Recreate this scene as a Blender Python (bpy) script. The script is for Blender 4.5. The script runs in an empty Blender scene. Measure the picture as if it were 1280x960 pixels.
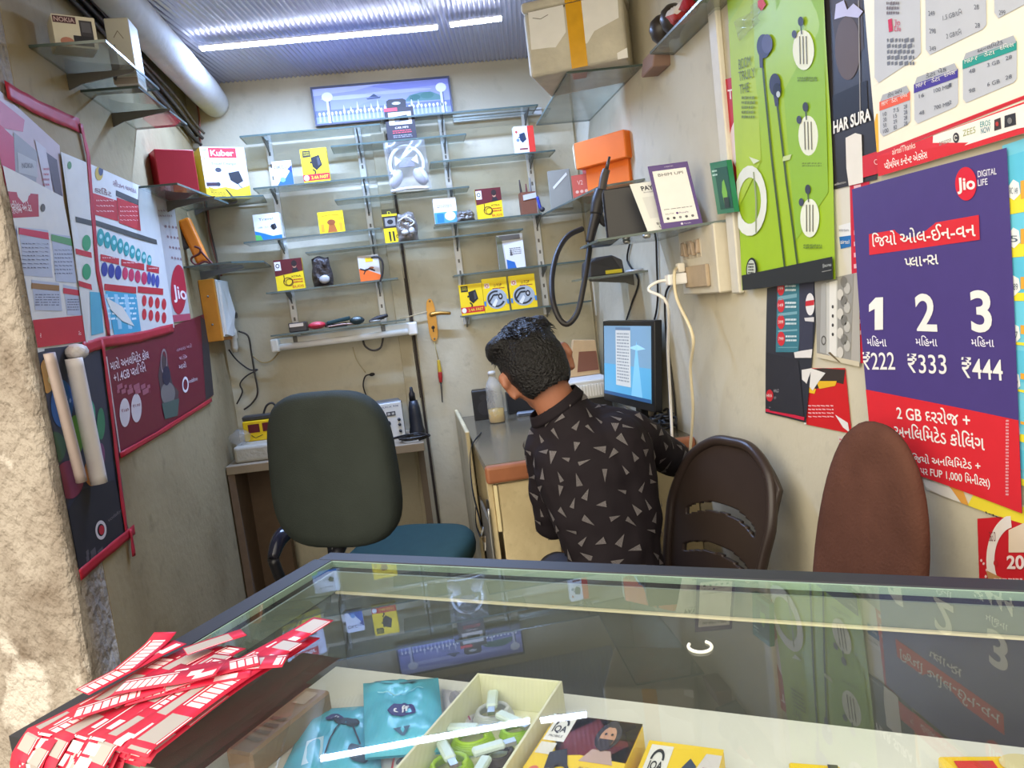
import bpy, bmesh, math, random
from mathutils import Vector, Matrix, noise
random.seed(7)
SC = bpy.context.scene
COL = SC.collection
V3 = Vector
PI = math.pi

# ------------------------------------------------------------------ camera, world, light, exposure
F, CX, CY = 960.0, 640.0, 480.0
CAM = V3((0, 0, 1.25))
YAW, PITCH, ROLL = math.radians(7.1), math.radians(6.3), 0.12
cy_, sy_, cp_, sp_ = math.cos(YAW), math.sin(YAW), math.cos(PITCH), math.sin(PITCH)
FW = V3((sy_*cp_, cy_*cp_, -sp_)); r0 = V3((cy_, -sy_, 0)); u0 = V3((sy_*sp_, cy_*sp_, cp_))
RT = r0*math.cos(ROLL) - u0*math.sin(ROLL); UP = u0*math.cos(ROLL) + r0*math.sin(ROLL)
cam = bpy.data.cameras.new('camera'); camo = bpy.data.objects.new('camera', cam); COL.objects.link(camo)
cam.sensor_fit = 'HORIZONTAL'; cam.sensor_width = 36; cam.lens = 36*F/1280; cam.clip_start = 0.02; cam.clip_end = 100
m3 = Matrix((RT, UP, -FW)).transposed()
camo.matrix_world = Matrix.Translation(CAM) @ m3.to_4x4()
SC.camera = camo
SC.view_settings.view_transform = 'Standard'; SC.view_settings.look = 'None'; SC.view_settings.gamma = 1
SC.view_settings.use_curve_mapping = False
SC.view_settings.exposure = 0.15
WORLD_STRENGTH = 1.7
SKY_GLOW = 1.75   # the open, brighter side of the street sky, front left
LED_POWER = 27
w = bpy.data.worlds.new('sky'); SC.world = w; w.use_nodes = True
bg = w.node_tree.nodes['Background']; nt_ = w.node_tree; tcw = nt_.nodes.new('ShaderNodeTexCoord'); sx_ = nt_.nodes.new('ShaderNodeSeparateXYZ'); rmp = nt_.nodes.new('ShaderNodeValToRGB')
nt_.links.new(tcw.outputs['Generated'], sx_.inputs[0]); nt_.links.new(sx_.outputs['Z'], rmp.inputs[0]); 
dt_ = nt_.nodes.new('ShaderNodeVectorMath'); dt_.operation = 'DOT_PRODUCT'; dt_.inputs[1].default_value = V3((-.56, -.78, .28)).normalized(); nt_.links.new(tcw.outputs['Generated'], dt_.inputs[0])
lr_ = nt_.nodes.new('ShaderNodeValToRGB'); nt_.links.new(dt_.outputs['Value'], lr_.inputs[0]); lr_.color_ramp.interpolation = 'EASE'
lr_.color_ramp.elements[0].position = .55; lr_.color_ramp.elements[0].color = (0, 0, 0, 1); lr_.color_ramp.elements[1].position = .97; lr_.color_ramp.elements[1].color = (1.0, .90, .72, 1)
ad_ = nt_.nodes.new('ShaderNodeVectorMath'); ad_.operation = 'MULTIPLY_ADD'; ad_.inputs[1].default_value = (SKY_GLOW,)*3
nt_.links.new(lr_.outputs[0], ad_.inputs[0]); nt_.links.new(rmp.outputs[0], ad_.inputs[2]); nt_.links.new(ad_.outputs[0], bg.inputs[0]); bg.inputs[1].default_value = WORLD_STRENGTH
el = rmp.color_ramp.elements; el[0].position = 0.0; el[0].color = (.30, .275, .235, 1); el[1].position = 1.0; el[1].color = (1.0, .95, .87, 1)
e2 = el.new(.18); e2.color = (.36, .33, .285, 1); e3 = el.new(.45); e3.color = (.95, .89, .79, 1)
try:
    SC.cycles.max_bounces = 12; SC.cycles.transparent_max_bounces = 24; SC.cycles.use_denoising = True
    SC.cycles.caustics_reflective = False; SC.cycles.sample_clamp_indirect = 6
except Exception: pass

def ray(px, py): return RT*((px-CX)/F) - UP*((py-CY)/F) + FW
def at(axis, px, py, val):
    d = ray(px, py); return CAM + d*((val-CAM[axis])/d[axis])
def atx(px, py, X): return at(0, px, py, X)
def aty(px, py, Y): return at(1, px, py, Y)
def atz(px, py, Z): return at(2, px, py, Z)

# ------------------------------------------------------------------ materials
def lin(c):
    c /= 255.0
    return c/12.92 if c <= .04045 else ((c+.055)/1.055)**2.4
def rgb(c): return (lin(c[0]), lin(c[1]), lin(c[2]), 1)
MATS = {}
def P(c, rough=.55, metal=0.0, var=.06, emit=0.0, scale=30, bump=0.0, bscale=80, name=None, spec=.4):
    key = (tuple(c), rough, metal, var, emit, scale, bump, bscale)
    if key in MATS: return MATS[key]
    m = bpy.data.materials.new(name or 'paint_%d_%d_%d' % tuple(int(x) for x in c)); m.use_nodes = True
    nt = m.node_tree; b = nt.nodes['Principled BSDF']
    col = rgb(c); b.inputs['Roughness'].default_value = rough; b.inputs['Metallic'].default_value = metal
    b.inputs['Specular IOR Level'].default_value = spec
    tc = nt.nodes.new('ShaderNodeTexCoord')
    n = nt.nodes.new('ShaderNodeTexNoise'); n.inputs['Scale'].default_value = scale; n.inputs['Detail'].default_value = 3
    nt.links.new(tc.outputs['Object'], n.inputs['Vector'])
    mx = nt.nodes.new('ShaderNodeMix'); mx.data_type = 'RGBA'
    lo = tuple(x*(1-var) for x in col[:3])+(1,); hi = tuple(min(1, x*(1+var)) for x in col[:3])+(1,)
    mx.inputs['A'].default_value = lo; mx.inputs['B'].default_value = hi
    nt.links.new(n.outputs['Fac'], mx.inputs['Factor']); nt.links.new(mx.outputs['Result'], b.inputs['Base Color'])
    if emit:
        b.inputs['Emission Strength'].default_value = emit; b.inputs['Emission Color'].default_value = col
    if bump:
        n2 = nt.nodes.new('ShaderNodeTexNoise'); n2.inputs['Scale'].default_value = bscale; n2.inputs['Detail'].default_value = 5
        bp = nt.nodes.new('ShaderNodeBump'); bp.inputs['Strength'].default_value = bump; bp.inputs['Distance'].default_value = .01
        nt.links.new(tc.outputs['Object'], n2.inputs['Vector']); nt.links.new(n2.outputs['Fac'], bp.inputs['Height']); nt.links.new(bp.outputs['Normal'], b.inputs['Normal'])
    MATS[key] = m
    return m
def wallmat(name, base, stain, amount=.5, scale=2.2, bump=.25, patch=None, rough=.75):
    m = bpy.data.materials.new(name); m.use_nodes = True
    nt = m.node_tree; b = nt.nodes['Principled BSDF']; b.inputs['Roughness'].default_value = rough; b.inputs['Specular IOR Level'].default_value = .25
    geo = nt.nodes.new('ShaderNodeNewGeometry')
    def nz(sc, det=6, dist=0.0):
        n = nt.nodes.new('ShaderNodeTexNoise'); n.inputs['Scale'].default_value = sc; n.inputs['Detail'].default_value = det
        n.inputs['Distortion'].default_value = dist
        nt.links.new(geo.outputs['Position'], n.inputs['Vector']); return n
    def ramp(src, a, bb, va=0.0, vb=1.0):
        r = nt.nodes.new('ShaderNodeMapRange'); r.inputs[1].default_value = a; r.inputs[2].default_value = bb
        r.inputs[3].default_value = va; r.inputs[4].default_value = vb; r.clamp = True
        nt.links.new(src, r.inputs[0]); return r.outputs[0]
    def mix(f, A, B):
        mx = nt.nodes.new('ShaderNodeMix'); mx.data_type = 'RGBA'
        nt.links.new(f, mx.inputs['Factor'])
        for s, k in ((A, 'A'), (B, 'B')):
            if isinstance(s, tuple): mx.inputs[k].default_value = s
            else: nt.links.new(s, mx.inputs[k])
        return mx.outputs['Result']
    n1 = nz(scale, 8, .3); n2 = nz(scale*9, 6)
    c = mix(ramp(n1.outputs['Fac'], .45, .72, 0, amount), rgb(base), rgb(stain))
    c = mix(ramp(n2.outputs['Fac'], .58, .75, 0, .35*amount), c, rgb(tuple(x*.62 for x in stain)))
    if patch:
        n3 = nz(patch[1], 8, .15); c = mix(ramp(n3.outputs['Fac'], patch[2], patch[2]+.05), c, rgb(patch[0]))
    nt.links.new(c, b.inputs['Base Color'])
    bp = nt.nodes.new('ShaderNodeBump'); bp.inputs['Strength'].default_value = bump; bp.inputs['Distance'].default_value = .02
    n4 = nz(45, 8); nt.links.new(n4.outputs['Fac'], bp.inputs['Height']); nt.links.new(bp.outputs['Normal'], b.inputs['Normal'])
    return m
def glassmat(name, tint, dust=(.5, .52, .5), dfac=.1, ior=1.5, rough=.02):
    m = bpy.data.materials.new(name); m.use_nodes = True; nt = m.node_tree
    for n in list(nt.nodes): nt.nodes.remove(n)
    out = nt.nodes.new('ShaderNodeOutputMaterial'); tr = nt.nodes.new('ShaderNodeBsdfTransparent'); tr.inputs[0].default_value = tint+(1,)
    gl = nt.nodes.new('ShaderNodeBsdfGlossy'); gl.inputs['Roughness'].default_value = rough
    df = nt.nodes.new('ShaderNodeBsdfDiffuse'); df.inputs[0].default_value = dust+(1,)
    fr = nt.nodes.new('ShaderNodeFresnel'); fr.inputs[0].default_value = ior
    geo = nt.nodes.new('ShaderNodeNewGeometry'); inv = nt.nodes.new('ShaderNodeMath'); inv.operation = 'SUBTRACT'; inv.inputs[0].default_value = 1
    nt.links.new(geo.outputs['Backfacing'], inv.inputs[1])
    mu = nt.nodes.new('ShaderNodeMath'); mu.operation = 'MULTIPLY'; nt.links.new(fr.outputs[0], mu.inputs[0]); nt.links.new(inv.outputs[0], mu.inputs[1])
    ns = nt.nodes.new('ShaderNodeTexNoise'); ns.inputs['Scale'].default_value = 9; ns.inputs['Detail'].default_value = 6
    nt.links.new(geo.outputs['Position'], ns.inputs['Vector'])
    md = nt.nodes.new('ShaderNodeMath'); md.operation = 'MULTIPLY'; md.inputs[1].default_value = 2*dfac; nt.links.new(ns.outputs['Fac'], md.inputs[0])
    m1 = nt.nodes.new('ShaderNodeMixShader'); nt.links.new(md.outputs[0], m1.inputs[0]); nt.links.new(tr.outputs[0], m1.inputs[1]); nt.links.new(df.outputs[0], m1.inputs[2])
    m2 = nt.nodes.new('ShaderNodeMixShader'); nt.links.new(mu.outputs[0], m2.inputs[0]); nt.links.new(m1.outputs[0], m2.inputs[1]); nt.links.new(gl.outputs[0], m2.inputs[2])
    nt.links.new(m2.outputs[0], out.inputs[0])
    return m
GLASS = glassmat('shelf_glass', (.80, .84, .82), (.42, .43, .40), .22)
GLASS_EDGE = P((78, 92, 86), .25, name='glass_edge')
TOPGLASS = glassmat('counter_glass', (.955, .97, .963), (.3, .33, .32), .03, 1.75, .012)
CLEAR = glassmat('clear_plastic', (.93, .93, .93), (.6, .6, .6), .14, 1.45, .12)
HAZYP = glassmat('hazy_plastic', (.82, .82, .82), (.55, .56, .56), .35, 1.45, .2)
BLACK = (22, 22, 24); WHITE = (236, 234, 228); YEL = (242, 206, 28); RED = (200, 34, 46)
STEEL = P((165, 165, 162), .35, .8); DARKMETAL = P((104, 102, 96), .5, .3)
ALU = P((215, 214, 208), .4, .3)

# ------------------------------------------------------------------ mesh builder
def tag(o, label=None, cat=None, group=None, kind=None):
    if label: o['label'] = label
    if cat: o['category'] = cat
    if group: o['group'] = group
    if kind: o['kind'] = kind
    return o
GLYPH = {}
def _raw(s, bold):
    k = (s, bold)
    if k in GLYPH: return GLYPH[k]
    c = bpy.data.curves.new('t', 'FONT'); c.body = s; c.offset = bold; c.resolution_u = 4
    o = bpy.data.objects.new('t', c); me = o.to_mesh()
    vs = [(v.co.x, v.co.y) for v in me.vertices]; fs = [tuple(p.vertices) for p in me.polygons]
    o.to_mesh_clear(); bpy.data.objects.remove(o); bpy.data.curves.remove(c)
    GLYPH[k] = (vs, fs); return vs, fs
def glyphs(s, bold=0.0):
    """flat lettering; a consonant before '|' takes its half form (right stem cut off)"""
    parts = s.split('|'); VS = []; FS = []; x = 0.0
    for i, p in enumerate(parts):
        segs = [p] if i == len(parts)-1 else ([p[:-1], p[-1]] if len(p) > 1 else [p])
        for j, sg in enumerate(segs):
            half = i < len(parts)-1 and j == len(segs)-1
            if sg == '': continue
            vs, fs = _raw(sg, bold)
            if not vs: x += .3; continue
            if half:
                bm = bmesh.new(); bv = [bm.verts.new((a, b, 0)) for a, b in vs]
                for f in fs:
                    try: bm.faces.new([bv[k] for k in f])
                    except ValueError: pass
                mx = max(a for a, b in vs)
                bmesh.ops.bisect_plane(bm, geom=bm.verts[:]+bm.edges[:]+bm.faces[:], plane_co=(mx-.13, 0, 0), plane_no=(1, 0, 0), clear_outer=True)
                bm.verts.index_update(); vs = [(v.co.x, v.co.y) for v in bm.verts]; fs = [tuple(v.index for v in f.verts) for f in bm.faces]; bm.free()
            mn = min(a for a, b in vs); mx = max(a for a, b in vs); n0 = len(VS)
            if sg[0] == ' ': x += .25
            VS += [(a-mn+x, b) for a, b in vs]; FS += [tuple(k+n0 for k in f) for f in fs]
            x += mx-mn + (-.03 if half else .06) + (.25 if sg[-1] == ' ' else 0)
    return VS, FS

class MB:
    def __init__(s): s.v = []; s.f = []; s.m = []; s.s = []; s.mats = []
    def mi(s, mat):
        if isinstance(mat, tuple): mat = P(mat)
        if mat not in s.mats: s.mats.append(mat)
        return s.mats.index(mat)
    def add(s, vs, fs, mat, smooth=False):
        n = len(s.v); s.v += [V3(p) for p in vs]; k = s.mi(mat)
        for f in fs: s.f.append(tuple(i+n for i in f)); s.m.append(k); s.s.append(smooth)
        return s
    def bm(s, bm, mat, smooth=False, M=None):
        bm.verts.index_update()
        return s.add([(M @ v.co if M else v.co.copy()) for v in bm.verts], [tuple(v.index for v in f.verts) for f in bm.faces], mat, smooth)
    def frame(s, P0, U, V, D, mat, bev=0.0, smooth=False, seg=1):
        """a box: front face P0,U,V ; body extends along D"""
        P0, U, V, D = map(V3, (P0, U, V, D))
        bm = bmesh.new(); vs = [bm.verts.new(P0+U*a+V*b+D*c) for c in (0, 1) for b in (0, 1) for a in (0, 1)]
        for f in ((0, 1, 3, 2), (4, 6, 7, 5), (0, 4, 5, 1), (2, 3, 7, 6), (0, 2, 6, 4), (1, 5, 7, 3)): bm.faces.new([vs[i] for i in f])
        if U.cross(V).dot(D) > 0: bmesh.ops.reverse_faces(bm, faces=bm.faces[:])
        if bev: bmesh.ops.bevel(bm, geom=bm.edges[:], offset=bev, segments=seg, affect='EDGES', profile=.5)
        s.bm(bm, mat, smooth); bm.free(); return s
    def box(s, x0, x1, y0, y1, z0, z1, mat, bev=0.0, seg=1):
        return s.frame((x0, y0, z0), (x1-x0, 0, 0), (0, 0, z1-z0), (0, y1-y0, 0), mat, bev, False, seg)
    def prism(s, poly, D, mat, bev=0.0):
        """poly: list of 3D points, extruded by D"""
        bm = bmesh.new(); D = V3(D); a = [bm.verts.new(V3(p)) for p in poly]; b = [bm.verts.new(V3(p)+D) for p in poly]; n = len(poly)
        bm.faces.new(a); bm.faces.new(b[::-1])
        for i in range(n): bm.faces.new((a[i], b[i], b[(i+1) % n], a[(i+1) % n]))
        bmesh.ops.recalc_face_normals(bm, faces=bm.faces[:])
        if bev: bmesh.ops.bevel(bm, geom=bm.edges[:], offset=bev, segments=2, affect='EDGES', profile=.5)
        s.bm(bm, mat); bm.free(); return s
    def tube(s, pts, r, mat, n=8, smooth_path=True, closed=False, sub=5, caps=True):
        pts = [V3(p) for p in pts]; rs = r if isinstance(r, (list, tuple)) else [r]*len(pts)
        if smooth_path and len(pts) > 2:
            q = []; qr = []; L = len(pts)
            rng = range(L) if closed else range(L-1)
            for i in rng:
                g = (lambda k: pts[k % L]) if closed else (lambda k: pts[max(0, min(L-1, k))])
                p0, p1, p2, p3 = g(i-1), g(i), g(i+1), g(i+2)
                for k in range(sub):
                    t = k/sub
                    q.append(.5*((2*p1)+(p2-p0)*t+(2*p0-5*p1+4*p2-p3)*t*t+(3*p1-p0-3*p2+p3)*t**3)); qr.append(rs[i]*(1-t)+rs[(i+1) % L]*t)
            if not closed: q.append(pts[-1]); qr.append(rs[-1])
            pts, rs = q, qr
        L = len(pts); vs = []; fs = []
        t0 = (pts[1]-pts[0]).normalized(); a = t0.orthogonal().normalized()
        for i in range(L):
            if closed: t = (pts[(i+1) % L]-pts[i-1]).normalized()
            else: t = (pts[min(L-1, i+1)]-pts[max(0, i-1)]).normalized()
            a = (a - t*a.dot(t)); a = a.normalized() if a.length > 1e-6 else t.orthogonal().normalized(); b = t.cross(a)
            for k in range(n): an = 2*PI*k/n; vs.append(pts[i]+(a*math.cos(an)+b*math.sin(an))*rs[i])
        for i in range(L if closed else L-1):
            for k in range(n):
                j = (i+1) % L; fs.append((i*n+k, i*n+(k+1) % n, j*n+(k+1) % n, j*n+k))
        if caps and not closed: fs.append(tuple(range(n))[::-1]); fs.append(tuple((L-1)*n+k for k in range(n)))
        return s.add(vs, fs, mat, True)
    def lathe(s, base, prof, mat, n=20, axis=(0, 0, 1)):
        """prof: (radius, height)"""
        ax = V3(axis).normalized(); a = ax.orthogonal().normalized(); b = ax.cross(a); base = V3(base); vs = []; fs = []
        for r, h in prof:
            for k in range(n): an = 2*PI*k/n; vs.append(base+ax*h+(a*math.cos(an)+b*math.sin(an))*max(r, 1e-5))
        for i in range(len(prof)-1):
            for k in range(n): fs.append((i*n+k, i*n+(k+1) % n, (i+1)*n+(k+1) % n, (i+1)*n+k))
        fs.append(tuple(range(n))[::-1]); fs.append(tuple((len(prof)-1)*n+k for k in range(n)))
        return s.add(vs, fs, mat, True)
    def ball(s, c, r, mat, M=None, sub=3):
        bm = bmesh.new(); bmesh.ops.create_icosphere(bm, subdivisions=sub, radius=1)
        r = (r, r, r) if isinstance(r, (int, float)) else r
        T = Matrix.Translation(V3(c)) @ (M.to_4x4() if M else Matrix()) @ Matrix.Diagonal((r[0], r[1], r[2], 1))
        s.bm(bm, mat, True, T); bm.free(); return s
    def grid(s, fn, nu, nv, mat, thick=None, smooth=True, skip=None):
        vs = [V3(fn(i/nu, j/nv)) for j in range(nv+1) for i in range(nu+1)]
        fs = [(j*(nu+1)+i, j*(nu+1)+i+1, (j+1)*(nu+1)+i+1, (j+1)*(nu+1)+i) for j in range(nv) for i in range(nu) if not (skip and skip((i+.5)/nu, (j+.5)/nv))]
        if not thick: return s.add(vs, fs, mat, smooth)
        bm = bmesh.new(); bv = [bm.verts.new(v) for v in vs]
        for f in fs: bm.faces.new([bv[i] for i in f])
        loose = [v for v in bm.verts if not v.link_faces]; bmesh.ops.delete(bm, geom=loose, context='VERTS')
        bm.normal_update(); bmesh.ops.solidify(bm, geom=bm.faces[:], thickness=thick); bm.normal_update()
        s.bm(bm, mat, smooth); bm.free(); return s
    def build(s, name, parent=None, label=None, cat=None, group=None, kind=None, base=None):
        me = bpy.data.meshes.new(name)
        if parent is None:
            if base is None:
                lo = [min(v[i] for v in s.v) for i in range(3)]; hi = [max(v[i] for v in s.v) for i in range(3)]
                base = V3(((lo[0]+hi[0])/2, (lo[1]+hi[1])/2, lo[2]))
            L = V3(base)
        else:
            L = V3((0, 0, 0)); q = parent
            while q: L = L+V3(q.location); q = q.parent
        me.from_pydata([v-L for v in s.v], [], s.f)
        for m in s.mats: me.materials.append(m)
        me.polygons.foreach_set('material_index', s.m); me.polygons.foreach_set('use_smooth', s.s); me.update()
        o = bpy.data.objects.new(name, me); COL.objects.link(o)
        if parent is None: o.location = L
        else: o.parent = parent
        return tag(o, label, cat, group, kind)
def thing(name, label, cat, loc, group=None):
    o = bpy.data.objects.new(name, None); COL.objects.link(o); o.location = V3(loc); o.empty_display_size = .05
    return tag(o, label, cat, group)

class Canvas:
    """flat printing on a quad; local x to the right, t downwards (0..1), or pixels of a wall plane when inv is given"""
    def __init__(s, mb, TL, TR, BL, BR, plane=None, warp=None, step=.0004, off=0.0):
        s.mb = mb; s.c = [V3(p) for p in (TL, TR, BL, BR)]; s.plane = plane; s.warp = warp; s.step = step; s.off = off
        s.N = (s.c[1]-s.c[0]).cross(s.c[0]-s.c[2]).normalized()
    def P(s, u, t, L=0):
        a, b, c, d = s.c; p = a*(1-u)*(1-t)+b*u*(1-t)+c*(1-u)*t+d*u*t
        return p+s.N*(s.off+s.step*L+(s.warp(u, t) if s.warp else 0))
    def cv(s, x, t):
        if not s.plane: return (x, t)
        W = at(s.plane[0], x, t, s.plane[1]); u = v = .5; a, b, c, d = s.c
        for _ in range(8):
            p = a*(1-u)*(1-v)+b*u*(1-v)+c*(1-u)*v+d*u*v; du = (b-a)*(1-v)+(d-c)*v; dv = (c-a)*(1-u)+(d-b)*u; e = W-p
            A, B, C_ = du.dot(du), du.dot(dv), dv.dot(dv); e1, e2 = e.dot(du), e.dot(dv); det = A*C_-B*B
            u += (e1*C_-e2*B)/det; v += (e2*A-e1*B)/det
        return (min(1, max(0, u)), min(1, max(0, v)))
    def uv(s, pts, col, L=1):
        s.mb.add([s.P(u, v, L) for u, v in pts], [tuple(range(len(pts)))[::-1]], col); return s
    def base(s, col, nu=10, nv=10, L=0):
        vs = [s.P(i/nu, j/nv, L) for j in range(nv+1) for i in range(nu+1)]
        s.mb.add(vs, [(j*(nu+1)+i, (j+1)*(nu+1)+i, (j+1)*(nu+1)+i+1, j*(nu+1)+i+1) for j in range(nv) for i in range(nu)], col, True); return s
    def band(s, u0, t0, u1, t1, col, L=1, nu=8, nv=8):
        vs = [s.P(u0+(u1-u0)*i/nu, t0+(t1-t0)*j/nv, L) for j in range(nv+1) for i in range(nu+1)]
        s.mb.add(vs, [(j*(nu+1)+i, (j+1)*(nu+1)+i, (j+1)*(nu+1)+i+1, j*(nu+1)+i+1) for j in range(nv) for i in range(nu)], col, True); return s
    def r(s, x0, t0, x1, t1, col, L=1):
        a = s.cv(x0, t0); b = s.cv(x1, t1)
        if s.warp: return s.band(a[0], a[1], b[0], b[1], col, L, 6, 4)
        return s.uv([(a[0], a[1]), (b[0], a[1]), (b[0], b[1]), (a[0], b[1])], col, L)
    def p(s, pts, col, L=1):
        q = [s.cv(*p) for p in pts]; ar = sum(q[i-1][0]*q[i][1]-q[i][0]*q[i-1][1] for i in range(len(q)))
        return s.uv(q if ar > 0 else q[::-1], col, L)
    def e(s, cx, ct, rx, rt, col, L=1, n=24, rot=0.0):
        c_, s_ = math.cos(rot), math.sin(rot)
        return s.p([(cx+rx*math.cos(2*PI*k/n)*c_-rt*math.sin(2*PI*k/n)*s_, ct+rx*math.cos(2*PI*k/n)*s_+rt*math.sin(2*PI*k/n)*c_) for k in range(n)], col, L)
    def ring(s, cx, ct, rx, rt, wd, col, L=1, a0=0, a1=2*PI, n=28):
        for k in range(n):
            A, B = a0+(a1-a0)*k/n, a0+(a1-a0)*(k+1)/n
            s.p([(cx+rx*f*math.cos(A_), ct+rt*f*math.sin(A_)) for f, A_ in ((1, A), (1, B), (1-wd, B), (1-wd, A))], col, L)
        return s
    def line(s, pts, wd, col, L=1):
        if s.warp:
            q = []
            for (x0, y0), (x1, y1) in zip(pts, pts[1:]): q += [(x0+(x1-x0)*k/8, y0+(y1-y0)*k/8) for k in range(8)]
            pts = q+[pts[-1]]
        for (x0, y0), (x1, y1) in zip(pts, pts[1:]):
            d = math.hypot(x1-x0, y1-y0) or 1e-6; nx, ny = -(y1-y0)/d*wd/2, (x1-x0)/d*wd/2
            s.p([(x0+nx, y0+ny), (x1+nx, y1+ny), (x1-nx, y1-ny), (x0-nx, y0-ny)], col, L)
        return s
    def x(s, txt, x0, x1, t, h, col=WHITE, L=2, bold=0.0, slope=0.0):
        """lettering from x0 to x1, centred on t with cap height h; slope raises/lowers the right end"""
        vs, fs = glyphs(txt, bold)
        if not vs: return s
        xs = [a for a, b in vs]; a0, a1 = min(xs), max(xs); cap = .70
        A = s.cv(x0, t); B = s.cv(x1, t+slope); xm = (x0+x1)/2; tm = t+slope/2
        H1 = s.cv(xm, tm-h/2); H2 = s.cv(xm, tm+h/2); H = (H1[0]-H2[0], H1[1]-H2[1])
        if s.plane: H = (0.0, H[1])
        out = []
        for a, b in vs:
            k = (a-a0)/((a1-a0) or 1); q = b/cap-.5
            out.append(s.P(A[0]+(B[0]-A[0])*k+H[0]*q, A[1]+(B[1]-A[1])*k+H[1]*q, L))
        s.mb.add(out, fs, col); return s
    def lines(s, x0, t0, x1, t1, n, col, L=2, fill=.45, seed=0):
        rd = random.Random(seed+int(x0*97+t0*13)); st = (t1-t0)/n
        for i in range(n):
            x = x0
            while x < x1-.02*(x1-x0):
                wd = (x1-x0)*rd.uniform(.06, .2); e = min(x1, x+wd)
                s.r(x, t0+i*st, e, t0+(i+fill)*st, col, L); x = e+(x1-x0)*rd.uniform(.02, .05)
        return s

# ------------------------------------------------------------------ the room
XL, XR, YB, ZC = -0.708, 0.765, 3.10, 2.18
PAINT = wallmat('wall_paint', (202, 194, 170), (154, 138, 106), .55, 1.6, .09)
PAINT_L = wallmat('wall_paint_shaded_stained', (164, 147, 112), (116, 98, 66), .8, 1.9, .10)  # same wall paint, darkened to carry the left wall's shade, plus real stains
PLASTER = wallmat('rough_plaster', (170, 160, 148), (120, 106, 92), .9, 7.0, 1.0, ((206, 198, 188), 6.0, .56))
FLOORM = wallmat('floor_stone', (120, 112, 100), (80, 72, 62), .6, 3, .2)
STREET = wallmat('street_dust', (150, 140, 125), (105, 98, 88), .6, 1.2, .4)
def struct(mb, name, label=None): return mb.build(name, label=label, kind='structure')
mb = MB(); mb.box(-.95, 1.0, YB, YB+.12, -.05, 2.3, PAINT); struct(mb, 'wall_back', 'pale grey painted back wall of the shop')
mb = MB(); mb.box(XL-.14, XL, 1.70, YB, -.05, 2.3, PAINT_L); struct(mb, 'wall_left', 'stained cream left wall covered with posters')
# right wall, plan follows the skewed shop front
mb = MB(); mb.prism([(XR, .62, -.05), (XR, YB, -.05), (XR+.15, YB, -.05), (XR+.15, .53, -.05)], (0, 0, 2.35), PAINT); struct(mb, 'wall_right', 'pale grey right wall covered with posters')
mb = MB(); mb.prism([(XL-.2, 1.65, -.06), (XL-.2, YB+.1, -.06), (XR+.2, YB+.1, -.06), (XR+.2, .56, -.06)], (0, 0, .06), FLOORM); struct(mb, 'floor', 'dark stone shop floor')
mb = MB(); mb.box(-6, 6, -6, 4, -.30, -.24, STREET); struct(mb, 'floor_street', 'dusty street in front of the shop')
# crumbling pillar at the front end of the left wall
def pillar():
    bm = bmesh.new(); rd = random.Random(3)
    plan = [(XL, 1.70), (XL, 1.555), (XL-.8, 2.065), (XL-.8, 2.3)]
    zs = [-.25+2.6*i/60 for i in range(61)]; segs = []
    for (a, b) in zip(plan, plan[1:]):
        n = 2 if a == plan[0] else (24 if a == plan[1] else 2)
        for k in range(n): segs.append((a[0]+(b[0]-a[0])*k/n, a[1]+(b[1]-a[1])*k/n))
    segs.append(plan[-1]); rows = []
    for z in zs:
        row = []
        for i, (x, y) in enumerate(segs):
            n = noise.noise(V3((x*9, y*9, z*9)))*.008+noise.noise(V3((x*30, y*30, z*30)))*.004
            if i == 2: n = -abs(noise.noise(V3((0, 3, z*7))))*.018-abs(noise.noise(V3((0, 9, z*26))))*.010
            row.append(bm.verts.new((x+n*(.5 if i > 2 else 0.0)-(.0 if i > 1 else .001), y+(-n if i >= 2 else 0), z)))
        rows.append(row)
    for a, b in zip(rows, rows[1:]):
        for i in range(len(segs)-1): bm.faces.new((a[i], a[i+1], b[i+1], b[i]))
    bm.faces.new(rows[-1]); bmesh.ops.recalc_face_normals(bm, faces=bm.faces[:])
    m = MB(); m.bm(bm, PLASTER, True); bm.free(); return m
struct(pillar(), 'wall_pillar', 'crumbling bare plaster pillar at the front of the left wall')
# ribbed ceiling
RIBM = P((180, 182, 206), .22, .15, .03, spec=.6, name='ribbed_sheet')
mb = MB(); th = math.radians(-9); pitch = .0165; vs = []; fs = []; ns = 640; k = 0
for i in range(ns+1):
    q = -1.75+i*(pitch/5)*1.06; zz = ZC+.0035*math.cos(2*PI*q/pitch)
    for y in ((.95-.5365*max(XL-.1, min(XR+.1, q)))/.844, YB):
        vs.append((q-math.tan(th)*(y-2.0), y, zz))
for i in range(ns): fs.append((2*i, 2*i+1, 2*i+3, 2*i+2))
n0 = len(vs)
mb.add(vs, fs, RIBM, True); mb.prism([(-.95, 1.73, ZC+.03), (-.95, YB+.1, ZC+.03), (1.0, YB+.1, ZC+.03), (1.0, .49, ZC+.03)], (0, 0, .06), P((150, 145, 135)))
# keep only the part over the shop
lim = lambda p: (XL-.02 <= p[0] <= XR+.02)
keep = [i for i, f in enumerate(mb.f) if i >= len(fs) or (max(mb.v[j][0] for j in f) > XL-.3 and min(mb.v[j][0] for j in f) < XR+.3)]
mb.f = [mb.f[i] for i in keep]; mb.m = [mb.m[i] for i in keep]; mb.s = [mb.s[i] for i in keep]
struct(mb, 'ceiling', 'ribbed glossy sheet ceiling')
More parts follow.
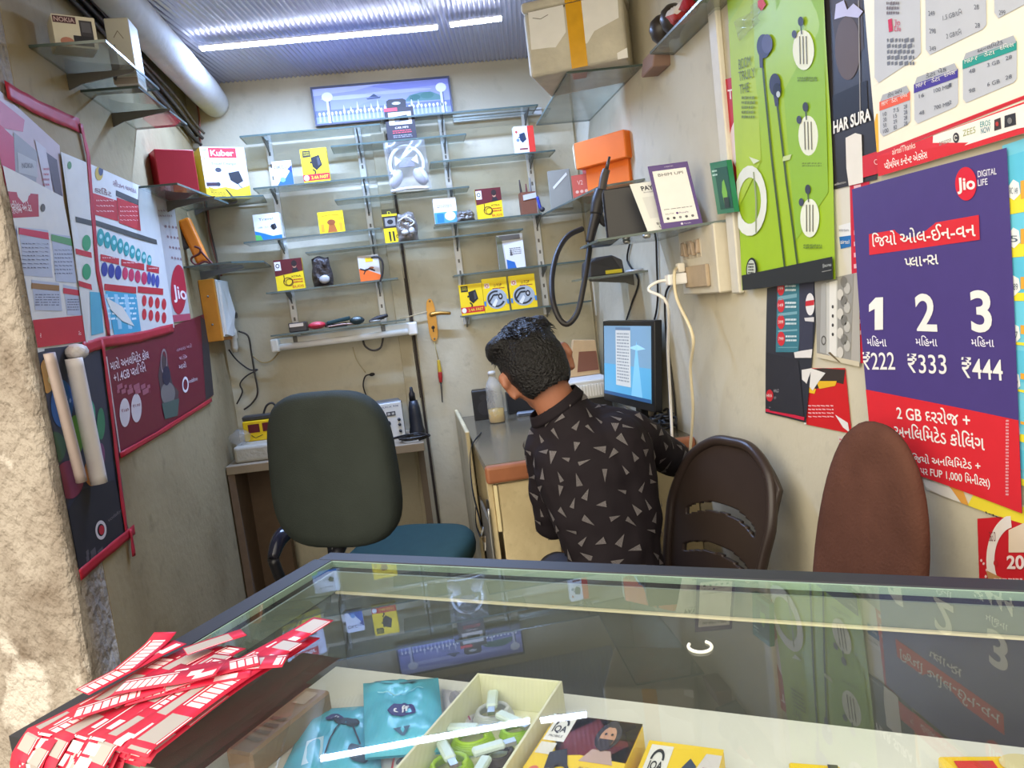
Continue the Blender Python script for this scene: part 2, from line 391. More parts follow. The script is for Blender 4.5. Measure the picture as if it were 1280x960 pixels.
# door leaf in the back wall
DOORP = wallmat('door_paint', (200, 190, 162), (142, 124, 90), .6, 2.3, .08)
d = thing('door_1', 'cream painted door with brass handle in the back wall', 'door', (.39, YB, 0)); d['kind'] = 'structure'
mb = MB(); mb.box(.025, .755, YB-.012, YB+.02, .01, 1.93, DOORP, .003); mb.build('door_leaf', d)
mb = MB()
for x in (.016,): mb.box(x-.004, x+.006, YB-.004, YB+.01, 0, 1.94, P((62, 52, 42), .9))
for (x, z0, z1) in ((-.018, .2, 1.42), (.008, .9, 1.38), (-.004, .5, .8)): mb.box(x, x+.003, YB-.003, YB+.01, z0, z1, P((70, 60, 48), .9))
mb.build('door_gap', d)
mb = MB(); mb.box(-.045, .008, YB-.008, YB+.02, 0, 1.95, DOORP, .002); mb.build('door_frame', d)
BRASS = P((176, 132, 66), .3, .75, .2)
hc = aty(540, 400, YB-.014)
h = MB(); h.prism([(hc.x+.018*math.sin(a)*(1), hc.y, hc.z+.085*math.copysign(abs(math.cos(a))**.5, math.cos(a))) for a in [2*PI*k/20 for k in range(20)]], (0, -.005, 0), BRASS)
hp = h.build('door_handle', d)
h = MB(); h.tube([(hc.x, hc.y-.004, hc.z+.022), (hc.x, hc.y-.035, hc.z+.022)], .009, BRASS); h.tube([(hc.x-.004, hc.y-.035, hc.z+.022), (hc.x+.03, hc.y-.038, hc.z+.024), (hc.x+.075, hc.y-.036, hc.z+.018)], [.008, .008, .006], BRASS)
h.build('lever', hp)
h = MB(); h.lathe((hc.x, hc.y-.005, hc.z-.03), [(.007, 0), (.007, .0012)], P((40, 34, 28)), 14, (0, -1, 0)); h.box(hc.x-.0025, hc.x+.0025, hc.y-.0068, hc.y-.005, hc.z-.048, hc.z-.03, P((40, 34, 28)))
for q in (.075, -.075): h.ball((hc.x, hc.y-.006, hc.z+q), (.004, .002, .004), P((120, 110, 95), .3, .6), sub=2)
h.build('keyhole', hp)
# vertical plastic trim on the right wall
mb = MB(); mb.box(XR-.014, XR, 1.672, 1.715, 1.20, ZC, P((214, 208, 190), .5, var=.1), .003); struct(mb, 'trim_1', 'cream vertical batten on the right wall')
# padded pipe and cables along the left corner of the ceiling
mb = MB(); pts = [(-.615, 1.2, 2.125), (-.615, 2.0, 2.125), (-.612, 2.6, 2.12), (-.605, 2.92, 2.112), (-.60, 3.08, 2.10)]
mb.tube(pts, [.05, .052, .055, .056, .05], P((196, 192, 184), .7, var=.12, bump=.3, bscale=18), 18); mb.build('duct', label='grey wrapped round duct running under the ceiling along the left wall', cat='duct')
for i, (dx, dz, rr, c) in enumerate([(.0, .0, .007, (52, 46, 42)), (.012, -.012, .006, (70, 60, 52)), (-.004, -.022, .007, (44, 40, 38)), (.018, .006, .005, (96, 84, 72)), (.006, -.034, .005, (60, 52, 46))]):
    mb = MB(); x = XL+.012+dx
    mb.tube([(x, 1.5, 2.12+dz), (x+.004, 2.1, 2.112+dz), (x, 2.5, 2.08+dz+.01*math.sin(i)), (x+.005, 2.8, 2.055+dz*1.4), (x+.004, 3.02, 2.02+dz*1.3), (x+.016+dx*.4, 3.075, 1.99+dz)], rr, P(c, .5))
    mb.build('cable', label='dark cable in the bundle under the ceiling along the left wall', cat='cable', group='cable bundle along the left wall')
mb = MB(); q = [aty(px, py, YB-.012) for px, py in ((236, 76), (242, 110), (249, 145), (250, 175), (258, 235), (262, 290), (272, 330), (277, 345))]
mb.tube(q, .004, P((150, 92, 76), .5)); mb.build('wire', label='thin reddish wire running down the back wall behind the tall white box', cat='wire')
mb = MB(); q = [aty(px, py, YB-.012) for px, py in ((255, 250), (262, 285), (270, 320), (274, 352))]
mb.tube(q, .004, P((84, 74, 64), .5)); mb.build('wire', label='dark wire beside the reddish wire in the left corner', cat='wire')

# ------------------------------------------------------------------ LED strip on the ceiling
LEDM = bpy.data.materials.new('led'); LEDM.use_nodes = True
b = LEDM.node_tree.nodes['Principled BSDF']; b.inputs['Base Color'].default_value = (1, 1, 1, 1); b.inputs['Emission Color'].default_value = (.76, .82, 1, 1); b.inputs['Emission Strength'].default_value = 34
def led(p0, p1, label, n):
    p0, p1 = V3(p0), V3(p1); dr = (p1-p0); L = dr.length; dr.normalize(); sd = dr.cross(V3((0, 0, 1)))
    t = thing('led_strip', label, 'light', (p0+p1)/2, 'LED strips on the ceiling')
    m = MB(); m.frame(p0-sd*.015, dr*L, sd*.030, (0, 0, .004), P((235, 235, 240))); m.build('strip', t)
    m = MB()
    for i in range(n):
        c = p0+dr*(L*(i+.5)/n); m.frame(c-dr*.006-sd*.013-V3((0, 0, .006)), dr*.012, sd*.026, (0, 0, .006), LEDM)
    m.build('diode', t, kind='stuff')
    ld = bpy.data.lights.new('strip_light', 'AREA'); ld.shape = 'RECTANGLE'; ld.size = L; ld.size_y = .014; ld.energy = LED_POWER*L/.83; ld.color = (.35, .54, 1.0)
    lo = bpy.data.objects.new('strip_light', ld); COL.objects.link(lo); lo.parent = t
    lo.location = (0, 0, -.010); lo.rotation_euler = (0, 0, math.atan2(dr.y, dr.x))
ZL = ZC-.024
led(atz(250, 60, ZL), atz(547, 33, ZL), 'long white glowing LED strip on the ribbed ceiling', 50)
led(atz(562, 30, ZL), atz(627, 22, ZL), 'short white glowing LED strip on the ribbed ceiling, right of the long one', 11)

# ------------------------------------------------------------------ wall shelving on the back wall
UPX = [aty(352, 290, YB-.01).x, aty(463, 280, YB-.01).x, aty(570, 300, YB-.01).x, aty(668, 260, YB-.01).x, aty(743, 350, YB-.01).x]
UPZ = [(1.20, 1.97), (1.21, 1.97), (1.17, 1.97), (1.17, 1.97), (1.14, 1.42)]
names = ['leftmost', 'second from the left', 'middle one right of the brass handle', 'fourth from the left, above the sitting person', 'rightmost, in the corner']
for i, (x, (z0, z1)) in enumerate(zip(UPX, UPZ)):
    m = MB(); yb = YB-.012 if x > .02 else YB
    m.box(x-.0125, x+.0125, yb-.012, yb, z0, z1, P((225, 222, 214), .5, .1), .002)
    n = int((z1-z0)/.045)
    for k in range(n):
        z = z0+.02+k*.045; m.box(x-.0035, x+.0035, yb-.0128, yb-.011, z, z+.014, P((120, 114, 104)))
    m.build('shelf_upright', label='white slotted metal upright on the back wall, '+names[i], cat='shelf upright', group='slotted uprights on the back wall')
SHELF = {}
def shelf(key, x0, x1, z, label, yf=2.955, yb=3.078, ups=True, dz=0.0):
    t = thing('glass_shelf', label, 'shelf', ((x0+x1)/2, yb, z), 'glass shelves on the back wall'); SHELF[key] = z+.003
    m = MB(); m.box(x0, x1, yf, yb, z-.003, z+.003, GLASS)
    e = MB(); e.box(x0, x1, yf-.002, yf, z-.003, z+.003, GLASS_EDGE); e.box(x1, x1+.0015, yf, yb, z-.003, z+.003, GLASS_EDGE); e.box(x0-.0015, x0, yf, yb, z-.003, z+.003, GLASS_EDGE)
    gp = m.build('glass_pane', t); e.build('edge', t)
    for x in UPX:
        if ups and x0-.01 < x < x1+.01:
            b_ = MB(); b_.prism([(x-.002, yb+.004, z-.0035), (x-.002, yb+.004, z-.045), (x-.002, yb-.02, z-.032), (x-.002, yf+.02, z-.012), (x-.002, yf+.012, z-.0035)], (.004, 0, 0), DARKMETAL)
            b_.build('bracket', t)
shelf('S1', -.508, -.005, 1.944, 'long glass shelf at the top left, below the framed picture')
shelf('S1b', .0, .593, 1.962, 'long glass shelf at the top right, below the framed picture')
shelf('S1c', -.192, .308, 1.880, 'glass shelf holding the black boxed gadget')
shelf('S2', -.489, .017, 1.757, 'glass shelf holding the small blue and white card and a yellow charger pack')
shelf('S2r', .164, .640, 1.789, 'glass shelf holding the small white and red box')
shelf('S2b', -.205, .295, 1.687, 'glass shelf holding the bagged headphones')
shelf('S3', -.552, -.053, 1.568, 'glass shelf holding the white and blue box and the small yellow pack')
shelf('S3b', -.338, .481, 1.508, 'long glass shelf holding the tall narrow yellow pack')
shelf('S3c', .150, .560, 1.559, 'glass shelf holding the pen box and the maroon and yellow pack')
shelf('S4', -.500, -.016, 1.377, 'glass shelf on the left holding the dark pouch between two packs')
shelf('S4r', .200, .723, 1.362, 'glass shelf on the right holding the silver pouch')
shelf('S5', .210, .718, 1.204, 'lowest right glass shelf holding three yellow packs in a row')
shelf('S5l', -.507, -.007, 1.219, 'lowest left glass shelf holding repair tools above the tube light', ups=False)
# metal rail across the wall
m = MB(); a = aty(565, 139, YB-.012); c = aty(676, 128, YB-.012); m.box(a.x, c.x, YB-.02, YB, 1.955, 1.972, ALU, .002); m.box(a.x, c.x, YB-.016, YB, 1.976, 1.984, ALU, .001)
m.build('metal_rail', label='narrow double metal rail behind the top right glass shelf', cat='rail')
def wall_shelf(key, poly, z, label, wallx, nbr=2, br_side=1):
    t = thing('glass_shelf', label, 'shelf', (wallx, sum(p[1] for p in poly)/len(poly), z)); SHELF[key] = z+.003
    m = MB(); m.prism([(x, y, z-.003) for x, y in poly], (0, 0, .006), GLASS)
    gp = m.build('glass_pane', t); e = MB(); n = len(poly)
    for i in range(n):
        a, b_ = V3((*poly[i], z)), V3((*poly[(i+1) % n], z)); dd = (b_-a).normalized(); nn = dd.cross(V3((0, 0, 1)))
        if min(abs(a.x-wallx), 9) < .02 and abs(b_.x-wallx) < .02: continue
        ctr = V3((sum(p[0] for p in poly)/n, sum(p[1] for p in poly)/n, z))
        if nn.dot(a-ctr) < 0: nn = -nn
        e.frame(a+V3((0, 0, -.003)), b_-a, (0, 0, .006), nn*.0015, GLASS_EDGE)
    e.build('edge', t); ys = sorted(p[1] for p in poly if abs(p[0]-wallx) < .02)
    for k in range(nbr):
        y = ys[0]+(ys[-1]-ys[0])*(k+.5)/nbr; b_ = MB(); dx = -br_side
        b_.prism([(wallx, y-.002, z-.0035), (wallx, y-.002, z-.04), (wallx+dx*.03, y-.002, z-.028), (wallx+dx*.15, y-.002, z-.010), (wallx+dx*.155, y-.002, z-.0035)], (0, .004, 0), DARKMETAL)
        b_.build('bracket', t)
# corner shelves left
L1 = [atz(38, 58, 1.89), atz(112, 57, 1.89), atz(160, 108, 1.89)]
wall_shelf('TL1', [(XL, 1.80), (-.555, 1.80), (-.555, 2.16), (XL, 2.16)], 1.895, 'topmost glass shelf on the left wall, nearer pane', XL, 1, -1)
wall_shelf('TL2', [(XL, 2.05), (-.575, 2.05), (-.565, 2.44), (XL, 2.44)], 1.872, 'topmost glass shelf on the left wall, farther pane', XL, 1, -1)
wall_shelf('RB', [(XL, 2.36), (-.60, 2.36), (-.555, 2.80), (XL, 2.86)], 1.690, 'glass shelf on the left wall carrying the red box', XL, 1, -1)
wall_shelf('KB', [(XL, 2.84), (-.455, 2.93), (-.47, 3.085), (XL, 3.095)], 1.725, 'glass corner shelf carrying the tall white and yellow box', XL, 1, -1)
wall_shelf('MM', [(XL, 2.70), (-.555, 2.70), (-.47, 2.82), (-.49, 3.085), (XL, 3.095)], 1.482, 'small glass corner shelf under the orange meter', XL, 1, -1)
# right wall shelves
wall_shelf('RT', [(XR, 2.22), (.545, 2.235), (.562, 2.863), (XR, 2.868)], 1.87, 'glass shelf high in the right corner under the taped foam box', XR, 0, 1)
wall_shelf('R2', [(XR, 2.30), (.640, 2.36), (.578, 2.98), (.578, 3.06), (XR, 3.07)], 1.559, 'glass shelf on the right wall carrying the orange box', XR, 0, 1)
wall_shelf('R1', [(XR, 1.73), (.505, 1.935), (.52, 2.20), (XR, 2.22)], 1.37, 'glass shelf on the right wall carrying the payment cards', XR, 0, 1)
wall_shelf('R3', [(XR, 2.36), (.58, 2.42), (.585, 2.66), (XR, 2.68)], 1.285, 'small glass shelf on the right wall carrying the black router', XR, 1, 1)
wall_shelf('R0', [(XR, 1.58), (.695, 1.60), (.695, 1.95), (XR, 1.97)], 1.822, 'glass shelf at the very top of the right wall with mixed goods', XR, 0, 1)

# ------------------------------------------------------------------ packs on the shelves
PXM = 960/2.98
MAROON = (96, 26, 32); BLUE = (44, 110, 190); GREY = (150, 150, 148)
def pack(name, label, cat, key, cx, cyb, wp, hp, dep, draw, yaw=0.0, body=WHITE, Y=2.975, rough=.35, lean=0.0, group=None, bev=.001, roll=0.0):
    c = aty(cx, cyb, Y); s = Y/960; wd, ht = wp*s, hp*s; z = SHELF[key]
    U = V3((math.cos(yaw), math.sin(yaw), 0)); N = V3((math.sin(yaw), -math.cos(yaw), 0)); Z = V3((0, 0, 1))
    Z = (Z*math.cos(lean)-N*math.sin(lean)); D = Z.cross(U)
    if D.dot(N) > 0: D = -D
    if roll: U, Z = U*math.cos(roll)+Z*math.sin(roll), Z*math.cos(roll)-U*math.sin(roll)
    o = V3((c.x, Y, z+max(0, math.sin(abs(roll))*wd/2)))-U*wd/2
    m = MB(); m.frame(o, U*wd, Z*ht, D*dep, P(body, rough), bev)
    cv = Canvas(m, o+Z*ht, o+U*wd+Z*ht, o, o+U*wd, off=.0003); draw(cv)
    # printed right and left sides repeat the base colour of the draw
    m.sidecv = None
    return m.build(name, label=label, cat=cat, group=group, base=(c.x, Y+dep/2, z))
def charger(c, x=.5, y=.45, s=.16, col=(30, 30, 34), L=3):
    c.p([(x-s, y-s*.8), (x+s*.6, y-s*1.1), (x+s, y+s*.4), (x-s*.2, y+s*1.1), (x-s*.9, y+s*.5)], col, L)
    c.p([(x-s*1.3, y-s*.2), (x-s, y-s*.3), (x-s*.9, y), (x-s*1.25, y+.08*s)], col, L); c.p([(x+s*.1, y-s*.7), (x+s*.5, y-s*.8), (x+s*.7, y+s*.3), (x+s*.2, y+s*.5)], (70, 70, 78), L+1)
def cable_loop(c, x, y, r, col=(30, 30, 32), L=3, wd=.16, n=2):
    for k in range(n): c.ring(x+.05*k, y+.03*k, r*(1-.18*k), r*(.8-.1*k), wd, col, L)
def kuber(c):
    c.r(0, 0, 1, 1, (214, 212, 218)); c.p([(0, .78), (.15, .80), (.45, .77), (.7, .82), (1, .74), (1, 1), (0, 1)], YEL, 2)
    c.p([(.05, .75), (.3, .84), (.1, .86)], (190, 160, 20), 3); c.r(.18, .02, .80, .21, RED, 2); c.x('Kuber', .22, .74, .115, .11, WHITE, 3, .02)
    c.x('Travel Charger', .2, .78, .32, .05, (60, 60, 80), 2); c.e(.34, .44, .07, .045, (58, 58, 66), 2)
    c.p([(.55, .50), (.80, .46), (.87, .66), (.72, .72), (.58, .64)], (30, 30, 36), 3); c.line([(.74, .7), (.77, .76), (.83, .8)], .014, (30, 30, 36), 3)
    c.r(.03, .68, .27, .75, (60, 36, 46), 2); c.e(.29, .715, .05, .04, (40, 40, 48), 3); c.x('2.4A', .04, .14, .06, .035, (70, 70, 90)); c.x('3.1', .04, .14, .22, .05, (120, 120, 140))
    c.p([(.42, .80), (.47, .82), (.62, 1), (.56, 1)], (60, 50, 20), 3); c.lines(.1, .86, .42, .97, 3, (150, 120, 20), 3)
o = pack('charger_box', 'tall white and yellow boxed travel charger on the left corner shelf', 'box', 'KB', 287, 246, 51, 60, .11, kuber, yaw=.48, body=YEL, Y=2.945)
def okcard(c):
    c.r(0, 0, 1, 1, (238, 240, 244)); c.p([(1, .3), (1, 1), (.1, 1), (.3, .8), (.6, .7)], (48, 96, 178), 2); c.p([(.75, .35), (1, .2), (1, .5)], (40, 60, 130), 3); c.x('OKC', .08, .62, .24, .13, (40, 40, 50), 2, .02); c.x('gen', .64, .9, .25, .09, (40, 90, 170)); c.e(.45, .75, .14, .1, (120, 170, 220), 3)
pack('memory_card_pack', 'small white card with blue corner, beside the yellow charger pack near the upper left', 'pack', 'S2', 356, 232, 22, 29, .02, okcard, yaw=.05)
def ycharger(c):
    c.r(0, 0, 1, 1, YEL); c.r(.08, .05, .38, .24, (36, 34, 36), 2); c.lines(.12, .09, .34, .21, 3, (200, 180, 40), 3); charger(c, .58, .42, .2); c.line([(.4, .6), (.5, .68), (.46, .74)], .05, BLACK, 3); c.r(0, .74, 1, .93, RED, 2); c.x('2.4A FAST', .3, .95, .84, .09, (250, 220, 60), 3, .01); c.e(.12, .84, .1, .08, WHITE, 3)
pack('charger_pack', 'yellow charger pack with red band standing beside the small blue and white card', 'pack', 'S2', 397, 229, 31, 40, .025, ycharger, yaw=-.05, roll=.0, body=YEL)
def gadget(c):
    c.r(0, 0, 1, 1, (40, 34, 40)); c.r(0, .0, .45, .1, (204, 60, 70), 2); c.r(.12, .14, .9, .53, (188, 180, 170), 2); c.p([(.3, .28), (.75, .24), (.8, .42), (.32, .44)], (50, 48, 50), 3); c.e(.4, .36, .1, .06, (120, 118, 120), 4); c.x('CAR MP3', .3, .75, .62, .06, (220, 200, 200)); c.lines(.2, .7, .85, .82, 2, (190, 60, 70)); c.lines(.2, .85, .85, .95, 2, (130, 126, 130))
o = pack('gadget_box', 'black boxed gadget with hanging tab and photo window, in front of the framed picture', 'box', 'S1c', 503, 173, 35, 38, .035, gadget, body=(40, 34, 40), Y=2.965)
m = MB(); c_ = aty(503, 173, 2.968); zt = SHELF['S1c']+38*2.965/960
m.prism([(c_.x-.042, 2.968, zt), (c_.x+.03, 2.968, zt), (c_.x+.03, 2.968, zt+.026), (c_.x+.02, 2.968, zt+.032), (c_.x-.032, 2.968, zt+.032), (c_.x-.042, 2.968, zt+.026)], (0, .002, 0), P((34, 30, 34)))
cv = Canvas(m, (c_.x-.042, 2.968, zt+.032), (c_.x+.03, 2.968, zt+.032), (c_.x-.042, 2.968, zt), (c_.x+.03, 2.968, zt), off=.0006); cv.e(.5, .5, .22, .16, (200, 200, 200), 2); cv.x('MJSE', .32, .68, .5, .14, (40, 36, 40), 3)
m.build('hang_tab', o)
# headphones in a clear bag
c_ = aty(513, 240, 2.98); zb = SHELF['S2b']
t = thing('headphones', 'white banded over-ear headphones packed in a clear bag', 'headphones', (c_.x, 2.98, zb))
HX, HZ = c_.x, zb+.105
m = MB(); arc = [(HX+.062*math.cos(a), 2.985, HZ+.068*math.sin(a)) for a in [PI*1.1-PI*1.2*k/14 for k in range(15)]]
m.tube(arc, .0065, P((226, 226, 224), .35)); m.build('headband', t)
for s in (-1, 1):
    m = MB(); m.ball((HX+s*.045, 2.975, HZ-.05), (.022, .02, .036), P((168, 164, 166), .5), Matrix.Rotation(-s*.5, 3, 'Y'))
    m.ball((HX+s*.058, 2.975, HZ-.045), (.013, .018, .032), P((206, 204, 204), .4), Matrix.Rotation(-s*.4, 3, 'Y')); m.build('ear_cup', t)
    m = MB(); m.prism([(HX+s*.018, 2.972, HZ+.013), (HX+s*.042, 2.972, HZ+.032), (HX+s*.044, 2.972, HZ-.004)], (0, -.003, 0), P((232, 232, 230)), .001); m.build('badge', t)
m = MB(); m.box(HX-.03, HX+.03, 2.972, 2.976, HZ-.012, HZ+.024, P((120, 116, 118)), .002); m.build('card', t)
m = MB(); cv = Canvas(m, (HX-.078, 2.95, zb+.185), (HX+.075, 2.95, zb+.185), (HX-.073, 2.945, zb+.003), (HX+.080, 2.945, zb+.003), warp=lambda u, v: .006*math.sin(u*9+v*5)*math.sin(v*7)+.012*math.sin(PI*u)*math.sin(PI*v)); cv.base(CLEAR, 20, 20)
m.tube([(HX-.07, 2.952, zb+.008), (HX, 2.944, zb+.012), (HX+.07, 2.952, zb+.008)], .006, P((214, 214, 212), .3)); m.build('bag', t)
def wrbox(c):
    c.r(0, 0, .68, 1, (240, 240, 240)); c.r(.68, 0, 1, 1, (224, 62, 50)); charger(c, .42, .42, .17, (40, 60, 90)); c.r(.2, .80, .62, .86, (140, 60, 60), 2); c.e(.16, .5, .08, .06, (120, 140, 160), 2); c.e(.12, .2, .06, .05, (200, 80, 70), 2)
pack('accessory_box', 'small white box with a red side on the upper right shelf', 'box', 'S2r', 658, 194, 25, 33, .03, wrbox, body=(236, 236, 236), yaw=.05)
def wbbox(c):
    c.r(0, 0, 1, 1, (236, 238, 240)); c.p([(0, .62), (.3, .72), (.65, .86), (1, .84), (1, 1), (0, 1)], (40, 120, 196), 2); c.p([(0, .76), (.2, .8), (.28, 1), (0, 1)], (90, 180, 90), 3); c.x('Travel', .2, .75, .2, .09, (90, 90, 96)); charger(c, .74, .52, .11); c.x('USB', .14, .3, .5, .06, (120, 120, 126)); c.x('2.1', .4, .52, .5, .06, (120, 120, 126))
pack('charger_box', 'white and blue boxed charger standing at the left end of a shelf', 'box', 'S3', 337, 300, 31, 31, .03, wbbox, yaw=-.06)
def ymini(c):
    c.r(0, 0, 1, 1, YEL); c.e(.5, .5, .16, .13, (150, 80, 40), 2); c.p([(.32, .95), (.4, .6), (.62, .6), (.7, .95)], (176, 98, 44), 2); c.r(.08, .55, .2, .92, (214, 160, 40), 2); c.r(.8, .55, .93, .92, (214, 160, 40), 2); c.line([(.15, .2), (.5, .14), (.85, .2)], .03, (190, 150, 30), 2); c.x('10', .85, .96, .35, .08, (60, 40, 20))
o = pack('earphone_pack', 'small square yellow pack near the middle of a shelf, with a tiny hanging tab', 'pack', 'S3', 416, 291, 30, 26, .02, ymini, body=YEL)
def ytall(c):
    c.r(0, 0, 1, 1, (60, 52, 24)); c.r(.08, .22, .92, .55, (48, 44, 44), 2); c.r(.15, .26, .85, .5, (140, 136, 130), 3); c.e(.5, .38, .2, .07, (40, 38, 40), 4); c.r(0, .56, 1, 1, YEL, 2); c.x('D', .38, .62, .12, .1, (200, 190, 60), 3); c.p([(.3, .66), (.44, .66), (.44, .94), (.34, .96)], (30, 30, 30), 3); c.p([(.56, .66), (.68, .66), (.7, .95), (.58, .95)], (30, 30, 30), 3); c.ring(.86, .82, .08, .05, .4, (40, 40, 40), 3); c.r(0, .15, 1, .21, YEL, 3)
pack('cable_pack', 'tall narrow black and yellow pack beside the grey pouch', 'pack', 'S3b', 491, 302, 18, 41, .018, ytall, body=YEL, yaw=.05)
# pouches: crumpled bags
def pouch(name, label, key, cx, cyb, wp, hp, mat, extra=None, Y=2.97, thick=.018, top=.8, seed=0, cat='pouch', group=None, amp=.006):
    c = aty(cx, cyb, Y); s = Y/960; wd, ht = wp*s, hp*s; z = SHELF[key]; m = MB()
    def surf(sg):
        def fn(u, v):
            k = 1-(1-top)*max(0, v-.55)/.45 if top < 1 else 1; x = (u-.5)*wd*k*(1+.05*math.sin(v*9+seed))
            b = max(0, (1-(2*u-1)**4)*(1-(2*v-1)**6)); n = noise.noise(V3((u*5+seed, v*6, sg*2)))+.5*noise.noise(V3((u*12+seed, v*13, sg)))
            return (c.x+x, Y-sg*b*(thick+n*amp*1.6), z+ht*v*(1+.04*math.sin(u*7+seed)*v))
        return fn
    m.grid(surf(1), 14, 16, mat); m.grid(surf(-1), 14, 16, mat)
    o = m.build(name, label=label, cat=cat, group=group, base=(c.x, Y, z))
    if extra: extra(o, c.x, Y-thick-.004, z, wd, ht)
    return o
SILV = P((128, 122, 116), .3, .35, .5, scale=60, bump=.8, bscale=60); DARKB = P((64, 58, 56), .25, .1, .5, scale=50, bump=.8, bscale=70)
def plugs(o, x, y, z, wd, ht):
    m = MB(); m.ball((x-.01, y, z+ht*.3), (.014, .008, .01), P((200, 198, 194)), sub=2); m.ball((x+.016, y, z+ht*.34), (.011, .008, .014), P((190, 188, 184)), sub=2); m.tube([(x-.03, y, z+ht*.7), (x, y-.003, z+ht*.82), (x+.028, y, z+ht*.62), (x+.01, y, z+ht*.5)], .003, P((200, 198, 190))); m.build('coiled_lead', o)
pouch('accessory_pouch', 'crumpled grey see-through pouch beside the tall narrow yellow pack', 'S3b', 511, 301, 25, 34, SILV, plugs, seed=3)
def teal(c):
    c.r(0, 0, 1, 1, (232, 232, 226)); c.r(0, .55, 1, 1, (80, 150, 190), 2); c.e(.68, .72, .24, .18, (220, 220, 216), 3); c.lines(.15, .28, .8, .4, 2, (110, 110, 116)); c.r(.1, .6, .4, .95, (40, 120, 170), 3); c.r(.05, .05, .9, .18, (210, 208, 200), 2)
pack('earphone_box', 'white and pale blue pack at the left end of the shelf above the door handle', 'box', 'S3c', 559, 281, 28, 31, .025, teal, yaw=.03)
pouch('accessory_pouch', 'small crumpled silver pouch between the white and pale blue pack and the maroon pack', 'S3c', 583, 278, 22, 13, P((120, 116, 110), .25, .4, .6, scale=70, bump=.8), None, seed=8, thick=.015, top=.7)
def maroonyel(c):
    c.r(0, 0, 1, 1, YEL); c.p([(0, 0), (1, 0), (1, .42), (0, .52)], MAROON, 2); c.r(.02, .06, .24, .34, (228, 222, 214), 3); c.ring(.13, .19, .07, .07, .35, BLACK, 4); c.e(.72, .16, .1, .1, (44, 30, 30), 4); c.e(.72, .22, .075, .09, (190, 140, 110), 3); c.p([(.6, .44), (.66, .3), (.8, .3), (.86, .43)], (40, 36, 40), 3)
    cable_loop(c, .42, .72, .17, (86, 50, 24)); c.line([(.3, .5), (.3, .72)], .03, (86, 50, 24), 3); c.lines(.55, .66, .95, .82, 2, (190, 40, 40), 3); c.x('BUDS', .56, .95, .9, .08, (190, 40, 40), 3); c.x('XTRA', .55, .9, .57, .06, (90, 60, 20), 3)
pack('earphone_pack', 'maroon and yellow earphone pack above the sitting person, beside the small silver pouch', 'pack', 'S3c', 614, 275, 32, 37, .025, maroonyel, body=YEL)
pack('earphone_pack', 'maroon and yellow earphone pack at the left end of the shelf above the tube light', 'pack', 'S4', 365, 365, 33, 37, .025, maroonyel, body=YEL)
pouch('accessory_pouch', 'dark grey pouch between the maroon and yellow pack and the orange and white pack', 'S4', 405, 358, 24, 35, DARKB, lambda o, x, y, z, wd, ht: (lambda m: (m.ball((x+.008, y, z+ht*.22), (.02, .006, .016), P((180, 178, 174), .3), sub=2), m.build('plug', o)))(MB()), seed=5)
def orangew(c):
    c.r(0, 0, 1, 1, (214, 206, 196)); c.p([(0, .5), (.5, .6), (1, .8), (1, 1), (0, 1)], (238, 110, 40), 2); c.r(.35, .1, .72, .26, (236, 200, 40), 2); c.line([(.05, .5), (.3, .58), (.5, .52), (.75, .62)], .06, (40, 36, 36), 3); c.line([(.2, .72), (.35, .52)], .05, (40, 36, 36), 3); c.e(.6, .5, .12, .05, (160, 90, 50), 3)
o = pack('cable_pack', 'orange and white pack with a dark lead curling round it', 'pack', 'S4', 464, 352, 25, 31, .02, orangew, yaw=.08)
m = MB(); q = [aty(px, py, 2.955) for px, py in ((464, 322), (472, 321), (478, 328), (478, 342), (475, 352))]; m.tube(q, .004, P((44, 40, 40), .4)); m.build('lead', o)
def silverblue(c):
    c.r(0, 0, 1, 1, (196, 194, 190)); c.p([(.25, .3), (1, .2), (1, 1), (.3, 1)], (222, 222, 220), 2); c.p([(.3, .72), (.6, .82), (.65, 1), (.3, 1)], (36, 104, 178), 3); c.lines(.45, .4, .9, .62, 4, (120, 118, 116), 3); c.p([(0, 0), (.2, .1), (.25, 1), (0, 1)], (110, 112, 90), 2); c.r(.1, .02, .9, .16, (104, 100, 98), 2); c.p([(.45, .62), (.5, .4), (.56, .62)], (90, 88, 88), 4)
pack('accessory_pack', 'silver and white pack with a blue corner on the shelf above the three yellow packs', 'pack', 'S4r', 641, 335, 33, 42, .02, silverblue, yaw=-.04, body=(190, 188, 184))
pack('charger_pack', 'yellow charger pack with red band, leftmost of the three packs on the lowest right shelf', 'pack', 'S5', 592, 392, 29, 38, .025, ycharger, body=YEL)
def headset(c):
    c.r(0, 0, 1, 1, YEL); c.r(.08, .14, .28, .28, (226, 214, 190), 2); c.ring(.18, .21, .07, .05, .35, RED, 3); c.x('U-TOP', .46, .78, .22, .08, (110, 30, 30), 2, .01); c.e(.52, .62, .42, .30, (168, 178, 186), 2); c.ring(.5, .62, .36, .25, .22, (52, 56, 62), 3, .4, 5); c.e(.68, .56, .09, .09, (34, 34, 38), 4); c.e(.68, .56, .045, .045, (190, 190, 190), 5); c.p([(.3, .8), (.5, .6), (.56, .68), (.42, .86)], (230, 232, 232), 4); c.line([(.2, .7), (.4, .5), (.6, .5)], .05, (40, 44, 50), 4); c.r(0, .66, .08, .8, (70, 130, 190), 4); c.r(.92, .66, 1, .8, (70, 130, 190), 4); c.lines(.4, .3, .9, .36, 1, (150, 40, 40))
pack('headset_pack', 'yellow blister pack with grey headset, middle of three on the lowest shelf', 'pack', 'S5', 622, 388, 31, 42, .03, headset, body=YEL, bev=.004)
pack('headset_pack', 'yellow blister pack with grey headset, rightmost of three on the lowest shelf', 'pack', 'S5', 656, 384, 33, 42, .03, headset, body=YEL, bev=.004)
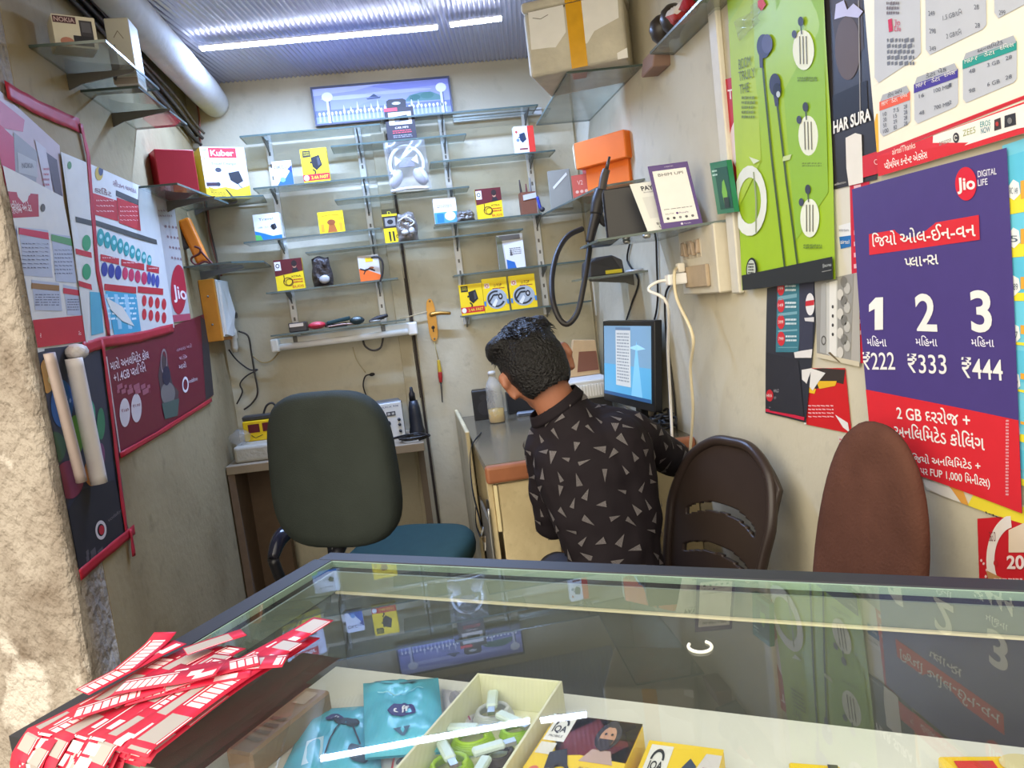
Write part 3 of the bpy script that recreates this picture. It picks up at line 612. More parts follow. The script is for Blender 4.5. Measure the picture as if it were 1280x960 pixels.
# open pen box with tools
c_ = aty(664, 271, 2.975); z = SHELF['S3c']
t = thing('tool_box', 'small brown open carton standing in front of a slotted upright', 'box', (c_.x-.008, 2.99, z)); m = MB(); CB = P((122, 76, 54), .7)
x0, x1 = c_.x-.034, c_.x+.026
for a in ((x0, x1, 2.965, 2.968), (x0, x1, 3.012, 3.015), (x0, x0+.003, 2.968, 3.012), (x1-.003, x1, 2.968, 3.012)): m.box(*a, z+.002, z+.085, CB)
m.box(x0, x1, 2.965, 3.015, z, z+.002, CB); m.build('carton', t)
for nm, lb, xx, col, hh, r in (('screwdriver', 'thin dark screwdriver standing in the brown carton', -.022, (60, 50, 50), .135, .0035), ('screwdriver', 'thin reddish screwdriver standing in the brown carton', -.004, (110, 60, 60), .118, .0035), ('tweezers', 'grey tweezers standing in the brown carton', .01, (120, 118, 116), .14, .003)):
    m = MB(); m.tube([(c_.x+xx, 2.99, z+.004), (c_.x+xx*1.2, 2.985, z+hh*.6), (c_.x+xx*1.3, 2.983, z+hh)], [r*1.4, r*1.4, r*.6], P(col, .4)); m.build(nm, label=lb, cat='tool')
m = MB(); m.tube([(c_.x+.03, 2.962, z+.062), (c_.x+.036, 2.957, z+.02), (c_.x+.042, 2.955, z+.0075)], .006, P((48, 60, 150), .4)); m.ball((c_.x+.042, 2.953, z+.012), (.011, .011, .010), P((54, 52, 60)), sub=2); m.build('marker', label='blue marker leaning on the front of the brown carton', cat='pen')
m = MB(); q = aty(661, 246, 2.963); m.frame((q.x-.022, 2.962, q.z-.012), (.05, 0, .006), (0, 0, .02), (0, .003, 0), P((196, 198, 200), .4)); m.build('paper_tag', label='pale paper tag stuck on the front of the brown carton', cat='tag', base=(q.x, 2.963, q.z))

# tools on the lowest left shelf, above the tube
z = SHELF['S5l']
def px2(x): return aty(x, 405, 2.985).x
m = MB(); xa, xb = px2(361), px2(384); m.box(xa, xb, 2.965, 3.02, z, z+.036, P((52, 46, 42), .4), .004, 2); m.box(xa+.004, xb-.012, 2.9635, 2.966, z+.020, z+.032, P((170, 164, 158), .3, .5)); m.build('multitool', label='small black metal-topped gadget at the left end of the tool shelf', cat='tool')
m = MB(); xc = px2(396); m.ball((xc, 2.985, z+.016), (.034, .028, .014), P((188, 50, 62), .35)); m.ball((xc, 2.981, z+.020), (.026, .022, .011), P((206, 92, 98), .3)); m.tube([(xc+.03, 2.985, z+.014), (xc+.052, 2.99, z+.012)], [.01, .006], P((52, 44, 44))); m.build('tape_measure', label='flat red round tool between the black gadget and the teal phone', cat='tool')
m = MB(); xc = px2(424); m.frame((xc-.044, 2.965, z+.012), (.088, 0, .010), (0, -.002, .014), (0, .05, 0), P((40, 70, 76), .25), .004, seg=2); m.box(xc-.04, xc+.03, 2.97, 3.01, z, z+.014, P((36, 34, 36)), .003); m.build('mobile_phone', label='old teal handset lying on a black block on the tool shelf', cat='phone')
m = MB(); xc = px2(447); m.ball((xc, 2.985, z+.016), (.028, .026, .016), P((46, 58, 58), .25)); m.ball((xc, 2.974, z+.022), (.018, .012, .008), P((130, 142, 140), .2)); m.build('magnifier', label='rounded dark grey-green tool right of the teal handset', cat='tool')
m = MB(); x0 = px2(466); m.tube([(x0-.012, 2.975, z+.006), (x0+.02, 2.978, z+.014), (x0+.06, 2.985, z+.022)], [.004, .010, .006], P((40, 34, 32))); m.build('pliers', label='black handled tool at the right end of the tool shelf', cat='tool')
m = MB(); x0 = px2(412); m.tube([(x0-.01, 2.962, z+.006), (x0+.05, 2.962, z+.008), (x0+.085, 2.963, z+.006)], [.0028, .004, .002], P((150, 120, 110), .35, .5)); m.build('tweezers', label='thin metal tweezers lying in front of the teal handset', cat='tool')
m = MB(); x0 = px2(470); m.tube([(x0-.02, 2.961, z+.006), (x0+.02, 2.962, z+.006)], .0035, P((170, 168, 160), .35, .5)); m.build('screwdriver_bit', label='short steel bit lying in front of the black handled tool', cat='tool')

# tube light fixed under that shelf
a = aty(339, 428, 3.0); c_ = aty(521, 409, 3.0); zt = (a.z+c_.z)/2
t = thing('tube_light', 'unlit white tube light fitting below the tool shelf', 'light', ((a.x+c_.x)/2, 3.06, zt-.03))
WHP = P((226, 222, 210), .4); m = MB(); m.box(a.x, c_.x, 3.03, 3.085, zt-.012, zt+.016, WHP, .004, 2); m.build('batten', t)
m = MB(); m.tube([(a.x+.022, 3.006, zt-.018), (c_.x-.03, 3.006, zt-.018)], .0125, P((236, 234, 228), .25), 14); m.build('tube', t)
for x0, x1 in ((a.x-.002, a.x+.028), (c_.x-.034, c_.x+.002)):
    m = MB(); m.box(x0, x1, 2.988, 3.045, zt-.034, zt+.016, WHP, .006, 2); m.build('end_cap', t)
for px in (367, 480):
    m = MB(); q = aty(px, 420, 3.0); m.box(q.x-.008, q.x+.008, 3.027, 3.03, zt-.010, zt+.017, DARKMETAL, .001); m.build('clip', t)
m = MB(); q = [aty(px, py, 3.05) for px, py in ((453, 420), (456, 432), (466, 438), (476, 434), (479, 420))]; m.tube(q, .004, P((66, 58, 50))); m.build('cable_loop', t)
m = MB(); q = [aty(px, py, 3.07) for px, py in ((500, 398), (510, 396), (525, 392), (534, 390))]; m.tube(q, .0022, P((180, 160, 120))); m.build('string', label='thin string from the shelf bracket to the brass door handle', cat='string')
# test screwdriver hung by the handle
hx = aty(544, 425, 3.07)
t = thing('screwdriver', 'yellow and red handled screwdriver hanging on the door under the brass handle', 'screwdriver', (hx.x, 3.07, hx.z-.30))
q = [aty(px, py, 3.072) for px, py in ((543, 428), (548, 450), (550, 465), (551, 478), (553, 503))]
m = MB(); m.tube(q[:2], .0016, P((170, 150, 90))); m.build('string', t)
m = MB(); m.tube([q[1], q[1].lerp(q[2], .5), q[2]], [.006, .0075, .0085], P((206, 170, 50), .3), 10); m.tube([q[2], q[2].lerp(q[3], .5), q[3]], [.0085, .009, .006], P((178, 44, 40), .3), 10); m.build('grip', t)
m = MB(); m.tube([q[3], q[4]], [.003, .002], P((70, 64, 60), .35, .6)); m.build('shaft', t)

# framed picture of a lit garden
cp = [aty(px, py, 3.082) for px, py in ((388, 112), (561, 93), (393, 160), (565, 141))]
zt, zb = (cp[0].z+cp[1].z)/2, (cp[2].z+cp[3].z)/2; x0, x1 = cp[0].x, cp[1].x
t = thing('framed_picture', 'wide framed picture of a fountain garden with lamp posts, on the back wall', 'picture', ((x0+x1)/2, 3.09, zb))
m = MB(); FR = P((70, 72, 92), .4)
for a in ((x0, x1, zt-.006, zt), (x0, x1, zb, zb+.006)): m.box(a[0], a[1], 3.075, 3.099, a[2], a[3], FR)
for a in ((x0, x0+.006), (x1-.006, x1)): m.box(a[0], a[1], 3.075, 3.099, zb+.006, zt-.006, FR)
m.build('frame', t); m = MB(); m.box(x0+.006, x1-.006, 3.084, 3.095, zb+.006, zt-.006, P((150, 155, 210)))
cv = Canvas(m, (x0+.006, 3.084, zt-.006), (x1-.006, 3.084, zt-.006), (x0+.006, 3.084, zb+.006), (x1-.006, 3.084, zb+.006), off=.0004)
cv.r(0, 0, 1, 1, (160, 166, 224)); cv.p([(0, 0), (.5, 0), (.3, .14), (0, .2)], (190, 196, 240), 2); cv.p([(.4, .05), (1, 0), (1, .16), (.6, .2)], (140, 146, 214), 2); cv.e(.25, .3, .2, .06, (200, 204, 244), 2); cv.e(.62, .26, .25, .05, (186, 190, 238), 2)
cv.p([(.3, .62), (.36, .5), (.44, .44), (.55, .5), (.62, .62)], (150, 158, 206), 2); cv.p([(.40, .36), (.44, .27), (.47, .36)], (70, 84, 110), 3); cv.p([(.38, .38), (.49, .36), (.48, .41), (.39, .42)], (84, 96, 120), 3)
cv.p([(.66, .56), (.7, .40), (.78, .34), (.86, .34), (.92, .44), (.95, .6)], (98, 140, 140), 2); cv.e(.74, .47, .04, .08, (70, 120, 116), 3); cv.e(.83, .44, .05, .09, (80, 130, 124), 3)
cv.r(0, .62, 1, .80, (120, 128, 190), 2); cv.r(0, .80, 1, 1, (150, 160, 226), 2)
for k in range(32):
    x = .03+.03*k
    if x < .99: cv.e(x, .72+.01*math.sin(k*3), .009, .05, (246, 248, 255), 4, 10); cv.p([(x-.004, .76), (x+.004, .76), (x+.008, .95), (x-.008, .95)], (196, 206, 250), 3)
for k in range(12): cv.p([(.2+.05*k, .70), (.21+.05*k, .5+.08*math.sin(k*2.3)), (.22+.05*k, .70)], (222, 226, 252), 3)
for x in (.10, .94): cv.e(x, .25, .04, .13, (244, 246, 255), 5); cv.r(x-.012, .36, x+.006, 1, (226, 228, 244), 4); cv.r(x+.006, .36, x+.014, 1, (90, 96, 130), 4)
m.build('print', t)

# ------------------------------------------------------------------ goods in the corners
def cbox(name, label, cat, P0, yaw, wd, dep, ht, col, front=None, left=None, right=None, rough=.45, bev=.002, top=None):
    """free standing box: P0 = bottom centre of the front face, yaw turns the front (0 faces the viewer along -Y)"""
    P0 = V3(P0); U = V3((math.cos(yaw), math.sin(yaw), 0)); N = V3((math.sin(yaw), -math.cos(yaw), 0)); Z = V3((0, 0, 1)); o = P0-U*wd/2
    m = MB(); m.frame(o, U*wd, Z*ht, -N*dep, P(col, rough), bev)
    if front: front(Canvas(m, o+Z*ht, o+U*wd+Z*ht, o, o+U*wd, off=.0004))
    if left: q = o-N*dep; left(Canvas(m, q+Z*ht, o+Z*ht, q, o, off=.0004))
    if right: q = o+U*wd; right(Canvas(m, q+Z*ht, q-N*dep+Z*ht, q, q-N*dep, off=.0004))
    return m.build(name, label=label, cat=cat, base=P0-N*dep/2)
# red shoe-type box
q = atz(210, 222, SHELF['RB'])
cbox('shoe_box', 'plain red box on the left wall shelf above the tariff posters', 'box', (-.628, 2.50, SHELF['RB']), .55, .115, .22, .125, (176, 34, 46), right=lambda c: (c.r(.02, .02, .98, .98, (158, 28, 52)), c.x('MI 4A', .35, .75, .35, .1, (196, 90, 106)), c.x('5A', .4, .6, .75, .1, (196, 90, 106))))
def nokia(c):
    c.r(0, 0, 1, 1, (222, 216, 196)); c.r(.02, .04, .55, .26, (90, 60, 66), 2); c.x('NOKIA', .05, .52, .15, .14, (214, 190, 190), 3, .01); c.r(.62, .12, .92, .72, (66, 64, 70), 2); c.r(.66, .18, .88, .5, (96, 96, 104), 3); c.r(.44, .62, .9, .94, (50, 50, 56), 2); c.e(.28, .84, .16, .14, (190, 130, 110), 2)
A, B = atz(70, 57, SHELF['TL1']), atz(124, 62, SHELF['TL1']); dd = (B-A).normalized()
cbox('phone_box', 'white phone box with dark handset picture, front one on the topmost left wall shelf', 'box', (A+B)/2, math.atan2(dd.y, dd.x), (B-A).length, .06, .066, (224, 218, 200), front=nokia)
A, B = atz(143, 106, SHELF['TL2']), atz(173, 104, SHELF['TL2']); dd = (B-A).normalized()
cbox('phone_box', 'plain cream box behind the phone box on the topmost left wall shelf', 'box', (A+B)/2, math.atan2(dd.y, dd.x), (B-A).length, .08, .155, (214, 210, 194), front=lambda c: (c.p([(.0, .45), (.3, .4), (.35, .75), (.1, .95), (0, .9)], (90, 92, 94), 1), c.line([(.3, .3), (.5, .2), (.7, .32)], .02, (150, 140, 120), 2), c.line([(.2, .8), (.6, .7), (.95, .78)], .02, (170, 165, 150), 2), c.r(0, .9, 1, 1, (150, 140, 128))))
# orange clamp meter leaning in the corner
t = thing('multimeter', 'orange handled test meter leaning in the left corner above the orange board', 'meter', (-.67, 2.745, SHELF['MM'])); z = SHELF['MM']; YM = 2.73
q = [aty(px, py, YM) for px, py in ((226, 274), (236, 300), (246, 322), (252, 331))]
m = MB(); ax = (q[0]-q[3]).normalized(); sd = ax.cross(V3((0, 1, 0))).normalized(); ln = (q[0]-q[3]).length*.97; bt = V3((q[3].x+.004, YM, z+.008))
m.frame(bt-sd*.021, sd*.042, ax*ln, (0, .03, 0), P((226, 128, 28), .4), .010, seg=3); m.build('body', t)
m = MB(); o2 = bt+ax*ln*.40+sd*.0215+V3((0, .004, 0)); m.frame(o2, sd*.022, ax*ln*.58, (0, .024, 0), P((74, 70, 76), .5), .007, seg=3); m.build('grip', t)
m = MB(); q = [aty(px, py, YM-.008) for px, py in ((243, 308), (250, 311), (249, 317), (240, 322), (240, 327), (246, 331), (256, 327), (266, 331), (258, 322), (250, 313))]; m.tube(q, .0035, P((96, 40, 34), .4)); m.build('test_lead', t)
# foam box with tape
zs = SHELF['RT']
A = atz(662, 97, zs); B = atz(785, 72, zs); U = (B-A); U.z = 0; wd = U.length; U.normalize(); N = V3((U.y, -U.x, 0))
t = thing('foam_box', 'dirty white foam box taped with yellow tape, up in the right corner', 'box', (A+B)/2-N*.13); ht = .205
FOAM = P((204, 197, 176), .8, var=.25, scale=18, bump=.35, bscale=60)
m = MB(); m.frame(A, U*wd, (0, 0, ht*.86), -N*.27, FOAM, .012, seg=3); m.build('foam_body', t)
m = MB(); m.frame(A-U*.004+N*.004+V3((0, 0, ht*.865)), U*(wd+.008), (0, 0, ht*.14), -N*.278, FOAM, .010, seg=3); m.build('lid', t)
m = MB(); TAPE = P((226, 168, 30), .2, var=.15); a0 = A+U*wd*.44+N*.0015; tw = U*.046
m.frame(a0, tw, (0, 0, ht*.86), -N*.001, TAPE); m.frame(a0+V3((0, 0, ht*.865))+N*.004, tw, (0, 0, ht*.14), -N*.001, TAPE); m.frame(a0+V3((0, 0, ht*1.005+.001)), tw, -N*.27, (0, 0, .001), TAPE); m.build('yellow_tape', t)
m = MB(); cv = Canvas(m, A+V3((0, 0, ht*.86)), A+U*wd+V3((0, 0, ht*.86)), A, A+U*wd, off=.0008); wt = (242, 240, 232)
cv.p([(.06, .0), (.42, .0), (.42, .42), (.3, .62), (.22, .60), (.05, .58)], wt); cv.p([(.56, .0), (.96, .0), (.95, .38), (.7, .5), (.62, .66), (.56, .66)], wt); cv.line([(.1, .1), (.18, .14), (.26, .1)], .01, (130, 124, 104), 2); cv.p([(.9, .9), (1, .85), (1, 1), (.9, 1)], wt)
m.build('paper_label', t, label='torn white paper label')
# orange carton with flap, tan carton, grey bag on the right wall shelf
z = SHELF['R2']
A = atz(735, 243, z); B = atz(788, 231, z); U = (B-A); U.z = 0; wd = U.length; U.normalize(); N = V3((U.y, -U.x, 0)); ORG = P((236, 118, 34), .45)
t = thing('orange_carton', 'open orange carton with a cream-edged flap on the right wall shelf', 'box', (A+B)/2-N*.06)
m = MB(); m.frame(A, U*wd, (0, 0, .095), -N*.10, ORG, .002); m.build('carton_body', t)
FA = A-U*.055+N*.03+V3((0, 0, .082)); m = MB(); m.frame(FA+U*.04, U*(wd+.03), V3((0, 0, .085)), -N*.095, ORG, .003); m.build('lid_flap', t)
m = MB(); m.prism([FA+U*.0395+V3((0, 0, .0)), FA+U*.0395+V3((0, 0, .085)), FA-N*.045+U*.0+V3((0, 0, .080)), FA-N*.045+U*.004+V3((0, 0, .008))], -N*.002, P((226, 216, 180), .6)); m.build('cream_edge', t)
A = atz(688, 265, z); cbox('tan_carton', 'brown carton with a faded red printed end, in the corner under the orange carton', 'box', (.640, 2.60, z), -.35, .062, .20, .075, (172, 150, 122), right=lambda c: None, front=lambda c: (c.r(.0, .0, 1, 1, (196, 92, 82)), c.x('V2', .3, .6, .35, .2, (226, 190, 180), 2, .01), c.e(.25, .75, .09, .07, (224, 196, 186), 2), c.e(.5, .75, .09, .07, (224, 196, 186), 2), c.e(.75, .75, .09, .07, (224, 196, 186), 2)))
cbox('red_carton', 'narrow red carton behind the tan carton in the right corner', 'box', (.712, 2.70, z), -.15, .05, .12, .165, (178, 66, 66), front=lambda c: c.r(.3, .05, .8, .12, (210, 120, 120)))
cbox('grey_carton', 'dull grey plastic carton with a white stripe in the right corner', 'box', (.632, 2.90, z), -.2, .085, .10, .145, (138, 138, 128), front=lambda c: c.line([(.2, .45), (.85, .12)], .07, (216, 214, 206), 2))
# black box, payment cards on the near right wall shelf
z = SHELF['R1']
A = atz(742, 302, z); B = atz(812, 286, z); A = V3((.545, 1.985, z)); U = V3((.97, -.22, 0)).normalized(); N = V3((U.y, -U.x, 0))
t = thing('black_carton', 'black upright carton behind the payment cards, below the orange carton', 'box', A)
BK = P((38, 36, 36), .35); m = MB(); m.frame(A, U*.155, (0, 0, .128), -N*.055, BK, .002); m.build('carton_body', t)
m = MB(); q = A-N*.055-U*.001; cv = Canvas(m, q+V3((0, 0, .128)), A-U*.001+V3((0, 0, .128)), q, A-U*.001, off=.0006); cv.r(.1, .04, .9, .96, (56, 54, 56)); cv.lines(.25, .1, .75, .9, 9, (120, 120, 122), 2); cv.lines(.3, .15, .7, .5, 3, (150, 148, 150), 3); m.build('printed_side', t)
def card(name, label, px, Y, col, draw, thick=.004):
    q = [aty(a, b, Y) for a, b in px]; zb = z; TL, TR, BL, BR = q; BL.z = BR.z = zb+.0005
    TL.z = TR.z = (TL.z+TR.z)/2; BL.y -= .008; BR.y -= .028; TL.y += .008; TR.y -= .012
    m = MB(); nn = (TR-TL).cross(TL-BL).normalized(); m.prism([TL, BL, BR, TR], -nn*thick, P(col, .35)); draw(Canvas(m, TL, TR, BL, BR, off=.0005))
    return m.build(name, label=label, cat='payment card', base=(BL+BR)/2)
card('payment_card', 'white payment card partly hidden behind the purple framed card', ((788, 230), (822, 226), (808, 284), (840, 280)), 1.88, (226, 228, 222), lambda c: (c.x('PAY', .32, .72, .12, .09, (40, 44, 60), 2, .02), c.x('accepted', .35, .8, .2, .03, (120, 120, 126)), c.r(.25, .3, .95, .74, (214, 216, 212)), c.x('BHIM', .4, .8, .86, .05, (90, 90, 96)), c.x('UPI', .45, .75, .93, .05, (90, 90, 96))))
PUR = (84, 58, 128)
card('payment_card', 'purple framed white payment card standing on the right wall shelf', ((811, 208), (857, 202), (826, 285), (873, 276)), 1.84, PUR, lambda c: (c.r(.08, .09, .92, .91, (238, 236, 234)), c.x('BHIM UPI', .2, .82, .16, .045, (60, 56, 66), 2), c.x('accepted here', .4, .62, .04, .022, (200, 190, 220)), c.lines(.15, .70, .85, .72, 1, (110, 106, 116)), c.x('PAYTM', .16, .36, .78, .025, (110, 110, 120)), c.e(.45, .78, .03, .018, (90, 60, 130), 2), c.x('PhonePe', .5, .72, .78, .026, (90, 60, 130)), [c.e(.2+.15*k, .85, .035, .02, ((90, 90, 96), (60, 60, 66), (140, 140, 146), (90, 90, 96), (110, 110, 116))[k], 2) for k in range(5)], c.e(.5, .955, .03, .018, (220, 214, 236), 2), c.x('PhonePe', .56, .72, .955, .018, (220, 214, 236))), .006)
for px, lb in (((791, 297), 'left round steel stud under the payment card shelf'), ((818, 289), 'right round steel stud under the payment card shelf')):
    q = atz(px[0], px[1], z-.007); m = MB(); m.lathe((q.x+.01, q.y+.09, z-.0065), [(.010, 0), (.010, -.006), (.006, -.010)], STEEL, 14)
    m.build('shelf_stud', label=lb, cat='stud', group='studs under the payment card shelf')
# router on the little shelf
z = SHELF['R3']
t = thing('router', 'small black box with a yellow sticker on the little right wall shelf', 'router', (.66, 2.5, z)); q = aty(757, 345, 2.47)
m = MB(); m.prism([(.602, 2.46, z), (.610, 2.46, z+.05), (.63, 2.47, z+.062), (.685, 2.47, z+.064), (.715, 2.46, z+.045), (.72, 2.46, z)], (0, .13, 0), P((52, 50, 50), .5), .004); m.build('case', t)
m = MB(); m.frame((.655, 2.4575, z+.004), (.055, 0, 0), (0, 0, .012), (0, .002, 0), P((220, 200, 50))); m.build('sticker', t)
m = MB(); m.tube([(.715, 2.43, z+.004), (.762, 2.40, z+.004)], .004, P((190, 190, 188), .35, .4)); m.build('pen', label='silver pen lying beside the small black box', cat='pen')
# mixed goods at the very top of the right wall
z = SHELF['R0']
for (x, y, lb) in ((.722, 1.925, 'dark bulb-shaped item, farther one on the topmost right wall shelf'), (.726, 1.855, 'dark bulb-shaped item, nearer one on the topmost right wall shelf')):
    m = MB(); m.lathe((x, y, z), [(.012, 0), (.014, .010), (.027, .024), (.033, .045), (.028, .064), (.014, .076), (.001, .079)], P((56, 50, 44), .35), 18); m.build('bulb', label=lb, cat='bulb')
def wrapper(label, x, y, col, col2, s=.05, seed=0):
    m = MB()
    def fn(sg): return lambda u, v: (x+(u-.5)*s*1.5, y+(v-.5)*s*2+.01*math.sin(u*5+seed), z+.02+s*.25+sg*(1-(2*u-1)**4)*(1-(2*v-1)**4)*(.018+.01*noise.noise(V3((u*6+seed, v*6, sg))))+.02*math.sin(u*6+seed)*(v-.5))
    m.grid(fn(1), 12, 12, P(col, .3)); m.grid(fn(-1), 12, 12, P(col2, .3)); m.build('sweet_wrapper', label=label, cat='wrapper', base=(x, y, z))
wrapper('white and red wrapped packet on the topmost right wall shelf', .715, 1.775, (222, 214, 206), (190, 60, 60), .034, 1)
wrapper('red wrapped packet at the edge of the topmost right wall shelf', .712, 1.705, (196, 40, 52), (170, 40, 50), .03, 4)
wrapper('green leafy wrapped packet at the near end of the topmost right wall shelf', .715, 1.645, (72, 150, 60), (60, 120, 60), .030, 6)
m = MB(); m.frame((XR-.05, 2.00, z-.022), (.05, 0, 0), (.01, 0, .048), (0, .10, 0), P((150, 120, 104), .7), .003); m.build('wooden_block', label='small brown wooden corner block under the topmost right wall shelf', cat='block')
m = MB(); t_ = thing('tea_packet', 'small green packet pinned on the right wall beside the purple framed card', 'packet', atx(898, 262, XR-.01)); q = [atx(a, b, XR-.028) for a, b in ((887, 204), (908, 200), (897, 268), (918, 265))]
nn = (q[1]-q[0]).cross(q[0]-q[2]).normalized(); m.prism([q[0], q[2], q[3], q[1]], -nn*.012, P((36, 120, 86), .35)); cv = Canvas(m, *q, off=.0006); cv.r(.25, .12, 1, .92, (20, 82, 60)); cv.p([(.5, .6), (.6, .4), (.72, .36), (.8, .62), (.7, .9), (.55, .9)], (120, 180, 60), 2); cv.lines(.1, .15, .4, .3, 2, (190, 220, 200)); cv.r(.55, .7, .85, .9, (30, 50, 40), 3); m.build('carton', t_)

# ------------------------------------------------------------------ counter (parallel to the skewed shop front)
CU, CN = V3((.844, -.5365, 0)), V3((.5365, .844, 0))
def ct(u, n, z): return CU*u + CN*n + V3((0, 0, z))
ZG = .91; SL = .0165; U0, U1, N0, N1 = -.714, .345, .400, .841
t = thing('display_counter', 'long glass topped display counter across the shop front', 'counter', ct((U0+U1)/2, (N0+N1)/2, -.24))
def zg(n): return ZG-SL*(N1-n)
def gbx(m, u0, u1, n0, n1, dz0, dz1, mat):
    return m.frame(ct(u0, n0, zg(n0)+dz0), CU*(u1-u0), (0, 0, dz1-dz0), CN*(n1-n0)+V3((0, 0, SL*(n1-n0))), mat)
def cbx(m, u0, u1, n0, n1, z0, z1, mat, bev=0.0): return m.frame(ct(u0, n0, z0), CU*(u1-u0), (0, 0, z1-z0), CN*(n1-n0), mat, bev)
DKF = P((46, 48, 54), .45, .1, name='counter_frame'); WOODI = P((120, 112, 92), .6, var=.15); CREAM = P((206, 198, 168), .45, var=.1)
m = MB(); gbx(m, U0, U1, N0, N1, -.008, 0, TOPGLASS); gtop = m.build('glass_top', t)
m = MB(); EG = P((150, 176, 160), .2)
gbx(m, U0, U1, N1, N1+.0015, -.008, .0004, EG); gbx(m, U0-.0015, U0, N0, N1, -.008, .0004, EG); gbx(m, U0, U1, N0-.0015, N0, -.008, .0004, EG); m.build('glass_edge', gtop)
m = MB(); cbx(m, U0-.03, U1, N1+.0025, N1+.034, ZG-.03, ZG+.001, DKF, .002); gbx(m, U0-.034, U0-.003, N0, N1+.0024, -.03, .001, DKF); m.build('rim', t)
m = MB(); cbx(m, U0, U1, N1-.012, N1+.03, -.24, ZG-.031, P((58, 60, 56), .6, var=.15)); m.build('back_panel', t)
m = MB(); cbx(m, U0-.03, U0+.010, N0, N1+.03, -.24, ZG-.041, P((84, 86, 80), .6, var=.15)); m.build('side_panel', t)
m = MB(); cbx(m, U0+.011, U1, N1-.016, N1-.0125, ZG-.036, ZG-.0085, P((112, 122, 108), .5, var=.1)); gbx(m, U0+.0105, U0+.014, N0+.02, N1-.017, -.036, -.0085, P((112, 122, 108), .5, var=.1)); m.build('inner_rail', t)
m = MB(); cbx(m, U0+.015, U1, N1-.021, N1-.0165, ZG-.0385, ZG-.036, CREAM); m.build('inner_lip', t)
m = MB(); cbx(m, U0, U1, N0, N0+.006, .30, zg(N0)-.009, TOPGLASS); m.build('front_glass', t)
m = MB(); cbx(m, U0, U1, N0-.004, N0+.02, -.24, .30, P((150, 140, 120), .6)); m.build('front_panel', t)
m = MB(); cbx(m, U0+.011, U1, N0+.021, N1-.013, .28, .30, P((84, 82, 76), .7)); m.build('floor_board', t)
ZT = .778; NT = .794; UT = -.695
m = MB(); cbx(m, UT, U1, N0+.012, NT, ZT-.012, ZT, P((232, 234, 230), .6, var=.08, scale=9), .001); m.build('display_shelf', t)
m = MB(); cbx(m, UT+.04, UT+.07, N0+.03, NT-.03, .301, ZT-.0125, WOODI); cbx(m, U1-.07, U1-.04, N0+.03, NT-.03, .301, ZT-.0125, WOODI); m.build('shelf_support', t)
# goods inside
def slab(name, label, cat, TL, TR, BL, h, col, draw=None, z=ZT+.0006, bev=.0015, group=None, rough=.4, ln=None):
    a, b_, c = [atz(p[0], p[1], z+h) for p in (TL, TR, BL)]; U = b_-a; Dn = c-a; Un = U.normalized(); Dn = Dn-Un*Dn.dot(Un)
    if ln: Dn = Dn.normalized()*ln
    m = MB(); o = a+Dn-V3((0, 0, h)); m.frame(o, U, (0, 0, h), -Dn, P(col, rough), bev)
    cv = Canvas(m, a, b_, a+Dn, b_+Dn, off=.0004)
    if draw: draw(cv)
    return m.build(name, label=label, cat=cat, group=group, base=a+U*.5+Dn*.5-V3((0, 0, h)))
slab('carton', 'long narrow brown cardboard carton at the left end of the display shelf', 'box', (383, 858), (413, 862), (322, 945), .030, (150, 122, 98), lambda c: (c.r(.25, .08, .75, .28, (178, 156, 136)), c.lines(.2, .5, .8, .9, 4, (120, 96, 76))), bev=.003)
def pillow(name, label, px, z0, h, mat, draw=None, seed=0, cat='pouch'):
    q = [atz(p[0], p[1], z0+h*.6) for p in px]
    for v in q: v.z = z0+.003
    m = MB()
    def fn(u, v):
        p = q[0]*(1-u)*(1-v)+q[1]*u*(1-v)+q[2]*(1-u)*v+q[3]*u*v
        b_ = max(0, (1-(2*u-1)**4)*(1-(2*v-1)**4)); p.z += b_*h*(.8+.5*noise.noise(V3((u*4+seed, v*4, 0)))+.25*noise.noise(V3((u*11+seed, v*11, 1)))); return p
    m.grid(fn, 18, 18, mat); m.grid(lambda u, v: V3((fn(1-u, v).x, fn(1-u, v).y, z0+.0006)), 6, 6, mat)
    cv = Canvas(m, q[0], q[1], q[2], q[3], warp=lambda u, v: fn(u, v).z-(z0+.003), off=.0012)
    if draw: draw(cv)
    return m.build(name, label=label, cat=cat, base=(sum(q, V3())/4).xy.to_3d()+V3((0, 0, z0)))
TEAL = P((92, 192, 220), .25, var=.12, scale=12)
def tealp(c):
    c.e(.45, .26, .12, .06, (44, 50, 110)); c.x('off', .38, .52, .26, .05, (220, 230, 240), 2); c.e(.62, .32, .16, .05, (40, 56, 76)); c.line([(.55, .34), (.46, .5), (.42, .8)], .02, (40, 56, 76)); c.p([(.2, .55), (.38, .5), (.42, .75), (.22, .8)], (190, 226, 236)); c.e(.78, .7, .1, .09, (60, 84, 104)); c.line([(.7, .36), (.8, .6)], .02, (40, 56, 76))
pillow('pouch', 'light blue earphone pouch lying at the left, half under the other blue pouch', ((388, 882), (470, 876), (338, 985), (478, 985)), ZT, .014, TEAL, tealp, 2)
def tealq(c):
    c.p([(.15, .12), (.4, .06), (.75, .14), (.55, .22), (.3, .2)], (70, 130, 156)); c.e(.5, .60, .18, .075, (52, 52, 120)); c.x('off', .40, .60, .60, .07, (230, 235, 245), 2, .02); c.p([(.38, .82), (.6, .80), (.52, .90), (.48, .90)], (60, 100, 130)); c.line([(.2, .3), (.5, .36), (.8, .3)], .015, (150, 220, 235))
pillow('pouch', 'light blue pouch with a dark oval logo lying on top, left of the open box', ((453, 848), (547, 841), (455, 940), (556, 932)), ZT+.014, .016, TEAL, tealq, 5)
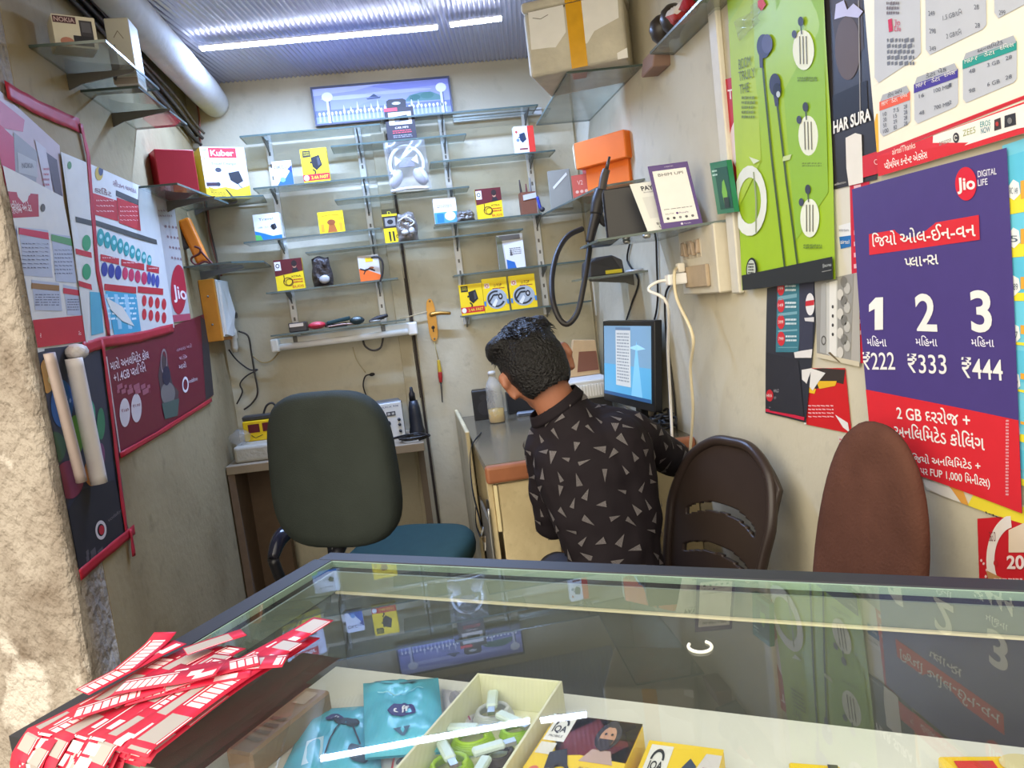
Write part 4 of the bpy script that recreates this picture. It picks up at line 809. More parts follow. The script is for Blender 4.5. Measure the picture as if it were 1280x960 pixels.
pillow('pouch', 'pale see-through pouch between the blue pouch and the open box', ((552, 858), (600, 866), (556, 905), (590, 915)), ZT, .010, P((206, 206, 216), .3), lambda c: (c.e(.4, .4, .2, .2, (150, 150, 160)), c.line([(.1, .8), (.5, .6), (.9, .8)], .05, (176, 84, 120))), 9)
slab('leaflet', 'white card with a rounded red border, below the blue pouch', 'card', (492, 940), (550, 932), (486, 985), .003, (216, 46, 44), lambda c: (c.r(.06, .07, .94, 1, (222, 218, 212)), c.e(.3, .35, .2, .14, (96, 86, 84), 2), c.e(.3, .3, .05, .04, (230, 230, 230), 3)))
# open white box with coiled leads
z = ZT+.0006; hb = .04
q = [atz(p[0], p[1], z+hb) for p in ((597, 843), (703, 853), (545, 958))]; U = q[1]-q[0]; U.z = 0; W_ = U.length; Un = U.normalized(); Vn = V3((Un.y, -Un.x, 0)); L_ = .20
O = V3((q[0].x, q[0].y, z))
t = thing('open_box', 'open cream box full of coiled green and clear leads', 'box', O+Un*W_/2+Vn*L_/2); CRM = P((226, 226, 196), .5)
def ob(a, b_, z_): return O+Un*a+Vn*b_+V3((0, 0, z_))
m = MB(); m.frame(ob(0, L_, 0), Un*W_, (0, 0, .002), -Vn*L_, CRM); m.build('bottom', t)
for nm, f in (('side', (ob(0, L_, .002), Un*.003, V3((0, 0, hb)), -Vn*L_)), ('side', (ob(W_-.003, L_, .002), Un*.003, V3((0, 0, hb)), -Vn*L_)), ('end', (ob(.003, .003, .002), Un*(W_-.006), V3((0, 0, hb)), -Vn*.003)), ('end', (ob(.003, L_, .002), Un*(W_-.006), V3((0, 0, hb*.8)), -Vn*.003))):
    m = MB(); m.frame(*f, CRM, .0005); m.build(nm, t)
def coil(label, a, b_, col, r=.021, hz=.010, plug=0.0, n=5, mat=None):
    t2 = thing('coiled_lead', label, 'lead', ob(a, b_, .003)); m = MB(); pts = []
    for k in range(n*14+1):
        an = 2*PI*k/14; rr = r*(1-.06*math.sin(k*.9)-.05*(k//14)); pts.append(ob(a, b_, .006+hz*k/(n*14))+Un*rr*math.cos(an)+Vn*rr*math.sin(an)*.95)
    m.tube(pts, .0026, mat or P(col, .35), 6, sub=1); m.build('lead', t2)
    m = MB(); d = (Un*math.cos(plug)+Vn*math.sin(plug)); s = d.cross(V3((0, 0, 1))); c = ob(a, b_, .010+hz); m.frame(c-d*.026-s*.006, d*.034, s*.012, (0, 0, .007), P((206, 224, 220), .35), .002); m.frame(c+d*.008-s*.004+V3((0, 0, .001)), d*.012, s*.008, (0, 0, .004), STEEL); m.build('plug', t2)
GRN = (164, 206, 44)
coil('clear grey coiled lead at the back of the open cream box', .030, .030, (190, 196, 204), plug=1.2)
coil('bright green coiled lead in the middle left of the open cream box', .028, .080, GRN, plug=-.2)
coil('bright green coiled lead at the front left of the open cream box', .027, .130, GRN, plug=.8)
coil('green coiled lead with pale plug at the right of the open cream box', .068, .055, (150, 196, 60), .016, .008, .4)
coil('dark coiled lead with a long pale plug in the open cream box', .066, .098, (66, 60, 62), .017, .006, -.7)
coil('pinkish coiled lead at the front right of the open cream box', .066, .145, (206, 160, 168), .018, .006, 1.5)
def iq(c):
    c.r(0, 0, 1, 1, YEL); c.p([(0, 0), (1, 0), (1, .42), (.5, .40), (0, .48)], (120, 22, 30)); c.r(.02, .02, .26, .30, (236, 234, 230), 2); c.ring(.14, .13, .08, .08, .3, BLACK, 3, PI, 2*PI); c.x('IQA', .06, .22, .17, .07, BLACK, 3, .02); c.x('MOBILE', .06, .22, .25, .025, (90, 90, 90), 3)
    c.e(.70, .18, .135, .15, (36, 26, 26), 2); c.p([(.52, .46), (.6, .33), (.8, .33), (.88, .46)], (190, 160, 150), 2); c.e(.70, .20, .085, .12, (196, 146, 116), 3); c.p([(.62, .22), (.78, .22), (.76, .32), (.70, .35), (.64, .32)], (48, 32, 30), 4); c.e(.67, .17, .014, .012, BLACK, 5); c.e(.74, .17, .014, .012, BLACK, 5); c.e(.70, .05, .06, .04, (36, 26, 26), 3)
    c.r(.02, .32, .2, .44, (226, 222, 214), 2); c.p([(.18, .42), (.34, .36), (.44, .52), (.22, .58)], (44, 40, 46), 3); c.ring(.38, .66, .13, .16, .22, (60, 46, 30), 3); c.e(.12, .64, .07, .08, (216, 110, 90), 2); c.x('SUPER BASS', .56, .92, .55, .08, (150, 110, 20), 2, .01); c.x('SILVER 201', .5, .95, .88, .07, (120, 90, 20))
slab('earphone_box', 'yellow and maroon earphone box with a bearded face printed on it, on the display shelf', 'box', (697, 893), (804, 906), (672, 965), .030, YEL, iq, ln=.16)
def iq2(c):
    c.r(0, 0, 1, 1, YEL); c.r(.06, .06, .36, .6, (232, 230, 224), 2); c.ring(.2, .28, .09, .16, .3, BLACK, 3, PI, 2*PI); c.x('IQA', .12, .3, .36, .12, BLACK, 3, .02); c.p([(.35, .7), (.62, .2), (.72, .3), (.66, .6), (.5, 1)], (54, 70, 96), 3); c.p([(.66, .5), (.8, .1), (1, .1), (1, .9), (.8, 1)], (216, 210, 208), 2); c.lines(.8, .3, .97, .8, 5, (190, 120, 130), 3)
slab('earphone_box', 'smaller yellow box with a white logo square, right of the bearded face box', 'box', (812, 926), (905, 938), (800, 985), .022, YEL, iq2, ln=.11)
slab('earphone_box', 'yellow box at the bottom edge of the picture with a dark plug on it', 'box', (986, 952), (1050, 957), (982, 990), .016, YEL, lambda c: (c.p([(.75, .02), (.95, .02), (.98, .25), (.8, .3)], (66, 62, 58), 2), c.r(.1, .4, .6, .7, (200, 50, 46), 2)), ln=.07)
slab('earphone_box', 'yellow box with a red emblem at the right end of the display shelf', 'box', (1172, 945), (1300, 944), (1168, 985), .02, YEL, lambda c: (c.r(.12, .1, .5, .7, (206, 52, 44), 2), c.ring(.31, .42, .1, .18, .25, (240, 200, 190), 3, PI, 2*PI), c.e(.75, .15, .2, .16, (216, 206, 160), 2)), ln=.09)
# small bead ring lying on the glass
m = MB(); q = atz(875, 808, zg(.62)+.002); m.tube([q+V3((.0105*math.cos(a), .0115*math.sin(a), 0)) for a in [PI*.75+PI*1.45*k/12 for k in range(13)]], .0016, P((236, 236, 226), .4)); m.build('plastic_ring', label='small white plastic ring lying on the counter glass', cat='ring')
# red printed strips piled on the left end
rd = random.Random(11); RS = P((206, 34, 66), .45, var=.08); RW = P((240, 222, 222), .5); RG = P((176, 168, 162), .4)
def strip(i, u, n, ang, L, wdt, fold=0.0, curl=0.0):
    d = CU*math.sin(ang)+CN*math.cos(ang); s = CU*math.cos(ang)-CN*math.sin(ang); o = ct(u, n, ZG+.0012+.0006*i); m = MB(); nsg = 26
    def pos(a, b_):   # a along 0..1, b across -.5...5
        x = a*L-fold; p = o+d*x+s*(b_*wdt)
        q = o+s*(b_*wdt); hz = .004+.004*math.sin(q.x*21)*math.cos(q.y*17)
        if x < 0 and fold: p = q+V3((0, 0, hz+x*.95))-CN*(.004+.0006*i+.10*abs(x))*min(1, -x*60)
        else: p = p+V3((0, 0, .004+.004*math.sin(p.x*21)*math.cos(p.y*17)))
        return p+V3((0, 0, curl*max(0, a-.6)**2-SL*(N1-max(N0, p.dot(CN)))))
    m.grid(lambda a, b_: pos(a, b_-.5), nsg, 2, RS, thick=.0003)
    def patch(a0, a1, b0, b1, mat, lift=.0004):
        k = 5; n0 = len(m.v); vs = []
        for j in range(k+1):
            for b_ in (b0, b1): a = a0+(a1-a0)*j/k; vs.append(pos(a, b_)+V3((0, 0, lift))-CN*(lift if a*L < fold else 0))
        m.add(vs, [(2*j, 2*j+1, 2*j+3, 2*j+2) for j in range(k)], mat)
    a = .01; kind = rd.randint(0, 2)
    while a < .93:
        ln_ = (.055, .03, .045)[kind % 3]/L; e = min(.985, a+ln_)
        if kind % 3 == 0:
            x = a
            while x < e: patch(x, min(e, x+.006/L), -.26, .30, RW); x += .0075/L
            patch(a, e, -.40, -.34, RW)
        elif kind % 3 == 1:
            patch(a, a+(e-a)*.45, -.30, .05, RW); patch(a+(e-a)*.3, e, .0, .35, RW)
        else: patch(a, e, -.36, .36, RG); patch(a, e, .40, .45, RW)
        a = e+.012/L; kind += 1
    m.build('paper_strip', label='red and white printed paper strip in the pile on the counter left end', cat='paper strip', group='printed paper strips piled on the counter')
i = 0
for layer in range(3):
    for k in range(10):
        u = U0+.014+.0150*k+rd.uniform(-.006, .006); n = N0-.006
        strip(i, u, n, rd.uniform(-.06, .14)+.03*layer, .055+rd.uniform(.11, .17)+(.02 if 3 < k < 9 else 0), .030, fold=.055 if k < 8 else .004, curl=.0); i += 1
for (u, n, ang, L) in ((-.655, .46, .95, .13), (-.645, .50, 1.1, .13), (-.69, .43, .8, .12), (-.63, .48, .75, .10), (-.72, .46, .2, .12), (-.67, .54, .55, .07), (-.71, .50, -.25, .08), (-.68, .47, 1.2, .12)):
    strip(i, u+.015, n-.012, ang, L*.85, .027, 0, .03 if i > 35 else 0); i += 1

# ------------------------------------------------------------------ office chair
fd = V3((.45, .893, 0)).normalized(); rt = V3((fd.y, -fd.x, 0)); bc = V3((-.262, 2.09, 0))
t = thing('office_chair', 'dark green-grey upholstered office chair with armrests, standing on the left', 'chair', bc+fd*.25)
FAB = P((52, 58, 54), .8, var=.22, scale=10, bump=.2, bscale=300, spec=.2); BLKP = P((30, 30, 34), .35)
def sup(a, n): c, s = math.cos(a), math.sin(a); return (math.copysign(abs(c)**(2/n), c), math.copysign(abs(s)**(2/n), s))
def cushion(m, C, X, Y, Z, w2, h2, th, mat, n=4.2, curve=0.0, taper=0.0):
    R_ = 9; S = 48; vs = []; fs = []
    prof = [(0.0, 1), (.5, 1), (.8, .98), (.93, .86), (.985, .5), (1, 0), (.985, -.5), (.93, -.86), (.8, -.98), (.5, -1), (0, -1)]
    for r, zz in prof:
        for k in range(S):
            x, y = sup(2*PI*k/S, n); x *= r*(1-taper*y*r); y *= r; vs.append(C+X*(x*w2)+Y*(y*h2)+Z*(zz*th/2-curve*(x*x)+.02*math.sin(y*1.6)))
    for i in range(len(prof)-1):
        for k in range(S): fs.append((i*S+k, i*S+(k+1) % S, (i+1)*S+(k+1) % S, (i+1)*S+k))
    m.add(vs, fs, mat, True)
up = (V3((0, 0, 1))-fd*.10).normalized()
m = MB(); cushion(m, bc+V3((0, 0, .853)), rt, up, fd, .192, .216, .085, FAB, 3.5, -.02, .05); m.build('backrest', t)
m = MB(); cushion(m, bc+fd*.29+rt*.02+V3((0, 0, .475)), rt, fd, V3((0, 0, 1)), .20, .25, .09, P((36, 66, 64), .8, var=.15), 3.2); m.build('seat', t)
m = MB(); m.tube([bc+fd*.05+V3((0, 0, .66)), bc-fd*.035+V3((0, 0, .60)), bc+fd*.0+V3((0, 0, .44)), bc+fd*.2+V3((0, 0, .42))], .018, BLKP); m.build('back_support', t)
for s in (-1,):
    m = MB(); b0 = bc+rt*(s*.235); pth = [b0+fd*.01+V3((0, 0, .60)), b0+fd*.06+V3((0, 0, .645)), b0+fd*.16+V3((0, 0, .655)), b0+fd*.27+V3((0, 0, .635)), b0+fd*.31+V3((0, 0, .56)), b0+fd*.27-rt*(s*.02)+V3((0, 0, .45))]
    m.tube(pth, [.016, .024, .026, .026, .02, .018], P((34, 34, 44), .16), 12); m.tube([b0+fd*.01+V3((0, 0, .60)), b0+fd*.05+V3((0, 0, .50)), b0+fd*.14-rt*(s*.03)+V3((0, 0, .45))], .016, BLKP, 10); m.build('armrest', t)
m = MB(); bb = bc+fd*.27; m.lathe(bb+V3((0, 0, .10)), [(.03, 0), (.03, .18), (.02, .185), (.02, .33)], BLKP, 16); m.build('gas_column', t)
for k in range(5):
    a = 2*PI*k/5+.3; d = V3((math.cos(a), math.sin(a), 0)); m = MB(); m.tube([bb+V3((0, 0, .115)), bb+d*.12+V3((0, 0, .10)), bb+d*.225+V3((0, 0, .07))], [.03, .024, .016], BLKP); ba = m.build('base_arm', t); m = MB(); m.ball(bb+d*.225+V3((0, 0, .028)), (.027, .027, .0275), BLKP, sub=2); m.build('caster', ba)

# ------------------------------------------------------------------ brown plastic chair
t = thing('plastic_chair', 'dark brown moulded plastic chair with slatted back, right of the sitting person', 'chair', (.46, 1.62, 0))
BRN = P((52, 42, 38), .35, var=.1); by0, by1 = 1.80, 1.44
def bk(u, v):      # u: far -> near, v: bottom -> top
    e = abs(2*u-1); z = .40+.47*v*(1-.16*e**2.6*v); hw = .82+.18*min(1, v*1.5)
    x = .568+.045*(2*u-1)*hw+.070*v+.025*v*v+.025*(1-e*e); y = 1.635-.168*(2*u-1)*hw
    return V3((x, y, z))
def slot(u, v):
    for vc in (.22, .42, .62):
        if .14 < u < .86 and abs(v-(vc+.06*(1-(2*u-1)**2))) < .022: return True
    return False
m = MB(); m.grid(bk, 56, 130, BRN, .012, skip=slot); m.tube([bk(0, .02), bk(0, .3), bk(0, .6), bk(0, .8), bk(.1, .97), bk(.3, 1), bk(.5, 1), bk(.7, 1), bk(.9, .97), bk(1, .8), bk(1, .6), bk(1, .3), bk(1, .02)], .012, BRN, 10); m.build('backrest', t)
m = MB(); m.grid(lambda u, v: V3((.20+.38*u, 1.43+.37*v+.0, .402-.015*math.sin(PI*u)*math.sin(PI*v)+(.0 if u > .05 else -.015))), 14, 14, BRN, .012); m.build('seat', t)
for sx, sy in ((0, 0), (0, 1), (1, 0), (1, 1)):
    m = MB(); x, y = (.22, .57)[sx], (1.45, 1.78)[sy]; m.tube([(x, y, .39), (x+(-.02, .03)[sx], y+(-.02, .02)[sy], .001)], [.024, .018], BRN, 10); m.build('leg', t)
for s, y in ((0, 1.43),):
    m = MB(); m.tube([bk(1, .42)+V3((0, .0, 0)), V3((.56, 1.405, .58)), V3((.40, 1.40, .57)), V3((.28, 1.405, .53)), V3((.23, 1.43, .40))], [.016, .02, .02, .018, .016], BRN, 10); m.build('armrest', t)

# ------------------------------------------------------------------ felt backed chair by the right wall
A = V3((.642, 1.20, 0)); B = V3((.682, .985, 0)); mid = (A+B)/2; X = (B-A).normalized(); Nn = V3((X.y, -X.x, 0))
if Nn.x > 0: Nn = -Nn
t = thing('padded_chair', 'chair with a rounded brown felt back leaning near the right wall', 'chair', mid+Nn*.2)
FELT = P((88, 58, 48), .95, var=.35, scale=14, bump=.25, bscale=200, spec=.1)
m = MB(); upv = V3((.05, -.0, 1)).normalized(); cushion(m, mid+V3((.0, 0, .77)), X, upv, -Nn, (B-A).length/2*1.03, .225, .03, FELT, 2.25, .0, .05); m.build('backrest', t)
m = MB(); cushion(m, mid+Nn*.22+V3((0, 0, .46)), X, -Nn, V3((0, 0, 1)), .17, .17, .06, FELT, 3); m.build('seat', t)
for a, b_ in ((-.12, .08), (.12, .08), (-.12, .34), (.12, .34)):
    m = MB(); p = mid+X*a+Nn*b_; m.tube([p+V3((0, 0, .435)), p+V3((0, 0, .001))], .011, P((60, 56, 54), .35, .6)); m.build('leg', t)
m = MB(); m.tube([mid+V3((.02, 0, .62)), mid+Nn*.0+V3((.01, 0, .5)), mid+Nn*.07+V3((0, 0, .425)), mid+Nn*.2+V3((0, 0, .425))], .012, P((60, 56, 54), .35, .6)); m.build('back_support', t)

# ------------------------------------------------------------------ work desk on the right
ZD = .80
t = thing('work_desk', 'wooden desk with brown edged dark top and cream panels, in the right corner', 'desk', (.46, 2.6, 0))
CRP = wallmat('cream_board', (206, 190, 150), (150, 130, 92), .6, 4, .15); TOPM = P((104, 94, 76), .18, var=.15); BRE = P((152, 96, 66), .4, var=.2)
m = MB(); m.box(.158, XR-.002, 2.10, 3.085, ZD-.025, ZD, TOPM, .002); m.build('worktop', t)
m = MB(); m.box(.155, XR-.002, 2.068, 2.099, ZD-.05, ZD+.001, BRE, .010, 3); m.build('edge_rail', t)
m = MB(); m.box(.160, XR-.004, 2.56, 3.08, 0.0, ZD-.026, CRP); m.build('carcass', t)
m = MB(); m.box(.138, .152, 2.50, 3.08, .0, ZD+.035, CRP, .003); m.build('side_panel', t)
m = MB(); m.box(.185, .345, 2.085, 2.10, .06, ZD-.056, CRP, .003); m.build('front_panel', t)
m = MB(); m.box(.36, .56, 2.085, 2.10, .06, ZD-.056, CRP, .003); m.build('front_panel', t)
m = MB(); m.box(.575, XR-.004, 2.085, 2.10, .06, ZD-.056, CRP, .003); m.build('front_panel', t)
m = MB(); m.box(.346, .358, 2.09, 2.56, .0, ZD-.026, P((130, 98, 62), .6)); m.box(.157, .172, 2.09, 2.12, 0, ZD-.026, CRP, .002); m.box(.157, .165, 2.12, 2.56, .10, ZD-.20, P((120, 110, 92), .6)); m.build('frame_post', t)
m = MB(); m.box(.150, .1555, 2.095, 2.115, .40, ZD-.10, P((60, 56, 52), .4, .4)); m.tube([(.152, 2.085, ZD-.12), (.150, 2.08, ZD-.25), (.152, 2.085, ZD-.38)], .004, STEEL); m.build('metal_bolt', t)
m = MB(); m.box(.173, .184, 2.08, 2.10, ZD-.19, ZD-.056, P((222, 206, 160), .5), .002); m.build('corner_strip', t)
# strap with keys
t = thing('lanyard', 'black strap with a bunch of keys hanging off the left corner of the desk', 'lanyard', (.13, 2.2, .62))
q = [atz(600, 532, ZD+.004), V3((.150, 2.42, ZD+.004)), V3((.134, 2.36, ZD-.03)), V3((.124, 2.26, ZD-.10)), V3((.128, 2.20, ZD-.16)), V3((.130, 2.17, ZD-.19))]
q[0] = V3((.20, 2.62, ZD+.004)); m = MB(); pts = []
def ribbon(m, pts, wv, mat, sub=6):
    P_ = [V3(p) for p in pts]; q = []
    for i in range(len(P_)-1):
        g = lambda k: P_[max(0, min(len(P_)-1, k))]; p0, p1, p2, p3 = g(i-1), g(i), g(i+1), g(i+2)
        for k in range(sub):
            u = k/sub; q.append(.5*((2*p1)+(p2-p0)*u+(2*p0-5*p1+4*p2-p3)*u*u+(3*p1-p0-3*p2+p3)*u**3))
    q.append(P_[-1]); n = len(q)-1
    m.grid(lambda a, b_: q[round(b_*n)]+V3(wv)*(a-.5), 1, n, mat, .0015)
ribbon(m, q, (.004, .022, .004), P((26, 26, 28), .7)); ribbon(m, [q[4]+V3((-.004, .01, .02)), q[4]+V3((-.010, 0, -.03)), q[5]+V3((-.006, -.004, -.03))], (.004, .03, 0), P((26, 26, 28), .7)); m.build('strap', t)
m = MB(); c = V3((.132, 2.165, ZD-.205)); m.tube([c+V3((.004*math.sin(a), .012*math.cos(a), .012*math.sin(a))) for a in [2*PI*k/10 for k in range(10)]], .0016, STEEL, closed=True); m.build('key_ring', t)
for k in range(4):
    m = MB(); a = -.5+.35*k; d = V3((.15*math.sin(a*3), math.sin(a), -math.cos(a))).normalized(); b0 = c+V3((-.004*k+.006, 0, -.014)); m.frame(b0-V3((0, .006, 0)), d*.018, V3((0, .012, 0)), V3((.002, 0, 0)), P((120, 104, 80), .35, .7), .002); m.frame(b0+d*.018-V3((0, .003, 0)), d*.024, V3((0, .006, 0)), V3((.0018, 0, 0)), P((150, 146, 136), .35, .7)); m.build('key', t)
# things on the desk
bx = atz(622, 528, ZD); t = thing('bottle', 'clear plastic bottle with yellow liquid at the left of the desk', 'bottle', bx)
m = MB(); prof = [(.028, .001), (.031, .006), (.031, .10), (.029, .115), (.030, .13), (.026, .15), (.013, .168), (.012, .178)]; m.lathe(bx, prof, glassmat('bottle_plastic', (.9, .9, .88), (.75, .74, .7), .28, 1.4, .15), 20); m.build('body', t)
m = MB(); m.lathe(bx, [(.0275, .003), (.0295, .008), (.0295, .052)], P((214, 176, 92), .25), 20); m.build('liquid', t)
m = MB(); m.lathe(bx+V3((0, 0, .178)), [(.014, 0), (.014, .014), (.006, .016)], P((196, 192, 184), .4), 16); m.build('cap', t)
q = atz(610, 526, ZD); cbox('speaker', 'small black speaker behind the bottle on the desk', 'speaker', (q.x-.005, 2.93, ZD), -.1, .085, .07, .115, (34, 33, 34), front=lambda c: (c.r(.08, .06, .92, .94, (26, 25, 26)), c.e(.5, .6, .3, .24, (42, 40, 42), 2), c.e(.5, .25, .16, .11, (42, 40, 42), 2)))
cbox('speaker', 'long black box behind the man\'s head at the back of the desk', 'speaker', (.42, 2.97, ZD), 0, .15, .06, .085, (36, 35, 37), front=lambda c: c.r(.05, .1, .95, .9, (28, 27, 29)))
q = atz(658, 520, ZD); cbox('mobile_phone', 'grey handset lying on the desk beside the bottle', 'phone', (q.x, q.y, ZD), -.2, .075, .045, .014, (128, 134, 142), front=lambda c: c.r(.1, .2, .9, .8, (70, 76, 86)), bev=.004)
t = thing('printer', 'white printer with a ribbed grille behind the monitor on the desk', 'printer', (.60, 2.85, ZD)); m = MB(); m.box(.525, .70, 2.72, 2.95, ZD, ZD+.055, P((52, 50, 50), .4), .004); m.build('base', t)
m = MB(); m.box(.52, .705, 2.715, 2.955, ZD+.056, ZD+.125, P((212, 210, 202), .45), .006, 2); pc_ = m.build('case', t)
m = MB()
for k in range(16): m.box(.532+.0105*k, .538+.0105*k, 2.711, 2.716, ZD+.066, ZD+.108, P((236, 234, 228), .4))
m.build('grille', pc_)
t = thing('picture_board', 'tan bordered brown board leaning above the printer', 'board', (.60, 2.85, ZD+.126)); z = ZD+.1265
q = [aty(a, b, 2.86) for a, b in ((717, 425), (744, 425), (709, 466), (750, 462))]
TL, TR, BL, BR = q; zb = z; BL.z = BR.z = zb; m = MB(); m.prism([BL, BR, TR, TL], (0, .03, 0), P((196, 164, 120), .7, var=.15), .002); brd = m.build('border', t)
m = MB(); I = lambda u, v: TL*(1-u)*(1-v)+TR*u*(1-v)+BL*(1-u)*v+BR*u*v+V3((0, -.0015, 0)); m.prism([I(.28, .32), I(.28, .88), I(.97, .88), I(.97, .32)], (0, .001, 0), P((124, 78, 56), .8)); m.build('inner_board', brd)
# monitor
ml, mr = aty(748, 440, 2.60), aty(812, 455, 2.20); ml.z = mr.z = 0; X = (mr-ml); W_ = X.length; X.normalize(); N = V3((X.y, -X.x, 0))
if N.x > 0: N = -N
t = thing('monitor', 'black flat monitor showing a blue desktop with a white page, on the desk', 'monitor', (ml+mr)/2+V3((0, 0, ZD))-N*.06); H_ = .275; Zu = (V3((0, 0, 1))-N*.10).normalized(); o = ml+V3((0, 0, .862))
BZ = P((24, 24, 26), .3); m = MB(); m.frame(o, X*W_, Zu*H_, -N*.028, BZ, .004, seg=2); m.frame(o+X*W_*.15+Zu*.04-N*.028, X*W_*.7, Zu*H_*.7, -N*.02, BZ, .006); hous = m.build('housing', t)
SCRM = lambda c: P(c, .3, emit=.48, var=0.02)
m = MB(); a = o+N*.0006; cv = Canvas(m, a+Zu*(H_-.016)+X*.016, a+Zu*(H_-.016)+X*(W_-.016), a+Zu*.026+X*.016, a+Zu*.026+X*(W_-.016), off=.0006)
cv.r(0, 0, 1, 1, SCRM((112, 146, 168))); cv.r(0, .55, 1, 1, SCRM((84, 156, 190)), 2); cv.p([(.6, 1), (.72, .2), (.84, 1)], SCRM((120, 180, 206)), 3); cv.p([(.55, .3), (.74, .25), (.9, .3), (.74, .33)], SCRM((150, 196, 216)), 3); cv.r(.28, .06, .60, .84, SCRM((190, 192, 188)), 4); cv.lines(.31, .1, .57, .8, 16, SCRM((130, 136, 140)), 5); cv.r(.28, .02, .60, .06, SCRM((90, 116, 140)), 4); cv.r(0, .95, 1, 1, SCRM((40, 80, 120)), 5)
m.build('screen', hous, label='lit blue screen')
m = MB(); c = (ml+mr)/2-N*.05; m.box(c.x-.012, c.x+.012, c.y-.03, c.y+.03, ZD+.008, ZD+.16, BZ, .003); m.box(c.x-.07, min(c.x+.07, XR-.01), c.y-.10, c.y+.10, ZD, ZD+.008, BZ, .003); m.build('stand', t)
# cable heap
rd = random.Random(5)
for k, (cx, cyy, lb) in enumerate(((.71, 2.16, 'black cable coiled on the desk below the monitor, nearest the right wall'), (.66, 2.14, 'black cable coiled on the desk below the monitor, nearest the front edge'), (.72, 2.23, 'black cable coiled on the desk right behind the monitor foot'))):
    m = MB(); pts = [(cx+rd.uniform(.012, .034)*math.cos(a), cyy+rd.uniform(.015, .04)*math.sin(a), ZD+.010+.0013*i+rd.uniform(0, .018)) for i, a in enumerate([2*PI*j/7 for j in range(30)])]
    m.tube(pts, .0038, P((30, 29, 30), .45), 6, sub=3); m.build('cable', label=lb, cat='cable')
m = MB(); m.box(.57, .645, 2.108, 2.16, ZD, ZD+.035, P((32, 31, 33), .4), .005, 2); m.build('adapter', label='black adapter block at the front of the desk under the monitor', cat='adapter')

# ------------------------------------------------------------------ plank table on the left
ZP = .78; t = thing('plank_table', 'narrow wooden plank table with a dark side board along the back wall on the left', 'table', (-.35, 2.93, 0))
PL = P((150, 134, 112), .5, var=.2, scale=14); m = MB(); m.prism([(XL+.004, 2.80, ZP-.03), (-.35, 2.76, ZP-.03), (.0, 2.73, ZP-.03), (.0, 3.08, ZP-.03), (XL+.004, 3.08, ZP-.03)], (0, 0, .03), PL, .002); m.build('plank', t)
m = MB(); m.box(XL+.006, XL+.03, 2.80, 3.05, 0, ZP-.031, P((112, 92, 74), .7, var=.2)); m.box(XL+.03, XL+.15, 2.99, 3.05, 0, ZP-.031, P((104, 84, 66), .7, var=.2)); m.build('side_board', t)
m = MB(); m.box(-.03, -.005, 3.0, 3.07, 0, ZP-.031, P((120, 104, 84), .7)); m.build('leg', t)
m = MB(); HZ2 = P((176, 172, 160), .35, var=.15, scale=20, bump=.2)
m.frame((XL+.03, 2.83, ZP), (.24, -.02, 0), (0, 0, .062), (.0, .17, 0), HZ2, .012, seg=3); m.build('plastic_tub', label='pale plastic tub on the plank table behind the office chair', cat='tub')
pouch_z = ZP+.0625
m = MB(); c = V3((-.655, 2.868, pouch_z))
for (dx, r, sg) in ((0, .034, 0),): m.grid(lambda u, v: c+V3((math.cos(2*PI*u)*math.sin(PI*v)*.038*(1+.25*noise.noise(V3((u*5, v*6, 2)))), math.sin(2*PI*u)*math.sin(PI*v)*.03, .028-.028*math.cos(PI*v)*(1+.2*noise.noise(V3((u*5, v*5, 7))))*1.0)), 20, 12, CLEAR)
m.build('plastic_bag', label='small clear crumpled bag on the pale plastic tub', cat='bag')
t = thing('socket_box', 'yellow box with two dark red windows on the pale plastic tub', 'box', (-.58, 2.93, pouch_z)); q = [aty(293, 541, 2.91), aty(331, 537, 2.91)]
m = MB(); o = V3((-.652, 2.92, pouch_z)); U = V3((.14, -.02, 0)); m.frame(o, U, (0, 0, .075), (.01, .065, 0), P((228, 190, 26), .4), .003); cv = Canvas(m, o+V3((0, 0, .075)), o+U+V3((0, 0, .075)), o, o+U, off=.0005); cv.r(.14, .16, .44, .58, (96, 22, 26)); cv.r(.52, .14, .86, .56, (96, 22, 26)); cv.line([(.2, .7), (.3, .85), (.5, .72)], .03, (60, 50, 20)); m.build('case', t)
m = MB(); m.tube([o+V3((.07, .03, .078)), o+V3((.09, .03, .12)), o+V3((.115, .03, .128)), o+V3((.13, .03, .10))], .004, P((40, 38, 38))); m.build('loop_cable', t)
m = MB(); m.frame(o+V3((.0, .008, .0755)), U*.96, V3((0, 0, .018)), V3((0, .05, 0)), P((66, 64, 62), .4), .004); m.build('top_cover', t)
# soldering station
q = atz(494, 538, ZP); t = thing('soldering_station', 'white faced soldering station with three knobs on the plank table', 'soldering station', (q.x, 2.93, ZP))
o = V3((q.x-.052, 2.89, ZP+.001)); U = V3((.098, .012, 0)); N = V3((.12, -1, 0)).normalized(); m = MB(); m.frame(o, U, (0, 0, .142), -N*.10, P((92, 92, 90), .4), .004); m.build('case', t)
m = MB(); m.frame(o+N*.004+U*.03+V3((0, 0, .004)), U*.94, (0, 0, .134), -N*.0038, P((214, 214, 210), .4), .002); a = o+N*.0045+V3((0, 0, .138)); cv = Canvas(m, a, a+U, o+N*.0045, o+U+N*.0045, off=.0004); cv.x('QUICK 936', .15, .85, .1, .05, (80, 80, 90)); cv.r(.36, .24, .7, .36, (70, 70, 74)); cv.r(.4, .27, .5, .33, (180, 180, 176), 2); cv.r(.56, .27, .66, .33, (180, 180, 176), 2); cv.e(.15, .25, .05, .035, (180, 80, 70)); fp_ = m.build('face_plate', t)
